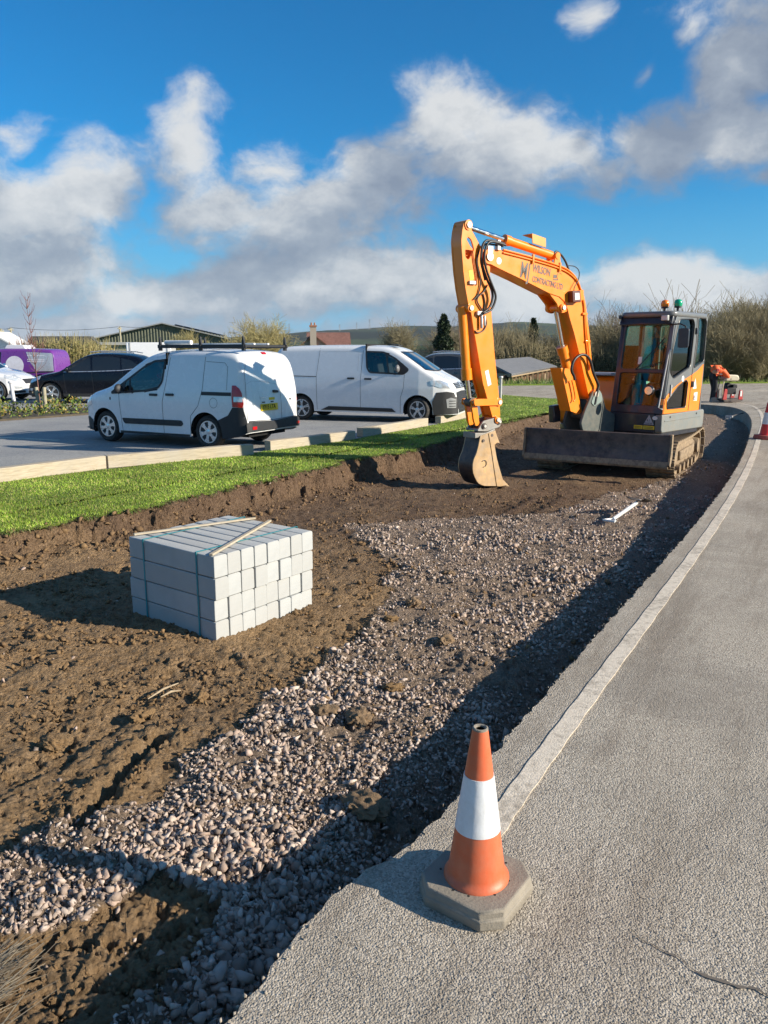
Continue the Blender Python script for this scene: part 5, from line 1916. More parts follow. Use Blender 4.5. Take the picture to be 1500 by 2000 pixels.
        T = Matrix.Translation((x_dash - .25, wheel_side * .38, zd + .0)) @ Matrix.Rotation(R(-62), 4, 'Y')
        mb.tube([(T @ Vector((.18 * math.cos(R(a)), .18 * math.sin(R(a)), 0))) for a in range(0, 361, 20)], .016, 8, False)
        mb.tube([T @ Vector((-.17, 0, 0)), T @ Vector((.17, 0, 0))], .014, 6)
        mb.tube([T @ Vector((0, 0, 0)), T @ Vector((0, 0, -.3))], .025, 8)
        mb.build('steering_wheel', trim_b, s.root, 40)
    def cast(s, p, axis):
        o, d = {'L': ((p[0], 5, p[1]), (0, -1, 0)), 'R': ((p[0], -5, p[1]), (0, 1, 0)), 'F': ((6, p[0], p[1]), (-1, 0, 0)), 'B': ((-6, p[0], p[1]), (1, 0, 0)), 'T': ((p[0], p[1], 5), (0, 0, -1))}[axis]
        loc, nor, i, _ = s.bvh.ray_cast(Vector(o), Vector(d))
        if loc is None:
            loc, nor, i, _ = s.bvh.find_nearest({'L': Vector((p[0], .8, p[1])), 'R': Vector((p[0], -.8, p[1])), 'F': Vector((2.2, p[0], p[1])), 'B': Vector((-2.2, p[0], p[1])), 'T': Vector((p[0], p[1], 1.5))}[axis])
        if nor.dot(Vector(d)) > 0:
            nor = -nor
        return loc, nor
    def decal(s, name, poly, axis, mat, off=.004, rim=.012, step=.07, parent=None, label=None):
        pts = [Vector(p) for p in poly]
        # split long edges
        ring = []
        for i in range(len(pts)):
            a, b = pts[i], pts[(i + 1) % len(pts)]
            n = max(1, int((b - a).length / step))
            ring += [a + (b - a) * k / n for k in range(n)]
        nb = len(ring)
        edges = [(i, (i + 1) % nb) for i in range(nb)]
        x0, x1 = min(p.x for p in ring), max(p.x for p in ring)
        y0, y1 = min(p.y for p in ring), max(p.y for p in ring)
        gx, gy = np.meshgrid(np.arange(x0 + step / 2, x1, step), np.arange(y0 + step / 2, y1, step))
        gx, gy = gx.ravel(), gy.ravel()
        if len(gx):
            poly2 = [tuple(p) for p in ring]
            ok = in_poly(gx, gy, poly2)
            far = np.abs(seg_dist(gx, gy, poly2 + poly2[:1])) > step * .35
            allp = ring + [Vector((a, b)) for a, b in zip(gx[ok & far], gy[ok & far])]
        else:
            allp = ring
        V, E_, F, *_ = delaunay_2d_cdt(allp, edges, [], 0, 1e-6)
        rp = [tuple(p) for p in ring]
        F = [f for f in F if in_poly(np.array([sum(V[i].x for i in f) / 3]), np.array([sum(V[i].y for i in f) / 3]), rp)[0]]
        P3, N3 = [], []
        for v in V:
            l_, n_ = s.cast(v, axis)
            P3.append(l_ + n_ * off)
            N3.append(n_)
        mb = MB()
        n = len(V)
        vs = P3 + [p - q * (rim + off) for p, q in zip(P3, N3)]
        fs = [tuple(f) for f in F]
        ed = {}
        for f in F:
            for i in range(3):
                ed[(f[i], f[(i + 1) % 3])] = 1
        for (i, j) in ed:
            if (j, i) not in ed:
                fs.append((j, i, i + n, j + n))
        mb.add(vs, fs)
        # make the face normals follow the surface
        me = bpy.data.meshes.new(name)
        me.from_pydata(mb.v, [], mb.f)
        bm = bmesh.new()
        bm.from_mesh(me)
        bm.faces.ensure_lookup_table()
        if len(F):
            f0 = bm.faces[0]
            if f0.normal.dot(N3[F[0][0]]) < 0:
                bmesh.ops.reverse_faces(bm, faces=bm.faces)
        bm.to_mesh(me)
        bm.free()
        o = finish(name, me, mat, parent or s.root, 35)
        if label:
            o['label'] = label
        return o
    def strip(s, name, line, axis, w, mat, off=.0025, parent=None):
        pts = []
        for a, b in zip(line[:-1], line[1:]):
            L = math.hypot(b[0] - a[0], b[1] - a[1])
            n = max(1, int(L / .06))
            pts += [(a[0] + (b[0] - a[0]) * k / n, a[1] + (b[1] - a[1]) * k / n) for k in range(n)]
        pts.append(line[-1])
        vs, fs = [], []
        for i, p in enumerate(pts):
            a, b = Vector(pts[max(0, i - 1)]), Vector(pts[min(len(pts) - 1, i + 1)])
            d = (b - a).normalized()
            n_ = Vector((-d.y, d.x)) * w / 2
            for q in (Vector(p) + n_, Vector(p) - n_):
                l_, nn = s.cast(q, axis)
                vs.append(l_ + nn * off)
        for i in range(len(pts) - 1):
            fs.append((2 * i, 2 * i + 1, 2 * i + 3, 2 * i + 2))
        mb = MB()
        mb.add(vs, fs)
        return mb.build(name, mat, parent or s.root)
    def mirrorpod(s, p, sd, mat):
        l_, n_ = s.cast(p, 'L' if sd > 0 else 'R')
        mb = MB()
        mb.sphere(tuple(l_ + Vector((0, sd * .13, .02))), .10, 14, 10, (.55, .95, .9))
        mb.tube([tuple(l_), tuple(l_ + Vector((0, sd * .10, -.02)))], .025, 8)
        return mb.build('door_mirror', mat, s.root, 40)
    def handle(s, p, sd, mat):
        ax = 'L' if sd > 0 else 'R'
        return s.decal('door_handle', rounded([(p[0] - .09, p[1] - .02), (p[0] + .09, p[1] - .02), (p[0] + .09, p[1] + .022), (p[0] - .09, p[1] + .022)], .02), ax, mat, .022, .02, .03)

VAN_S = dict(prof=[(-2.04, .42), (-2.03, .8), (-2.005, 1.1), (-1.965, 1.42), (-1.91, 1.58), (-1.80, 1.675), (-1.5, 1.70), (-.9, 1.715), (-.35, 1.705), (-.02, 1.665), (.28, 1.56), (.92, 1.15), (1.12, 1.04), (1.5, .955), (1.74, .86), (1.88, .70), (1.95, .52), (1.97, .34)],
             plan=[(-2.04, .74), (-2.0, .79), (-1.9, .825), (-1.6, .84), (1.2, .84), (1.5, .81), (1.75, .72), (1.88, .60), (1.97, .42)],
             tumble=[(.2, .965), (.45, .985), (.75, 1.0), (.98, .985), (1.3, .93), (1.7, .85)], low=[(-2.04, .30), (-1.9, .24), (-1.6, .20), (1.5, .19), (1.97, .22)],
             wheels=(-1.203, 1.203), arch=.345, wr=.292, rc=.13, crown=.035, spokes=(6, 'cap'))
def small_van():
    nx, ny = -.4619, -.8869
    c = (-4.119 - nx * .785, 13.849 - ny * .785)
    v = Vehicle('white_van', 'small white panel van with roof rack, seen from its rear left', 'van', (c[0], c[1], -.015), R(152.5), VAN_S, wpaint, 'parked white vans')
    L = 'L'
    win = [(-.30, 1.50), (-.06, 1.49), (.20, 1.38), (.62, 1.13), (.98, .915), (.66, .935), (.12, .975), (-.16, 1.03), (-.25, 1.14)]
    for ax in 'LR':
        w = v.glaze('side_window', win, ax)
        v.strip('window_divider', [(.52, 1.19), (.50, .945)], ax, .04, trim_b, .009, w)
        v.decal('window_corner', [(.62, 1.135), (.98, .917), (.63, .937)], ax, trim_b, .010, parent=w)
    v.glaze('windscreen', [(.30, -.60), (.36, -.3), (.38, 0), (.36, .3), (.30, .60), (.90, .70), (1.0, .35), (1.02, 0), (1.0, -.35), (.90, -.70)], 'T')
    for sd in (1, -1):
        ax = 'L' if sd > 0 else 'R'
        v.strip('door_seam', [(-.42, 1.60), (-.33, 1.09), (-.25, .78), (-.24, .21)], ax, .008, seam_m)
        v.strip('door_seam', [(-1.20, 1.62), (-1.16, 1.02), (-1.06, .74), (-.88, .56), (-.85, .22)], ax, .008, seam_m)
        v.strip('door_seam', [(.80, 1.02), (.78, .6), (.76, .22)], ax, .008, seam_m)
        v.strip('panel_crease_shade', [(-1.22, 1.49), (-1.62, 1.47), (-1.68, 1.40), (-1.68, 1.02)], ax, .006, seam_m)  # pressed panel edge as a dark strip, its shade put into colour
        v.decal('slide_rail', [(-1.14, .985), (-1.77, .985), (-1.77, .925), (-1.14, .925)], ax, trim_b, .006)
        v.decal('side_moulding', rounded([(.72, .41), (.74, .47), (-.66, .475), (-.70, .42), (-.66, .375), (.68, .37)], .02), ax, trim_b, .016, .012)
        v.handle((-.05, .905), sd, trim_b)
        v.handle((-.43, .915), sd, trim_b)
        v.strip('fuel_flap', [(-1.40 + .085 * math.cos(R(a)), .80 + .085 * math.sin(R(a))) for a in range(0, 361, 30)], ax, .006, seam_m)
        v.decal('sill', [(.83, .19), (.83, .235), (-.83, .235), (-.83, .19)], ax, trim_b, .004)
        v.decal('rear_lamp', [(-1.79, 1.10), (-1.86, 1.10), (-1.93, 1.05), (-1.97, .98), (-2.0, .80), (-1.985, .735), (-1.80, .745), (-1.785, .90)], ax, red_l, .010, .012, .05)
        v.decal('lamp_reflector', [(-1.83, .915), (-1.985, .915), (-1.99, .83), (-1.83, .83)], ax, clear_l, .014, .01, .04)
        v.decal('bumper_corner', [(-1.52, .20), (-1.46, .50), (-1.70, .60), (-1.80, .735), (-1.99, .735), (-2.03, .5), (-2.03, .28), (-1.9, .20)], ax, trim_b, .010, .012, .05)
        v.decal('front_bumper', [(1.56, .20), (1.56, .40), (1.70, .46), (1.96, .44), (1.96, .22)], ax, trim_b, .008)
        v.decal('headlamp', [(1.52, .70), (1.56, .90), (1.70, .86), (1.84, .70), (1.75, .62)], ax, clear_l, .008, .012, .05)
        v.mirrorpod((.66, .98), sd, trim_b)
    v.decal('side_repeater', rounded([(1.0, .79), (1.03, .79), (1.03, .84), (1.0, .84)], .01), L, trim_b, .006)
    # the back
    v.decal('rear_bumper', [(-.74, .24), (.74, .24), (.76, .46), (.70, .50), (.0, .47), (-.70, .50), (-.76, .46)], 'B', trim_b, .05, .05, .06)
    for y in (.62, -.70):
        v.decal('reflector', [(y - .06, .36), (y + .06, .36), (y + .06, .41), (y - .06, .41)], 'B', red_l, .056, .01, .05)
    v.strip('door_seam', [(-.245, 1.62), (-.255, 1.0), (-.25, .50)], 'B', .009, seam_m)
    for sd in (1, -1):
        v.strip('door_seam', [(sd * .56, 1.60), (sd * .70, 1.30), (sd * .735, .9), (sd * .735, .52)], 'B', .008, seam_m)
    v.strip('door_seam', [(.70, .505), (0, .485), (-.70, .505)], 'B', .010, seam_m)
    v.strip('door_crease_shade', [(.70, 1.12), (.55, 1.17), (.2, 1.15), (-.25, 1.08), (-.5, 1.05), (-.66, 1.0)], 'B', .006, simple('painted_crease_shade', (.45, .46, .48), .4))  # pressed crease as a greyer strip, its shade put into colour
    v.strip('plate_recess_shade', [(.40, 1.0), (.28, .66), (-.16, .64), (-.22, .98)], 'B', .006, MATS['painted_crease_shade'])  # recess edge only drawn, its shade painted as a grey strip
    v.decal('brake_lamp', rounded([(.06, 1.605), (-.06, 1.605), (-.06, 1.64), (.06, 1.64)], .012), 'B', red_l, .012, .01, .03)
    v.decal('rear_handle', rounded([(-.02, .955), (-.16, .945), (-.16, .985), (-.02, 1.0)], .015), 'B', trim_b, .03, .03, .04)
    v.decal('lock_button', rounded([(-.52, .80), (-.56, .80), (-.56, .84), (-.52, .84)], .015), 'B', trim_b, .008, .01, .03)
    yp = simple('plate_yellow', (.80, .55, .015), .4)
    npl = v.decal('number_plate', [(.36, .655), (-.12, .655), (-.12, .77), (.36, .77)], 'B', yp, .022, .02, .06)
    l0, n0 = v.cast((.335, .685), 'B')
    l1, n1_ = v.cast((-.10, .685), 'B')
    M = frame(l0 + n0 * .0245, l1 - l0, (0, 0, 1))
    text('YF15 LTA', 'plate_lettering', blackp, npl, M, .10, .93, .0006, 'LEFT', .0012)
    v.decal('small_notice', [(.10, .83), (-.06, .83), (-.06, .875), (.10, .875)], 'B', yp, .008, .01, .05)
    v.decal('badge', [(.36, .87), (.16, .87), (.16, .895), (.36, .895)], 'B', rim_m, .008, .01, .05)
    for y in (.27, .02):
        v.decal('plate_lamp', [(y + .035, .79), (y - .035, .79), (y - .035, .81), (y + .035, .81)], 'B', trim_b, .012, .01, .03)
    # roof rack
    mb = MB()
    for sd in (1, -1):
        mb.box((-.98, sd * .60, 1.745), (1.95, .035, .06))
    for x in (-1.90, -.98, -.06):
        mb.box((x, 0, 1.75), (.05, 1.26, .04))
        for sd in (1, -1):
            mb.box((x, sd * .60, 1.71), (.06, .05, .08))
    rk = mb.build('roof_rack', trim_b, v.root, None, .006)
    for x in (-1.90, -.98, -.06):
        for sd in (.60, -.60):
            mb = MB()
            mb.prism([(x - .03, 1.76), (x + .03, 1.76), (x + .012, 1.91), (x - .012, 1.91)], sd - .018, sd + .018, 'xz')
            mb.build('load_stop', trim_b, rk, None, .004)
    mb = MB()
    mb.box((-.98, .30, 1.785), (1.85, .05, .03))
    mb.box((-.98, -.10, 1.785), (1.85, .05, .03))
    mb.build('rack_slat', simple('pale_metal', (.75, .75, .73), .35), rk, None, .004)
    mb = MB()
    mb.tube([(-.62, .42, 1.815), (-.02, .42, 1.815)], .04, 14)
    mb.build('pipe_carrier', MATS['pale_metal'], rk, 40)
    v.interior(.08, .62, .78, .92, seat_c, -1)
    v.finish_windows()
    mb = MB()
    mb.sphere((.10, .40, 1.22), .15, 12, 8, (.7, .9, .45))
    mb.build('red_bag', simple('bag_red', (.60, .02, .05), .7), v.root, 40)
    return v
small_van()

VAN_B = dict(prof=[(-2.24, .42), (-2.23, .9), (-2.205, 1.4), (-2.16, 1.65), (-2.05, 1.78), (-1.8, 1.81), (-.5, 1.83), (.45, 1.815), (.75, 1.79), (1.0, 1.70), (1.72, 1.23), (1.95, 1.12), (2.18, 1.02), (2.30, .90), (2.36, .72), (2.39, .5), (2.40, .30)],
             plan=[(-2.24, .80), (-2.18, .86), (-2.0, .88), (1.5, .88), (1.85, .85), (2.1, .76), (2.28, .64), (2.40, .50)],
             tumble=[(.2, .97), (.45, .99), (.8, 1.0), (1.05, .985), (1.4, .94), (1.82, .88)], low=[(-2.24, .30), (-1.9, .24), (1.7, .20), (2.40, .20)],
             wheels=(-1.487, 1.487), arch=.355, wr=.305, rc=.12, crown=.03, spokes=(5, 'twin'), rimf=.68, steer=R(14))
def big_van():
    nx, ny = -.2868, -.958
    c = (-.622 - nx * .825, 18.706 - ny * .825)
    v = Vehicle('white_van', 'larger white panel van with dark front bumper, nose towards the excavator', 'van', (c[0], c[1], -.015), R(-16.67), VAN_B, wpaint, 'parked white vans')
    for sd in (-1, 1):
        ax = 'L' if sd > 0 else 'R'
        win = rounded([(.20, 1.66), (.64, 1.645), (.93, 1.50), (1.26, 1.24), (1.14, 1.14), (.30, 1.175), (.23, 1.28)], .05)
        w = v.glaze('side_window', win, ax)
        v.strip('window_divider', [(.70, 1.61), (.78, 1.16)], ax, .035, trim_b, .009, w)
        v.decal('window_corner', [(.98, 1.45), (1.25, 1.24), (1.14, 1.15), (1.0, 1.155)], ax, trim_b, .010, parent=w)
        v.strip('door_seam', [(.13, 1.74), (.07, .97), (.07, .30)], ax, .008, seam_m)
        v.strip('door_seam', [(-.97, 1.74), (-1.06, 1.07), (-1.05, .27)], ax, .008, seam_m)
        v.strip('door_seam', [(1.16, 1.13), (1.14, .81), (1.07, .60), (1.06, .24)], ax, .008, seam_m)
        v.strip('slide_rail', [(-2.1, 1.085), (-1.06, 1.065)], ax, .018, seam_m, .004)
        v.strip('panel_crease_shade', [(-.92, 1.66), (.02, 1.66), (.0, 1.2)], ax, .005, MATS['painted_crease_shade'])  # shade of the pressed panel edge painted as a grey strip
        v.decal('side_moulding', [(-.95, .27), (-.75, .36), (.86, .335), (.95, .25)], ax, trim_b, .016, .012)
        v.handle((-.17, 1.03), sd, trim_b)
        v.handle((.26, 1.02), sd, trim_b)
        v.mirrorpod((1.02, 1.25), sd, simple('mirror_grey', (.16, .16, .165), .4))
        v.decal('front_bumper_side', [(1.83, .50), (1.93, .72), (2.15, .74), (2.36, .70), (2.39, .22), (1.86, .20)], ax, trim_b, .010, .012, .05)
        v.decal('headlamp', [(1.78, .99), (1.80, .90), (2.0, .83), (2.24, .82), (2.30, .86), (2.22, .92), (2.0, 1.0)], ax, clear_l, .010, .012, .05)
        v.decal('rear_lamp', [(-2.20, .80), (-2.10, .80), (-2.09, 1.2), (-2.19, 1.2)], ax, red_l, .008)
    v.glaze('windscreen', [(1.02, -.66), (1.06, -.33), (1.08, 0), (1.06, .33), (1.02, .66), (1.66, .76), (1.75, .38), (1.78, 0), (1.75, -.38), (1.66, -.76)], 'T')
    v.decal('front_bumper', [(-.52, .24), (.52, .24), (.54, .72), (.0, .74), (-.54, .72)], 'F', trim_b, .012, .012, .06)
    g = v.decal('grille', [(-.46, .80), (.46, .80), (.52, .93), (-.52, .93)], 'F', trim_b, .010, .012, .06)
    for z in (.83, .87, .91):
        v.strip('grille_bar', [(-.47, z), (.47, z)], 'F', .012, rim_m, .016, g)
    lg = v.decal('emblem', [(.075 * math.cos(R(a)), .87 + .075 * math.sin(R(a))) for a in range(0, 360, 24)], 'F', rim_m, .024, .012, .04)
    for z in (.32, .40, .48, .60, .66):
        v.strip('bumper_slat', [(-.48, z), (.48, z)], 'F', .022, seam_m, .016)
    for sd in (1, -1):
        v.decal('fog_lamp_surround', [(2.16, .36), (2.14, .56), (2.24, .60), (2.34, .56), (2.34, .36)], 'L' if sd > 0 else 'R', simple('surround_grey', (.30, .31, .32), .4), .018, .012, .05)
        for z in (.40, .46, .52):
            v.strip('fog_slat', [(2.20, z), (2.33, z)], 'L' if sd > 0 else 'R', .018, trim_b, .022)
    v.decal('number_plate', [(-.24, .44), (.24, .44), (.24, .54), (-.24, .54)], 'F', simple('plate_white', (.75, .75, .72), .4), .03, .02, .06)
    mb = MB()
    mb.box((.80, -.3, 1.815), (.22, .35, .02), None, (0, .12, 0))
    mb.build('roof_vent', trim_b, v.root, None, .004)
    v.interior(.62, .82, 1.42, 1.14, seat_c, -1)
    v.finish_windows()
    mb = MB()
    mb.sphere((.36, -.45, 1.42), .16, 12, 8, (.35, .8, 1.1))
    mb.build('hung_jacket', simple('jacket_red', (.62, .05, .03), .8), v.root, 40)
    return v
big_van()

SUV = dict(prof=[(-2.12, .45), (-2.10, .75), (-2.03, 1.02), (-1.90, 1.20), (-1.62, 1.50), (-1.40, 1.58), (-.8, 1.645), (-.1, 1.645), (.28, 1.56), (.95, 1.12), (1.15, 1.04), (1.6, .97), (1.95, .85), (2.12, .70), (2.18, .5), (2.19, .32)],
           plan=[(-2.12, .70), (-2.0, .82), (-1.6, .90), (1.3, .90), (1.7, .84), (2.0, .68), (2.19, .46)],
           tumble=[(.2, .95), (.45, .985), (.75, 1.0), (1.0, .98), (1.3, .88), (1.65, .74)], low=[(-2.12, .36), (-1.8, .26), (1.7, .22), (2.19, .26)],
           wheels=(-1.32, 1.32), arch=.39, wr=.345, rc=.14, crown=.05, spokes=(5, 'twin'), rimf=.70)
def suv(label, loc, heading, paint, name='parked_car', roofpale=False, group='parked cars'):
    v = Vehicle(name, label, 'car', loc, heading, SUV, paint, group)
    for sd in (1, -1):
        ax = 'L' if sd > 0 else 'R'
        v.decal('front_window', [(.02, 1.50), (.30, 1.44), (.78, 1.10), (.84, 1.03), (.0, 1.05)], ax, vglass, .004)
        v.decal('rear_window', [(-.06, 1.05), (-.04, 1.50), (-.6, 1.51), (-.92, 1.47), (-.95, 1.08)], ax, vglass, .004)
        v.decal('quarter_window', [(-1.0, 1.09), (-.97, 1.46), (-1.30, 1.38), (-1.52, 1.22), (-1.42, 1.14)], ax, vglass, .004)
        v.strip('chrome_line', [(.86, 1.02), (.0, 1.035), (-.95, 1.065), (-1.44, 1.125), (-1.55, 1.22)], ax, .02, rim_m, .006)
        v.strip('door_seam', [(.86, 1.0), (.84, .5), (.78, .26)], ax, .008, seam_m)
        v.strip('door_seam', [(-.03, 1.03), (-.06, .5), (-.06, .26)], ax, .008, seam_m)
        v.strip('door_seam', [(-1.0, 1.06), (-1.06, .85), (-.92, .55), (-.90, .26)], ax, .008, seam_m)
        v.handle((-.16, .92), sd, paint)
        v.handle((-.98, .95), sd, paint)
        v.decal('sill', [(.92, .24), (.92, .33), (-.92, .33), (-.92, .24)], ax, trim_b, .006)
        v.decal('headlamp', [(1.62, .88), (1.66, .78), (1.95, .68), (2.10, .66), (2.0, .78), (1.8, .88)], ax, clear_l, .008, .012, .05)
        v.decal('rear_lamp', [(-1.72, 1.06), (-2.0, 1.03), (-2.07, .86), (-1.85, .88)], ax, red_l, .008, .012, .05)
        v.decal('fog_lamp', [(1.92, .50), (2.10, .49), (2.12, .42), (1.95, .42)], ax, clear_l, .008, .012, .05)
        v.decal('lower_bumper', [(1.74, .25), (1.76, .36), (2.16, .36), (2.17, .28)], ax, trim_b, .008, .012, .05)
        v.mirrorpod((.70, 1.08), sd, paint)
        mb = MB()
        mb.tube([(.05, sd * .60, 1.65), (-.3, sd * .60, 1.685), (-1.1, sd * .58, 1.665), (-1.35, sd * .56, 1.62)], .017, 8)
        mb.build('roof_rail', rim_m, v.root, 40)
    v.decal('windscreen', [(.30, -.52), (.36, 0), (.30, .52), (.90, .68), (1.04, 0), (.90, -.68)], 'T', vglass, .004)
    v.decal('back_window', [(-.50, 1.16), (.50, 1.16), (.44, 1.44), (-.44, 1.44)], 'B', vglass, .006)
    v.decal('grille', [(-.40, .58), (.40, .58), (.44, .74), (-.44, .74)], 'F', trim_b, .008)
    v.decal('number_plate', [(-.24, .44), (.24, .44), (.24, .54), (-.24, .54)], 'F', MATS['plate_white'], .02)
    return v
suv('dark blue-black car side on behind the staked sapling', (-9.55, 26.15, -.015), R(183), blackp)
suv('white car nosing in at the picture\'s left border', (-14.55, 27.55, -.015), R(-4), simple('car_white', (.70, .71, .72), .25, 0, .04, 3, 0, 60, .8))
suv('teal blue car mostly hidden behind the white car\'s bonnet', (-16.9, 32.2, -.015), R(-8), simple('car_teal', (.03, .12, .22), .2, 0, .1, 3, 0, 60, .8))
suv('dark grey car behind the larger white van', (1.95, 29.2, -.015), R(168), simple('car_grey', (.065, .07, .075), .28, .3, .08, 3, 0, 60, .7))

def purple_van():
    pur = simple('van_purple', (.15, .035, .25), .3, 0, .05, 3, 0, 60, .6)
    v = Vehicle('purple_van', 'purple and silver liveried van with a big white disc on its side', 'van', (-17.2, 36.6, -.015), R(178), VAN_B, pur, None)
    v.decal('side_window', rounded([(.25, 1.66), (.64, 1.645), (.93, 1.50), (1.26, 1.24), (1.14, 1.14), (.30, 1.15)], .05), 'L', vglass, .004)
    v.decal('white_disc', [(-.35 + .42 * math.cos(R(a)), 1.06 + .42 * math.sin(R(a))) for a in range(0, 360, 15)], 'L', simple('disc_white', (.66, .66, .72), .4), .004)
    v.decal('silver_panel', [(-1.35, .8), (-1.05, 1.25), (-.9, 1.66), (-2.12, 1.60), (-2.15, .8)], 'L', simple('livery_silver', (.48, .50, .54), .3, .3), .004)
    for i, z in enumerate((1.50, 1.32, 1.24)):
        v.strip('lettering_line', [(-.95, z), (-1.75, z)], 'L', .035, MATS['disc_white'], .008)
    v.strip('side_stripe', [(-.9, .72), (-2.1, .78)], 'L', .05, trim_b, .006)
    v.decal('windscreen', [(1.02, -.66), (1.08, 0), (1.02, .66), (1.66, .76), (1.78, 0), (1.66, -.76)], 'T', vglass, .004)
    mb = MB()
    mb.prism(rounded([(-.75, 1.80), (.25, 1.80), (.12, 1.98), (-.65, 1.98)], .06), -.5, .5, 'xz')
    mb.build('roof_unit', wpaint, v.root, None, .03)
purple_van()
def box_trailer():
    root = thing('box_trailer', 'plain white box trailer showing above the small van\'s roof', 'trailer', (-9.6, 33.5, 0), R(8))
    mb = MB()
    mb.box((-.3, 0, 1.28), (1.8, 1.7, 1.5))
    mb.build('body', wpaint, root, None, .03)
    mb = MB()
    mb.box((-1.215, .0, 1.3), (.03, .05, 1.4))
    for y in (-.4, .4):
        mb.tube([(-1.22, y, .62), (-1.22, y, 1.95)], .02, 6)
    mb.build('door_bar', greyst, root, None, .004)
    mb = MB()
    for x in (-1.05, .45):
        mb.box((x, -.856, 1.28), (.05, .02, 1.48))
    mb.build('side_rib', greyst, root)
    mb = MB()
    mb.box((0, 0, .48), (2.5, 1.5, .1))
    mb.build('chassis', trim_b, root)
    for sd in (1, -1):
        mb = MB()
        mb.lathe([(.18, -.09), (.29, -.09), (.31, 0), (.29, .09), (.18, .09)], 24, Matrix.Translation((0, sd * .8, .31)) @ Matrix.Rotation(R(90), 4, 'X'))
        mb.build('wheel', tyre_m, root, 40)
    mb = MB()
    mb.tube([(1.2, 0, .48), (2.1, 0, .45)], .04, 8)
    mb.tube([(1.95, 0, .45), (1.95, 0, .0)], .03, 8)
    mb.build('drawbar', greyst, root, 40)
box_trailer()
# ================================================================ BACKGROUND
def segs_mesh(name, segs, mat, parent=None, tint=None):
    """branches as three-sided tapered sticks; segs: (n, 8) = p0, p1, r0, r1"""
    S = np.array(segs, float)
    p0, p1, r0, r1 = S[:, :3], S[:, 3:6], S[:, 6], S[:, 7]
    d = p1 - p0
    d /= np.linalg.norm(d, axis=1)[:, None] + 1e-9
    ref = np.where(np.abs(d[:, 2:3]) > .9, np.array([[1., 0, 0]]), np.array([[0, 0, 1.]]))
    a = np.cross(d, ref)
    a /= np.linalg.norm(a, axis=1)[:, None] + 1e-9
    b = np.cross(d, a)
    V = []
    for base, r in ((p0, r0), (p1, r1)):
        for k in range(3):
            an = 2 * np.pi * k / 3
            V.append(base + (a * math.cos(an) + b * math.sin(an)) * r[:, None])
    V = np.stack(V, 1).reshape(-1, 3)
    n = len(S)
    q = np.array([[0, 1, 4, 3], [1, 2, 5, 4], [2, 0, 3, 5]])
    F = (q[None] + (np.arange(n) * 6)[:, None, None]).reshape(-1, 4)
    t_ = np.repeat(np.random.default_rng(n).uniform(.7, 1.3, n), 6)
    return npmesh(name, V, F, mat, parent, attrs={'shade': t_})
def bark(name, dark, lite):
    t = NT(name)
    a = t.attr('shade')
    f = t.math('MULTIPLY', t.math('SUBTRACT', a.outputs['Fac'], .7), 1.6, True)
    t.color(t.mix(f, dark, lite))
    t.rough(.9)
    t.b.inputs['Specular IOR Level'].default_value = .15
    MATS[name] = t.m
    return t.m
bark('twig_olive', (0.163, 0.136, 0.078), (0.364, 0.318, 0.194))
bark('twig_brown', (0.155, 0.116, 0.085), (0.341, 0.271, 0.194))
bark('twig_yellow', (0.264, 0.225, 0.093), (0.480, 0.419, 0.202))
bark('twig_red', (.16, .07, .06), (.28, .15, .13))
bark('bark_grey', (0.186, 0.163, 0.132), (0.310, 0.279, 0.232))
def grow(rnd, p, d, L, r, lev, maxlev, out, spread, nchild, up, seg=3, minr=.006):
    for k in range(seg):
        d2 = (d + Vector((rnd.gauss(0, .12), rnd.gauss(0, .12), rnd.gauss(0, .08) + up * .1))).normalized()
        q = p + d2 * (L / seg)
        r2 = max(minr, r * .82)
        out[0 if lev == 0 else 1].append((*p, *q, r, r2))
        if lev < maxlev and (k > 0 or lev > 0):
            for c in range(nchild[lev]):
                ax = d2.orthogonal().normalized()
                ax.rotate(Matrix.Rotation(rnd.uniform(0, 6.28), 3, d2))
                an = rnd.uniform(.5, 1.25) * spread[lev]
                cd = (d2 * math.cos(an) + ax * math.sin(an))
                cd.z += up * .25
                cd.normalize()
                grow(rnd, p + (q - p) * rnd.random(), cd, L * rnd.uniform(.45, .72), max(minr, r2 * rnd.uniform(.45, .62)), lev + 1, maxlev, out, spread, nchild, up, 3 if lev < maxlev - 1 else 2, minr)
        p, d, r = q, d2, r2
def tree_proto(seed, h, stems, lean, maxlev, nchild, spread, up, r0, mt, mc, minr=.008):
    rnd = random.Random(seed)
    out = ([], [])
    for i in range(stems):
        a = rnd.uniform(0, 6.28)
        tl = rnd.uniform(0, lean)
        d = Vector((math.sin(tl) * math.cos(a), math.sin(tl) * math.sin(a), math.cos(tl)))
        b = Vector((math.cos(a) * .12 * stems ** .5 * rnd.random() * .6, math.sin(a) * .12 * stems ** .5 * rnd.random() * .6, -.1))
        grow(rnd, b, d, h * rnd.uniform(.62, .82), r0 * rnd.uniform(.7, 1.1), 0, maxlev, out, spread, nchild, up, 5, minr)
    T = segs_mesh('trunk', out[0], MATS[mt])
    Cc = segs_mesh('crown', out[1], MATS[mc])
    top = max(s[5] for s in out[0] + out[1])
    return T.data, Cc.data, T, Cc, top
PROT = {}
def proto(key, *a, **k):
    PROT[key] = tree_proto(*a, **k)
    bpy.data.objects.remove(PROT[key][2])
    bpy.data.objects.remove(PROT[key][3])
proto('round_a', 1, 4.0, 5, .55, 3, (3, 3, 3), (.9, .9, .8), .25, .05, 'bark_grey', 'twig_yellow', .009)
proto('round_b', 2, 4.0, 4, .5, 3, (3, 3, 3), (.8, .9, .9), .35, .06, 'bark_grey', 'twig_olive', .009)
proto('tall_a', 3, 5.0, 3, .25, 3, (3, 3, 3), (.6, .8, .9), .5, .07, 'bark_grey', 'twig_brown', .008)
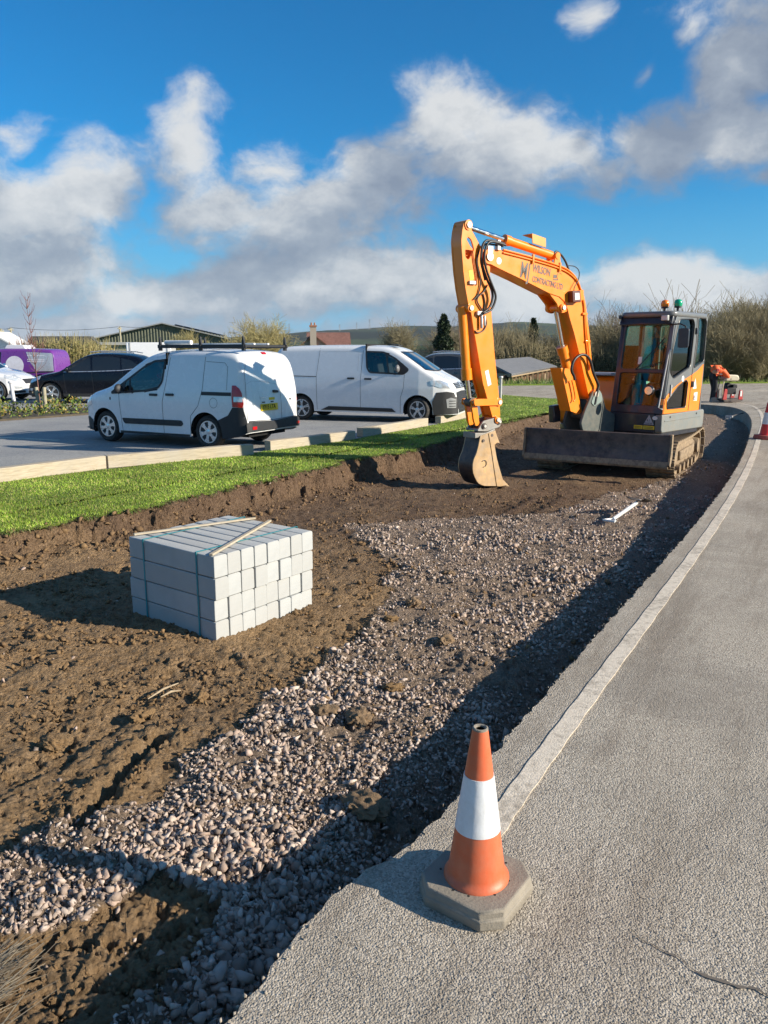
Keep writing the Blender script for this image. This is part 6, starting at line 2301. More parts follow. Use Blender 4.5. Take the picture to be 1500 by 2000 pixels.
proto('tall_b', 4, 5.0, 4, .3, 3, (3, 3, 3), (.7, .8, .8), .6, .06, 'bark_grey', 'twig_olive', .009)
proto('thick_a', 5, 5.0, 10, .42, 3, (2, 3, 2), (.6, .7, .8), .7, .045, 'twig_olive', 'twig_olive', .010)
proto('thick_b', 6, 5.0, 12, .38, 3, (2, 3, 2), (.7, .7, .8), .6, .04, 'bark_grey', 'twig_olive', .010)
proto('fan', 8, 5.0, 7, .5, 2, (3, 3), (.5, .6), .7, .05, 'bark_grey', 'bark_grey', .010)
def tree(name, label, cat, key, loc, h, rz, group=None, sx=1.0):
    T, Cc, _, _, top = PROT[key]
    root = thing(name, label, cat, loc, rz, group)
    s = h / top
    root.scale = (s * sx, s * sx, s)
    for nm, me in (('trunk', T), ('crown', Cc)):
        o = bpy.data.objects.new(nm, me)
        col.objects.link(o)
        o.parent = root
    return root
def at(u, Y, v=None):
    """ground position for a picture column at a distance"""
    return (u - 750) * .979 * Y / 1500
def zat(v, Y):
    return 1.63 + (688 - v) * Y / 1500 * 1.02
tree('bare_tree', 'round pale bare tree above the two white vans\' roofs', 'tree', 'round_a', (at(490, 60), 60, -.3), zat(612, 60) + .3, .3, None, 1.15)
tree('bare_tree', 'small bare tree above the larger van\'s cab', 'tree', 'round_b', (at(762, 75), 75, -.8), zat(622, 75) + .8, 1.3, None, 1.0)
tree('bare_tree', 'thin yellowish bush against the green barn\'s gable', 'bush', 'round_a', (at(378, 78), 78, -.3), zat(640, 78) + .3, 2.3, None, .9)
tree('bare_tree', 'small golden bush beside the barn\'s pole', 'bush', 'round_a', (at(258, 62), 62, -.2), zat(672, 62), 4.3, None, 1.1)
# thicket on the far side of the road
rows = [(885, 66, 602, 'tall_a'), (900, 64, 625, 'tall_b'), (915, 62, 632, 'round_b'), (962, 64, 618, 'thick_a'), (985, 62, 612, 'thick_b'), (1008, 64, 628, 'tall_b'), (1035, 66, 632, 'round_b'), (1062, 63, 640, 'thick_a'), (1086, 62, 622, 'thick_b'), (1112, 64, 640, 'tall_b'), (1140, 62, 636, 'thick_a'), (1165, 64, 612, 'thick_b'), (1188, 62, 600, 'tall_b'), (1204, 66, 580, 'tall_a'), (1228, 60, 605, 'thick_a'), (1256, 62, 598, 'thick_b'), (1284, 66, 596, 'tall_b'), (1320, 58, 600, 'thick_a'), (1352, 58, 592, 'thick_b')]
BELT = 'bare trees in the belt behind the excavator'
for i, (u, Y, v, k) in enumerate(rows):
    lab = {602: 'tall bare tree rising just past the dark conifer', 580: 'slender tall bare tree left of the excavator cab'}.get(v, 'bare winter tree in the belt behind the excavator and shed')
    g = None if v in (602, 580) else BELT
    tree('bare_tree', lab, 'tree', k, (at(u, Y), Y, -1.8), zat(v, Y) + 1.8, i * 1.7, g, 1.05)
tree('bare_tree', 'fan shaped bare tree spreading behind the cab roof', 'tree', 'fan', (at(1308, 62), 62, -1.8), zat(550, 62) + 1.8, .4, None, 1.35)
THICK = 'bare trees of the thicket right of the cab'
for i, (u, Y, v, k) in enumerate([(1392, 47, 590, 'thick_a'), (1410, 46, 572, 'thick_b'), (1432, 48, 568, 'thick_a'), (1455, 46, 574, 'thick_b'), (1476, 48, 560, 'thick_a'), (1496, 46, 566, 'thick_b'), (1520, 47, 558, 'thick_a'), (1550, 46, 562, 'thick_b'), (1585, 47, 560, 'thick_a'), (1630, 46, 565, 'thick_b'), (1420, 50, 585, 'thick_b'), (1465, 51, 572, 'thick_a'), (1505, 51, 570, 'thick_b'), (1385, 51, 600, 'thick_b'), (1445, 44, 600, 'thick_b'), (1485, 44, 605, 'thick_a'), (1405, 44, 615, 'thick_a')]):
    tree('bare_tree', 'dense bare tree in the thicket beyond the road, right of the cab', 'tree', k, (at(u, Y), Y, -.5), zat(v, Y) + .5, i * 2.1 + .5, THICK, 1.15)
# leaf sprays: conifers, hedge, ground cover
def leaf_mat(name, cols):
    t = NT(name)
    a = t.attr('tint')
    t.color(a.outputs['Color'])
    t.rough(.6)
    t.b.inputs['Specular IOR Level'].default_value = .25
    MATS[name] = t.m
leaf_mat('leaf', None)
def leaf_cloud(name, P, size, cols, parent=None, up=.3, seed=1, asp=.5):
    g = np.random.default_rng(seed)
    n = len(P)
    d = g.normal(size=(n, 3))
    d[:, 2] += up
    d /= np.linalg.norm(d, axis=1)[:, None]
    e_ = g.normal(size=(n, 3))
    e_ -= d * (e_ * d).sum(1)[:, None]
    e_ /= np.linalg.norm(e_, axis=1)[:, None]
    s = size * g.uniform(.6, 1.4, n)[:, None]
    V = np.stack([P, P + d * s * .5 + e_ * s * asp * .5, P + d * s, P + d * s * .5 - e_ * s * asp * .5], 1).reshape(-1, 3)
    F = np.arange(4 * n).reshape(-1, 4)
    C = np.repeat(np.array(cols)[g.integers(0, len(cols), n)] * g.uniform(.6, 1.3, (n, 1)), 4, 0)
    return npmesh(name, V, F, MATS['leaf'], parent, attrs={'tint': C})
def conifer(label, loc, h, w, seed):
    root = thing('conifer', label, 'tree', loc, 0)
    mb = MB()
    mb.tube([(0, 0, 0), (.05, 0, h * .5), (0, 0, h * .95)], [.12, .08, .02], 8)
    mb.build('trunk', MATS['bark_grey'], root, 40)
    g = np.random.default_rng(seed)
    n = 9000
    z = g.uniform(.05, 1, n)
    lim = w / 2 * np.clip((1 - z) * 1.7, 0, 1) ** .7 * (.75 + .35 * np.sin(z * 23 + g.uniform(0, 1, n)) * .6)
    rr = lim * g.uniform(0, 1, n) ** .35
    an = g.uniform(0, 2 * np.pi, n)
    P_ = np.c_[rr * np.cos(an), rr * np.sin(an), z * h]
    leaf_cloud('crown', P_, .22, [(.018, .032, .014), (.03, .05, .02), (.045, .07, .03)], root, .1, seed, .45)
conifer('dark green conifer left of the bare trees behind the grey car', (at(866, 58), 58, -.6), zat(622, 58) + .6, 2.0, 3)
conifer('small dark conifer top among the bare trees behind the arm', (at(1040, 63), 63, -1.8), zat(628, 63) + 1.8, 1.6, 4)
def hedge(label, spots, h, seed, cols, twig='twig_yellow'):
    root = thing('hedge', label, 'hedge', (0, 0, 0), 0)
    g = np.random.default_rng(seed)
    Ps, sg = [], []
    for (x, y, w, hh) in spots:
        n = int(1600 * w)
        u = g.normal(size=(n, 3))
        u /= np.linalg.norm(u, axis=1)[:, None]
        rr = g.uniform(0, 1, n) ** .4
        Ps.append(np.c_[x + u[:, 0] * rr * w, y + u[:, 1] * rr * w * .8, np.abs(u[:, 2]) * rr * hh])
        m = int(260 * w)
        a = g.uniform(0, 6.28, m)
        r_ = g.uniform(0, w * .7, m)
        b = np.c_[x + np.cos(a) * r_, y + np.sin(a) * r_ * .7, g.uniform(.1, .6, m) * hh]
        tip = b + np.c_[np.cos(a) * g.uniform(.1, .5, m), np.sin(a) * g.uniform(.1, .4, m), g.uniform(.3, .65, m) * hh]
        sg.append(np.c_[b, tip, np.full(m, .014), np.full(m, .006)])
    leaf_cloud('foliage', np.concatenate(Ps), .13, cols, root, .4, seed, .6)
    st_ = segs_mesh('stems', np.concatenate(sg), MATS[twig], root)
    st_['kind'] = 'stuff'
    return root
hz = lambda u, Y, w, v: (at(u, Y), Y, w, zat(v, Y))
hedge('olive green hedge behind the dark car at the picture\'s left', [hz(75, 46, 1.2, 672), hz(105, 46, 1.5, 666), hz(140, 45, 1.6, 662), hz(175, 46, 1.5, 668), hz(205, 47, 1.1, 678)], 2.5, 11, [(.15, .15, .04), (.22, .20, .06), (.11, .12, .035), (.30, .24, .10)])
hedge('russet bare shrub at the left end of the olive hedge', [hz(45, 47, 1.0, 672), hz(62, 45, .8, 668)], 2.0, 12, [(.16, .10, .05), (.20, .14, .07), (.11, .08, .04)], 'twig_red')
hedge('ragged dark undergrowth at the foot of the thicket', [hz(u, 46.5, 1.6, 698 + (i % 3) * 8) for i, u in enumerate(range(1380, 1560, 22))], 1.2, 13, [(.09, .10, .035), (.13, .13, .05), (.20, .16, .08)], 'twig_brown')
hedge('brown undergrowth below the tree belt behind the shed', [(at(u, 60), 60, 1.8, 1.4 + (i % 3) * .5 - 1.8) if False else (at(u, 60), 60, 1.9, 1.5 + (i % 3) * .4) for i, u in enumerate(range(890, 1400, 30))], 1.2, 14, [(.10, .10, .04), (.14, .13, .055), (.19, .15, .08)], 'twig_olive')
# planted bed with sapling
bedp = [(-9.35, 18.75), (-8.2, 20.3), (-7.2, 22.0), (-8.0, 22.9), (-9.6, 22.3), (-10.8, 21.4), (-12.6, 19.4), (-11.5, 17.6)]
tag(sheet('planting_bed', bedp, .03, simple('bed_soil', (.085, .068, .045), .95, 0, .3, 8, .8, 40), .06), 'planted bed with low shrubs in the car park', None, None, 'structure')
g = np.random.default_rng(21)
xs, ys = g.uniform(-12.6, -7.2, 9000), g.uniform(17.6, 22.9, 9000)
ok = in_poly(xs, ys, bedp)
xs, ys = xs[ok], ys[ok]
cl = sstep(-.2, .35, fbm(xs, ys, 1.3, 3, .6, 7))
sel = g.uniform(size=len(xs)) < .25 + .75 * cl
P_ = np.c_[xs, ys, .03 + g.uniform(0, .30, len(xs)) * (.3 + cl)][sel]
tag(leaf_cloud('ground_cover', P_, .09, [(.09, .14, .025), (.13, .19, .04), (.22, .22, .05), (.30, .22, .06), (.06, .10, .02)], None, .8, 22, .45), 'low green and yellowish plants in the car park bed', 'plants', None, 'stuff')
def sapling():
    b = Vector((at(71, 21.3), 21.3, .03))
    root = thing('sapling', 'thin bare reddish sapling tied between two stakes', 'tree', b, 0)
    rnd = random.Random(4)
    s0, s1 = [], []
    p, d, r = Vector((0, 0, 0)), Vector((-.02, 0, 1)), .028
    L = 2.95
    for k in range(14):
        q = p + d * (L / 14) + Vector((rnd.gauss(-.012, .012), rnd.gauss(0, .01), 0))
        s0.append((*p, *q, r, r * .9))
        r *= .89
        if k > 3:
            for c_ in range(5):
                a = rnd.uniform(0, 6.28)
                up = rnd.uniform(.5, 1.3)
                l_ = rnd.uniform(.25, .75) * (1 - k / 22)
                e1 = q + Vector((math.cos(a) * l_ * .45, math.sin(a) * l_ * .45, l_ * up * .6))
                e2 = e1 + Vector((math.cos(a) * l_ * .15, math.sin(a) * l_ * .15, l_ * up * .5))
                s1 += [(*q, *e1, .007, .005), (*e1, *e2, .005, .003)]
        p = q
    segs_mesh('trunk', s0, MATS['twig_red'], root)
    segs_mesh('crown', s1, MATS['twig_red'], root)
    for i, (u, Y) in enumerate(((66, 21.2), (79, 21.1))):
        mb = MB()
        mb.lathe([(.0, 0), (.048, 0), (.048, .68), (.042, .70), (0, .70)], 14)
        o = mb.build('tree_stake', MATS['old_timber'], None, 40)
        o.location = (at(u, Y), Y, .0)
        o.rotation_euler = (0, R(-2 + 3 * i), 0)
        tag(o, ['round timber stake left of the sapling', 'round timber stake right of the sapling'][i], 'stake', 'stakes beside the sapling')
    mb = MB()
    mb.tube([(-.16, -.12, .52), (-.02, -.06, .53), (.08, -.12, .52)], .03, 8)
    mb.build('tree_tie', simple('tie_rubber', (.20, .17, .12), .8), root, 40)
sapling()
def bollard(label, loc, h, r, mat, basem=None, tilt=0):
    root = thing('bollard', label, 'bollard', loc, 0, 'metal bollards')
    root.rotation_euler = (0, tilt, 0)
    mb = MB()
    mb.lathe([(r, 0), (r, h - .06), (r * 1.02, h - .05)], 18)
    mb.build('post', mat, root, 40)
    mb = MB()
    mb.lathe([(r * 1.5, h - .07), (r * 1.6, h - .04), (r * 1.4, h - .01), (0, h)], 18)
    mb.build('cap', mat, root, 40)
    if basem:
        mb = MB()
        mb.lathe([(r * 1.12, 0), (r * 1.12, .22)], 18)
        mb.build('sleeve', basem, root, 40)
bollard('galvanised bollard on the lawn behind the excavator arm', (at(980, 24.6), 24.6, 0), .90, .045, greyst)
bollard('leaning pale bollard with a dark foot before the white car', (at(19, 22.6), 22.6, .02), .80, .05, simple('pale_post', (.62, .62, .64), .4), simple('dark_sleeve', (.05, .05, .08), .6), R(-4))

# ---------------------------------------------------------------- verge, hills, buildings
vp = [(3.5, 38.6), (12, 40.3), (24, 42.8), (44, 48.5), (44, 54), (22, 47.5), (12, 44.5), (3.5, 42.6)]
tag(sheet('verge', vp, .05, MATS['turf'], .4), 'rough grass verge beyond the crossing road', None, None, 'structure')
x_, y_ = g.uniform(3, 44, 26000), g.uniform(38, 54, 26000)
ok = in_poly(x_, y_, vp)
x_, y_ = x_[ok], y_[ok]
n = len(x_)
b = np.c_[x_, y_, np.full(n, .04)]
h_ = g.uniform(.06, .28, n) * (.5 + .8 * sstep(-.3, .3, fbm(x_, y_, .7, 3, .6, 3)))
tip = b + np.c_[g.normal(size=n) * .06, g.normal(size=n) * .06, h_]
az = g.uniform(0, 6.28, n)
u = np.c_[np.cos(az), np.sin(az), np.zeros(n)] * .022
C = np.repeat(np.array([(.13, .19, .04), (.18, .21, .06), (.26, .23, .10), (.10, .15, .03)])[g.integers(0, 4, n)] * g.uniform(.7, 1.2, (n, 1)), 3, 0)
tag(npmesh('verge_grass', np.stack([b - u, b + u, tip], 1).reshape(-1, 3), np.arange(3 * n).reshape(-1, 3), MATS['blade'], attrs={'tint': C}), 'long rough grass on the verge beyond the road', 'grass', None, 'stuff')

t = NT('far_hill')
n1 = t.noise(.0035, 6, .6)
fld = t.voro(.0042, out='Color')
c = t.ramp(fld, [(.1, (.030, .048, .028)), (.4, (.055, .08, .035)), (.6, (.075, .075, .045)), (.85, (.04, .055, .032))])
c = t.mix(t.ramp(n1, [(.46, 0), (.54, 1)]), c, (.018, .026, .020))
t.color(c)
t.rough(1)
t.b.inputs['Specular IOR Level'].default_value = 0
MATS['far_hill'] = t.m
def hill(name, Y0, depth, ridge, seed, label):
    xs = np.linspace(-1.0, 1.0, 160) * Y0
    rows_ = 24
    V = []
    for j in range(rows_):
        f = j / (rows_ - 1)
        hgt = np.interp(xs / Y0, [q[0] for q in ridge], [q[1] for q in ridge]) * (Y0 + depth * .8)
        z = -6 + (hgt + 6) * math.sin(f * math.pi / 2) ** 1.1 if f < .75 else -6 + (hgt + 6) * (math.sin(.75 * math.pi / 2) ** 1.1 + (f - .75) * .15)
        z = z + f * hgt * .12 * fbm(xs * .004, np.full(xs.shape, j * .3), 1, 4, .6, seed) + (f > .3) * 2.2 * np.abs(fbm(xs * .03, np.full(xs.shape, j * .9), 1, 3, .6, seed + 5))
        V.append(np.c_[xs * (1 + .35 * f), np.full(xs.shape, Y0 + depth * f), z])
    V = np.concatenate(V)
    m = len(xs)
    idx = np.arange(rows_ * m).reshape(rows_, m)
    F = np.stack([idx[:-1, :-1], idx[:-1, 1:], idx[1:, 1:], idx[1:, :-1]], -1).reshape(-1, 4)
    tag(npmesh(name, V, F, MATS['far_hill'], smooth=60), label, None, None, 'structure')
hill('hills', 1300, 1200, [(-1, .010), (-.42, .013), (-.15, .026), (-.05, .032), (.03, .035), (.12, .034), (.22, .040), (.4, .034), (1, .02)], 3, 'long dark wooded hillside on the horizon')
hill('hills', 420, 300, [(-1, .004), (-.3, .006), (-.12, .012), (.0, .010), (.1, .012), (.3, .008), (1, .004)], 9, 'low hedged fields before the far hillside')

def barn():
    Y = 105.0
    xl, xr, xm = -38.5, -20.8, -29.4
    ez, pz = 3.5, 5.4
    bk = Vector((-.30, .95, 0)) * 22
    root = thing('barn', 'big green corrugated barn with pale roof edge and solar panels', 'barn', (xm, Y, -.3), 0)
    o = Vector((xm, Y, -.3))
    clad = simple('barn_cladding', (.115, .125, .085), .6, .1, .12, 3)
    mb = MB()
    vs, fs = [], []
    n = 88
    for i in range(n + 1):
        f = i / n
        x = xl + (xr - xl) * f
        top = ez + (pz - ez) * (1 - abs(x - xm) / max(xm - xl, xr - xm))
        dy = -.10 if i % 2 else 0
        vs += [(x - xm, dy, 0), (x - xm, dy, top + .3)]
    for i in range(n):
        fs.append((2 * i, 2 * i + 2, 2 * i + 3, 2 * i + 1))
    mb.add(vs, fs)
    mb.build('gable_wall', clad, root)
    roofm = simple('barn_roof', (.34, .34, .33), .6, 0, .12, 1)
    for nm, (x0, z0, x1, z1) in (('roof', (xl - .5, ez - .1, xm, pz + .08)), ('roof', (xm, pz + .08, xr + .5, ez - .1))):
        mb = MB()
        a0, a1 = Vector((x0 - xm, -.5, z0 + .3)), Vector((x1 - xm, -.5, z1 + .3))
        q = [a0, a1, a1 + bk, a0 + bk]
        mb.add([tuple(p) for p in q] + [tuple(p - Vector((0, 0, .14))) for p in q], [(0, 1, 2, 3), (7, 6, 5, 4), (0, 4, 5, 1), (1, 5, 6, 2), (2, 6, 7, 3), (3, 7, 4, 0)])
        mb.build(nm, roofm, root)
    for x0 in (xl, xr):
        mb = MB()
        a0 = Vector((x0 - xm, 0, 0))
        q = [a0, a0 + bk]
        mb.add([tuple(q[0]), tuple(q[1]), tuple(q[1] + Vector((0, 0, ez + .1))), tuple(q[0] + Vector((0, 0, ez + .1)))], [(0, 1, 2, 3)])
        mb.build('side_wall', clad, root)
    sol = simple('solar_panel', (.012, .016, .03), .15)
    for k in range(6):
        f0 = .16 + k * .13
        x0, x1 = xm + (xr - xm) * f0, xm + (xr - xm) * (f0 + .12)
        mb = MB()
        zf = lambda x: pz + (ez - pz) * (x - xm) / (xr - xm) + .42
        q = [Vector((x0 - xm, 1.0, zf(x0))), Vector((x1 - xm, 1.0, zf(x1))), Vector((x1 - xm, 1.0, zf(x1))) + bk * .6, Vector((x0 - xm, 1.0, zf(x0))) + bk * .6]
        mb.add([tuple(p + Vector((0, 0, .12))) for p in q] + [tuple(p) for p in q], [(0, 1, 2, 3), (7, 6, 5, 4), (0, 4, 5, 1), (1, 5, 6, 2), (2, 6, 7, 3), (3, 7, 4, 0)])
        mb.build('solar_panel', sol, root)
barn()
def house():
    Y = 128.0
    X = lambda u: at(u, Y)
    root = thing('house', 'brick house with red tiled roof and tall chimney beyond the vans', 'house', (X(632), Y, -.5), R(6))
    brick = NT('brick_wall')
    br = brick.n('ShaderNodeTexBrick')
    br.inputs['Scale'].default_value = 4
    br.inputs['Color1'].default_value = (.30, .12, .07, 1)
    br.inputs['Color2'].default_value = (.38, .17, .10, 1)
    br.inputs['Mortar'].default_value = (.36, .31, .26, 1)
    brick.l(brick.co, br.inputs['Vector'])
    brick.color(br.outputs[0])
    brick.rough(.9)
    t = NT('red_tiles')
    t.color(t.ramp(t.noise(1.5, 6, .7), [(.3, (.15, .07, .055)), (.7, (.27, .13, .10))]))
    t.rough(.9)
    mpn = t.n('ShaderNodeTexWave', bands_direction='Z')
    mpn.inputs['Scale'].default_value = 3.5
    t.l(t.co, mpn.inputs['Vector'])
    t.bump(mpn.outputs['Fac'], .8, .05)
    ox = X(632)
    zr, ze = zat(651, Y) + .5, zat(677, Y) + .5
    x0, x1 = X(600) - ox, X(686) - ox
    mb = MB()
    mb.box(((x0 + x1) / 2, 3, ze / 2), (x1 - x0 - .6, 6, ze))
    mb.prism([(0, ze), (6, ze), (3, zr - .1)], x0 + .3, x1 - .3, 'yz')
    mb.build('wall', brick.m, root)
    for nm, pts in (('roof', ((-.4, ze - .25), (3, zr))), ('roof', ((6.4, ze - .25), (3, zr)))):
        (ya, za), (yb, zb) = pts
        mb = MB()
        q = [(x0, ya, za), (x1, ya, za), (x1, yb, zb), (x0, yb, zb)]
        mb.add(q + [(p[0], p[1], p[2] - .15) for p in q], [(0, 1, 2, 3), (7, 6, 5, 4), (0, 4, 5, 1), (1, 5, 6, 2), (2, 6, 7, 3), (3, 7, 4, 0)])
        mb.build(nm, t.m, root)
    # front gable
    gl, gr_, gm = X(580) - ox, X(646) - ox, X(613) - ox
    zg = zat(655, Y) + .5
    mb = MB()
    mb.prism([(gl + .5, 0), (gr_ - .5, 0), (gr_ - .5, ze), (gm, zg - .2), (gl + .5, ze)], -1.5, 3, 'xz')
    mb.build('gable', brick.m, root)
    for a, b_ in (((gl, ze - .3), (gm, zg)), ((gr_, ze - .3), (gm, zg))):
        mb = MB()
        q = [(a[0], -1.9, a[1]), (a[0], 3, a[1]), (b_[0], 3, b_[1]), (b_[0], -1.9, b_[1])]
        mb.add(q + [(p[0], p[1], p[2] - .16) for p in q], [(0, 1, 2, 3), (7, 6, 5, 4), (0, 4, 5, 1), (1, 5, 6, 2), (2, 6, 7, 3), (3, 7, 4, 0)])
        mb.build('gable_roof', t.m, root)
    mb = MB()
    zc = zat(641, Y) + .5
    mb.box((X(612) - ox, -1.9, zc / 2), (1.0, .7, zc))
    ch = mb.build('chimney', brick.m, root)
    mb = MB()
    mb.box((X(612) - ox, -1.9, zc), (1.2, .9, .25))
    mb.build('chimney_cap', brick.m, ch)
    for u in (-.25, .25):
        mb = MB()
        mb.lathe([(.14, zc + .1), (.12, zc + .55)], 12, Matrix.Translation((X(612) - ox + u, -1.9, 0)))
        mb.build('chimney_pot', simple('pot_clay', (.35, .16, .09), .8), ch, 40)
    for u in (598, 628):
        mb = MB()
        mb.box((X(u) - ox, -1.53, ze - 1.2), (.9, .06, 1.1))
        w = mb.build('window', simple('frame_white', (.7, .7, .68), .5), root)
        mb = MB()
        mb.box((X(u) - ox, -1.565, ze - 1.2), (.7, .02, .9))
        mb.build('pane', vglass, w)
house()
def shed():
    root = thing('timber_shed', 'low timber shed with grey felt roof beyond the lawn', 'shed', (7.2, 44, -1.9), 0)
    o = Vector((7.2, 44, -1.9))
    N, Rr, r0, r1 = Vector((7.2, 44, .44)), Vector((12.4, 56, .66)), Vector((6.2, 48.2, 1.14)), Vector((10.97, 59, 1.30))
    Lb = N + (r0 - N) * 2
    Lb.z = .44
    Lr = Rr + (r1 - Rr) * 2
    Lr.z = .66
    felt = NT('roof_felt')
    felt.color(felt.ramp(felt.noise(3, 6, .7), [(.3, (.13, .135, .145)), (.7, (.20, .205, .215))]))
    felt.rough(.9)
    felt.bump(felt.noise(30, 5, .7), .5, .02)
    for q in ([N, Rr, r1, r0], [Lr, Lb, r0, r1]):
        mb = MB()
        mb.add([tuple(p - o) for p in q] + [tuple(p - o - Vector((0, 0, .12))) for p in q], [(0, 1, 2, 3), (7, 6, 5, 4), (0, 4, 5, 1), (1, 5, 6, 2), (2, 6, 7, 3), (3, 7, 4, 0)])
        mb.build('roof', felt.m, root)
    d = (Rr - N)
    d.z = 0
    d.normalize()
    inn = Vector((-d.y, d.x, 0)) * .5
    fas = simple('fascia_timber', (.33, .24, .14), .7)
    mb = MB()
    a, b_ = N - o + d * .05, Rr - o
    for p, q in ((a, b_), (N - o, Lb - o)):
        mb.add([tuple(p + Vector((0, 0, -.02))), tuple(q + Vector((0, 0, -.02))), tuple(q + Vector((0, 0, -.2))), tuple(p + Vector((0, 0, -.2)))] + [tuple(p + inn * .1 + Vector((0, 0, -.02))), tuple(q + inn * .1 + Vector((0, 0, -.02))), tuple(q + inn * .1 + Vector((0, 0, -.2))), tuple(p + inn * .1 + Vector((0, 0, -.2)))], [(3, 2, 1, 0), (4, 5, 6, 7), (0, 1, 5, 4), (2, 3, 7, 6)])
    mb.build('fascia', fas, root)
    brd = [simple('shed_board_a', (.16, .085, .045), .8, 0, .25, 6), simple('shed_board_b', (.20, .11, .06), .8, 0, .25, 6), simple('shed_board_c', (.12, .07, .045), .8, 0, .25, 6)]
    L = (Rr - N).length
    nb = 34
    for k in range(nb):
        f0, f1 = k / nb, (k + .94) / nb
        p0, p1 = N.lerp(Rr, f0) - o + inn, N.lerp(Rr, f1) - o + inn
        mb = MB()
        t0 = p0.z - .1
        th = inn * .08 * (1 + .6 * (k % 2))
        q = [Vector((p0.x, p0.y, 0)), Vector((p1.x, p1.y, 0)), Vector((p1.x, p1.y, t0)), Vector((p0.x, p0.y, t0))]
        mb.add([tuple(v - th) for v in q] + [tuple(v) for v in q], [(0, 1, 2, 3), (7, 6, 5, 4), (0, 4, 5, 1), (1, 5, 6, 2), (2, 6, 7, 3), (3, 7, 4, 0)])
        mb.build('board', brd[k % 3], root)
    for k in range(9):
        p = N.lerp(Rr, (k + .2) / 9) - o + inn * .35
        mb = MB()
        mb.box((p.x, p.y, p.z / 2 - .05), (.12, .12, p.z - .1))
        mb.build('post', fas, root)
    for k in (1, 4, 7):
        p = N.lerp(Rr, (k + .55) / 9) - o + inn * .8
        mb = MB()
        mb.box((p.x, p.y, p.z - .75), (.5, .06, .6), None, (0, 0, math.atan2(d.y, d.x)))
        mb.build('window', simple('shed_pane', (.42, .33, .22), .5), root)
    # near end wall
    e = Lb - N
    nb = 16
    for k in range(nb):
        p0, p1 = N.lerp(Lb, k / nb) - o + d * .3, N.lerp(Lb, (k + .94) / nb) - o + d * .3
        f = (k + .5) / nb
        zt = .44 + (1.14 - .44) * (1 - abs(f - .5) * 2) + 1.9 - .12
        q = [Vector((p0.x, p0.y, 0)), Vector((p1.x, p1.y, 0)), Vector((p1.x, p1.y, zt)), Vector((p0.x, p0.y, zt))]
        th = d * .05
        mb = MB()
        mb.add([tuple(v - th) for v in q] + [tuple(v) for v in q], [(0, 1, 2, 3), (7, 6, 5, 4), (0, 4, 5, 1), (1, 5, 6, 2), (2, 6, 7, 3), (3, 7, 4, 0)])
        mb.build('board', brd[(k + 1) % 3], root)
shed()
def left_buildings():
    Y = 62.0
    root = thing('white_cabin', 'white gabled cabin cut off by the picture\'s left border', 'cabin', (at(-14, Y), Y, -.2), 0)
    w = simple('cabin_white', (.72, .72, .70), .6)
    mb = MB()
    mb.box((0, 1.5, 1.35), (2.6, 3, 2.7))
    mb.prism([(-1.3, 2.7), (1.3, 2.7), (0, 3.4)], 0, 3, 'xz')
    mb.build('wall', w, root)
    for s_ in (1, -1):
        mb = MB()
        q = [(s_ * 1.75, -.3, 2.45), (0, -.3, 3.45), (0, 3.2, 3.45), (s_ * 1.75, 3.2, 2.45)]
        mb.add(q + [(p[0], p[1], p[2] - .12) for p in q], [(0, 1, 2, 3), (7, 6, 5, 4), (0, 4, 5, 1), (1, 5, 6, 2), (2, 6, 7, 3), (3, 7, 4, 0)])
        mb.build('roof', w, root)
    Y = 70.0
    root = thing('long_shed', 'long low grey-green shed with dark roof behind the olive hedge', 'shed', (at(112, Y), Y, 0), R(3))
    mb = MB()
    mb.box((0, 2, 1.1), (6.4, 4, 2.2))
    mb.build('wall', simple('shed_pale', (.20, .21, .17), .7), root)
    mb = MB()
    mb.prism([(-3.4, 2.15), (3.4, 2.15), (2.6, 3.05), (-2.6, 3.05)], 1.2, 2.2, 'xz')
    mb.build('roof', simple('slate_dark', (.06, .065, .075), .7), root)
    root = thing('flat_roof_unit', 'pale flat roofed unit left of the green barn', 'shed', (at(190, 85), 85, 0), 0)
    mb = MB()
    mb.box((0, 3, 1.2), (7.5, 5, 2.4))
    mb.build('wall', simple('unit_wall', (.24, .26, .20), .7), root)
    mb = MB()
    mb.box((0, 3, 2.55), (8.0, 5.6, .3))
    mb.build('roof_slab', simple('unit_roof', (.50, .49, .46), .7), root)
    # slatted fence by the cabin
    Y = 56.0
    root = thing('slatted_fence', 'pale green slatted fence beside the white cabin', 'fence', (at(10, Y), Y, -.1), R(2))
    sl_m = simple('fence_slat', (.36, .37, .26), .7)
    for k in range(22):
        mb = MB()
        mb.box((k * .115, 0, .8), (.085, .03, 1.6))
        mb.build('slat', sl_m, root)
    mb = MB()
    mb.box((1.2, .04, 1.35), (2.6, .04, .08))
    mb.build('rail', sl_m, root)
left_buildings()
def pole(label, u, Y, v):
    root = thing('utility_pole', label, 'utility pole', (at(u, Y), Y, -.3), 0, 'utility poles')
    h = zat(v, Y) + .3
    mb = MB()
    mb.lathe([(.14, 0), (.10, h)], 10)
    mb.build('post', MATS['old_timber'], root, 40)
    mb = MB()
    mb.box((0, 0, h - .25), (.1, 1.2, .1))
    mb.build('crossarm', MATS['old_timber'], root)
    for s_ in (-.45, .45):
        mb = MB()
        mb.lathe([(.04, h - .2), (.05, h - .1), (.03, h)], 8, Matrix.Translation((0, s_, 0)))
        mb.build('insulator', greyst, root, 40)
    return Vector((at(u, Y), Y, h - .3))
pa = pole('utility pole before the green barn\'s left corner', 237, 92, 641)
pb = pole('utility pole behind the purple van', 25, 88, 643)
pc = pole('utility pole at the picture\'s left border', 6, 84, 645)
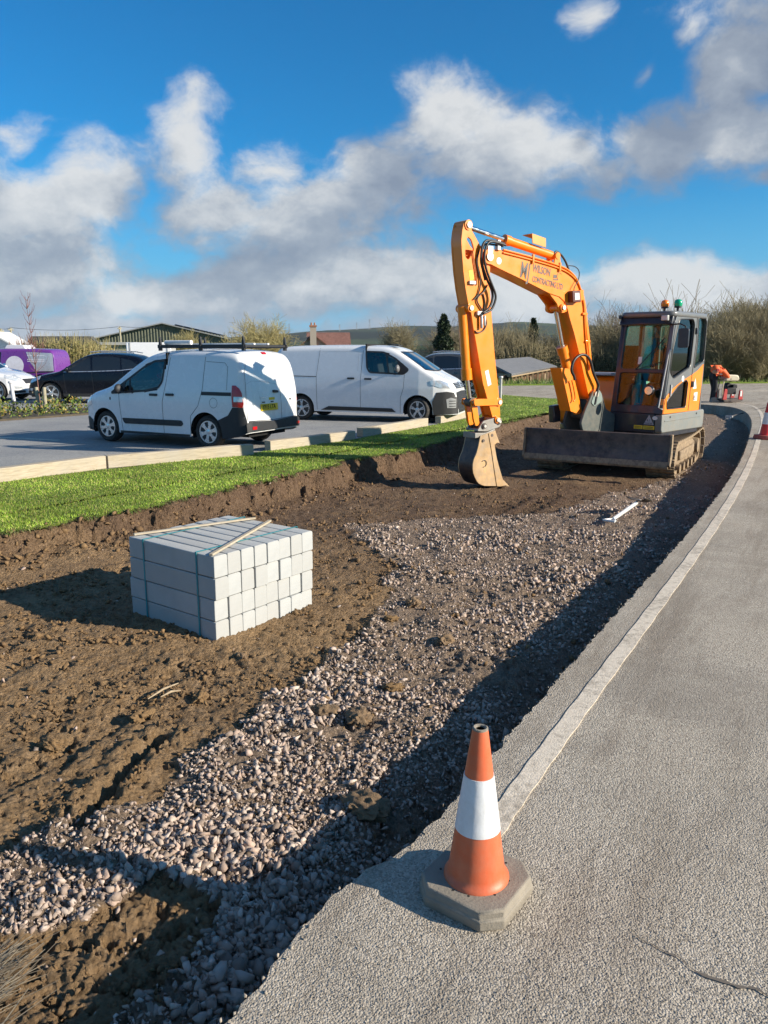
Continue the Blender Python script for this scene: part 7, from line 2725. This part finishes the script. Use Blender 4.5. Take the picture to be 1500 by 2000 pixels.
def wire(a, b_, label, sag=.35):
    mb = MB()
    mb.tube([tuple(a.lerp(b_, k / 10) - Vector((0, 0, sag * 4 * (k / 10) * (1 - k / 10)))) for k in range(11)], .022, 5)
    tag(mb.build('overhead_wire', hosem, None, 40), label, 'wire', 'overhead wires')
wire(pa, pb, 'overhead wire from the barn\'s pole leftwards')
wire(pb, pc, 'short overhead wire between the two poles at the border', .1)
wire(pa, Vector((at(330, 104), 108, 5.2)), 'overhead wire from the pole to the barn roof', .2)
def pylon(u, v0, v1, Y, label):
    z0, z1 = zat(v1, Y), zat(v0, Y)
    h = z1 - z0 + 6
    root = thing('pylon', label, 'pylon', (at(u, Y), Y, z0 - 6), 0, 'pylons on the skyline')
    mb = MB()
    w = h * .09
    for sx in (1, -1):
        for sy in (1, -1):
            mb.tube([(sx * w, sy * w, 0), (sx * w * .25, sy * w * .25, h)], .22, 4)
    for k in range(6):
        a, b_ = k / 6, (k + 1) / 6
        wa, wb = w * (1 - .75 * a), w * (1 - .75 * b_)
        for sy in (1, -1):
            mb.tube([(-wa, sy * wa, a * h), (wb, sy * wb, b_ * h)], .14, 4)
            mb.tube([(wa, sy * wa, a * h), (-wb, sy * wb, b_ * h)], .14, 4)
    mb.build('lattice', simple('pylon_steel', (.22, .23, .25), .6), root)
    for f in (.72, .85, .97):
        mb = MB()
        mb.box((0, 0, f * h), (h * .30 * (1.25 - f * .5), .4, .35))
        mb.build('crossarm', MATS['pylon_steel'], root)
for u, v0, v1, lab in ((722, 628, 642, 'tallest lattice pylon on the skyline above the larger van'), (697, 634, 643, 'lattice pylon on the skyline left of the tallest one'), (664, 637, 645, 'small lattice pylon on the skyline above the house roof'), (608, 634, 646, 'lattice pylon on the skyline by the house chimney'), (566, 636, 648, 'lattice pylon furthest along the skyline towards the barn')):
    pylon(u, v0, v1, 1900, lab)

# ---------------------------------------------------------------- air
hb = MB()
hb.box((0, 1900, 70), (7600, 4400, 170))
hzm = bpy.data.materials.new('haze')
hzm.use_nodes = True
ht = hzm.node_tree
ht.nodes.clear()
ho = ht.nodes.new('ShaderNodeOutputMaterial')
hv = ht.nodes.new('ShaderNodeVolumePrincipled')
hv.inputs['Color'].default_value = (.75, .86, 1.0, 1)
hv.inputs['Density'].default_value = .00008
ht.links.new(hv.outputs[0], ho.inputs['Volume'])
tag(hb.build('haze', hzm), 'thin bluish air over the far fields', None, None, 'stuff')
# ================================================================ WORKER AND MACHINE
def skin(name, joints, bones, radii, mat, parent, root_i=0, sub=2):
    me = bpy.data.meshes.new(name)
    me.from_pydata(joints, bones, [])
    o = finish(name, me, mat, parent)
    m = o.modifiers.new('skin', 'SKIN')
    m.use_smooth_shade = True
    for i, r in enumerate(radii):
        rr = r if hasattr(r, '__len__') else (r, r)
        me.skin_vertices[0].data[i].radius = rr
        me.skin_vertices[0].data[i].use_root = (i == root_i)
    s_ = o.modifiers.new('sub', 'SUBSURF')
    s_.levels = sub
    s_.render_levels = sub
    return o
def worker():
    # local frame: x to the machine, y away from the camera
    root = thing('person', 'person in orange jacket and hood, dark trousers, bending over a red machine', 'person', (10.86, 25.75, 0.0), R(10))
    trouser = simple('dark_trousers', (.012, .013, .018), .9)
    hiviz = simple('hiviz_orange', (.85, .13, .025), .7, 0, .1, 9, .5, 18)
    skinm = simple('skin_tone', (.45, .25, .17), .6)
    J = [(.02, 0, .84), (.03, -.10, .83), (.05, -.12, .46), (-.02, -.13, .09), (.10, -.15, .05), (.03, .11, .83), (.14, .13, .46), (.10, .14, .09), (.22, .13, .05), (.06, -.02, .95), (.14, -.05, 1.06), (.12, -.06, 1.12)]
    Bn = [(0, 1), (1, 2), (2, 3), (3, 4), (0, 5), (5, 6), (6, 7), (7, 8), (0, 9), (9, 10), (10, 11)]
    rad = [(.14, .12), .10, .07, .05, .045, .10, .07, .05, .045, (.14, .11), (.15, .11), (.10, .08)]
    skin('body', J, Bn, rad, trouser, root)
    J = [(.04, -.01, .90), (.10, -.06, 1.02), (.12, -.14, 1.10), (.0, -.24, 1.07), (-.06, -.26, 1.04), (.20, -.22, 1.03), (.34, -.27, .88), (.44, -.24, .80), (.22, .02, 1.06), (.36, .0, .90), (.46, -.05, .80)]
    Bn = [(0, 1), (1, 2), (2, 3), (3, 4), (2, 5), (5, 6), (6, 7), (1, 8), (8, 9), (9, 10)]
    rad = [(.20, .17), (.25, .20), (.22, .19), (.12, .12), (.09, .09), (.13, .11), .08, .06, (.13, .11), .08, .06]
    jk = skin('jacket', J, Bn, rad, hiviz, root)
    mb = MB()
    mb.sphere((-.10, -.28, 1.06), .115, 18, 12, (1, 1, 1.1))
    mb.build('head', skinm, root, 40)
    mb = MB()
    mb.sphere((-.09, -.265, 1.085), .135, 18, 12, (1, .98, 1.05))
    mb.build('hood', hiviz, root, 40)
    mb = MB()
    for p in ((-.10, -.40, 1.06),):
        mb.lathe([(.0, -.02), (.05, -.02), (.05, .03), (0, .03)], 14, Matrix.Translation(p) @ Matrix.Rotation(R(90), 4, 'X'))
    mb.build('ear_defender', simple('ear_red', (.30, .02, .02), .4), root, 40)
    mb = MB()
    for a_, b_ in (((-.02, -.22, .97), (.26, -.20, .93)),):
        mb.tube([a_, ((a_[0] + b_[0]) / 2, a_[1] - .03, (a_[1] + b_[1]) * 0 + .935), b_], .028, 8)
    mb.build('reflective_band', simple('band_silver', (.65, .66, .62), .3, .3), root, 40)
    for (x, y) in ((.47, -.23), (.49, -.06)):
        mb = MB()
        mb.sphere((x, y, .785), .045, 10, 8, (1.2, .8, .7))
        for k in range(4):
            mb.tube([(x + .02, y - .03 + k * .02, .785), (x + .075, y - .03 + k * .02, .775), (x + .085, y - .03 + k * .02, .745)], .011, 6)
        mb.tube([(x, y - .035, .785), (x + .035, y - .06, .77)], .012, 6)
        mb.build('hand', skinm, root, 40)
    for (x, y) in ((.03, -.14), (.16, .135)):
        mb = MB()
        mb.prism(rounded([(x - .11, 0), (x + .19, 0), (x + .19, .05), (x + .08, .09), (x + .06, .18), (x - .08, .18)], .03), y - .05, y + .05, 'xz')
        mb.build('boot', simple('boot_tan', (.22, .20, .18), .8), root, None, .02)
    r2 = thing('plate_compactor', 'red wheeled compactor with black engine and cream tank by the bending person', 'compactor', (11.42, 25.75, 0), R(10))
    redm = simple('machine_red', (.50, .03, .03), .45, 0, .12, 6, 0, 60, .2, .2)
    mb = MB()
    mb.prism(rounded([(-.30, .03), (.34, .03), (.42, .10), (.34, .14), (-.30, .12)], .03), -.24, .24, 'xz')
    mb.build('base_plate', steel_d, r2, None, .01)
    for s_ in (1, -1):
        mb = MB()
        mb.prism(rounded([(-.34, .10), (-.20, .10), (-.20, .44), (-.30, .46)], .03), s_ * .22 - .03, s_ * .22 + .03, 'xz')
        mb.build('side_frame', redm, r2, None, .01)
        mb = MB()
        mb.prism(rounded([(.22, .10), (.38, .10), (.36, .40), (.26, .42)], .03), s_ * .22 - .03, s_ * .22 + .03, 'xz')
        mb.build('side_frame', redm, r2, None, .01)
        mb = MB()
        mb.box((.30, s_ * .22 - .034 * 1, .30), (.06, .006, .18))
        mb.build('pale_stripe', white_st, r2)
    mb = MB()
    mb.box((.02, 0, .38), (.34, .30, .22))
    mb.lathe([(.12, -.18), (.13, -.1), (.11, .02)], 18, Matrix.Translation((.02, 0, .52)) @ Matrix.Rotation(R(90), 4, 'X'))
    mb.box((.14, -.05, .53), (.16, .18, .12))
    mb.build('engine', simple('engine_black', (.02, .02, .022), .5, .3), r2, None, .02)
    mb = MB()
    mb.tube([(-.28, -.12, .1), (-.30, -.12, .5), (-.26, -.12, .76), (-.26, .12, .76), (-.30, .12, .5), (-.28, .12, .1)], .022, 8)
    mb.tube([(-.26, 0, .76), (-.34, 0, .80)], .02, 8)
    mb.build('handle', simple('handle_cream', (.50, .42, .30), .5), r2, 40)
    mb = MB()
    mb.prism(rounded([(-.26, .70), (.20, .70), (.26, .77), (.20, .90), (-.20, .92)], .07), -.18, .18, 'xz')
    mb.build('water_tank', simple('tank_cream', (.56, .50, .36), .5), r2, None, .04, 3)
worker()
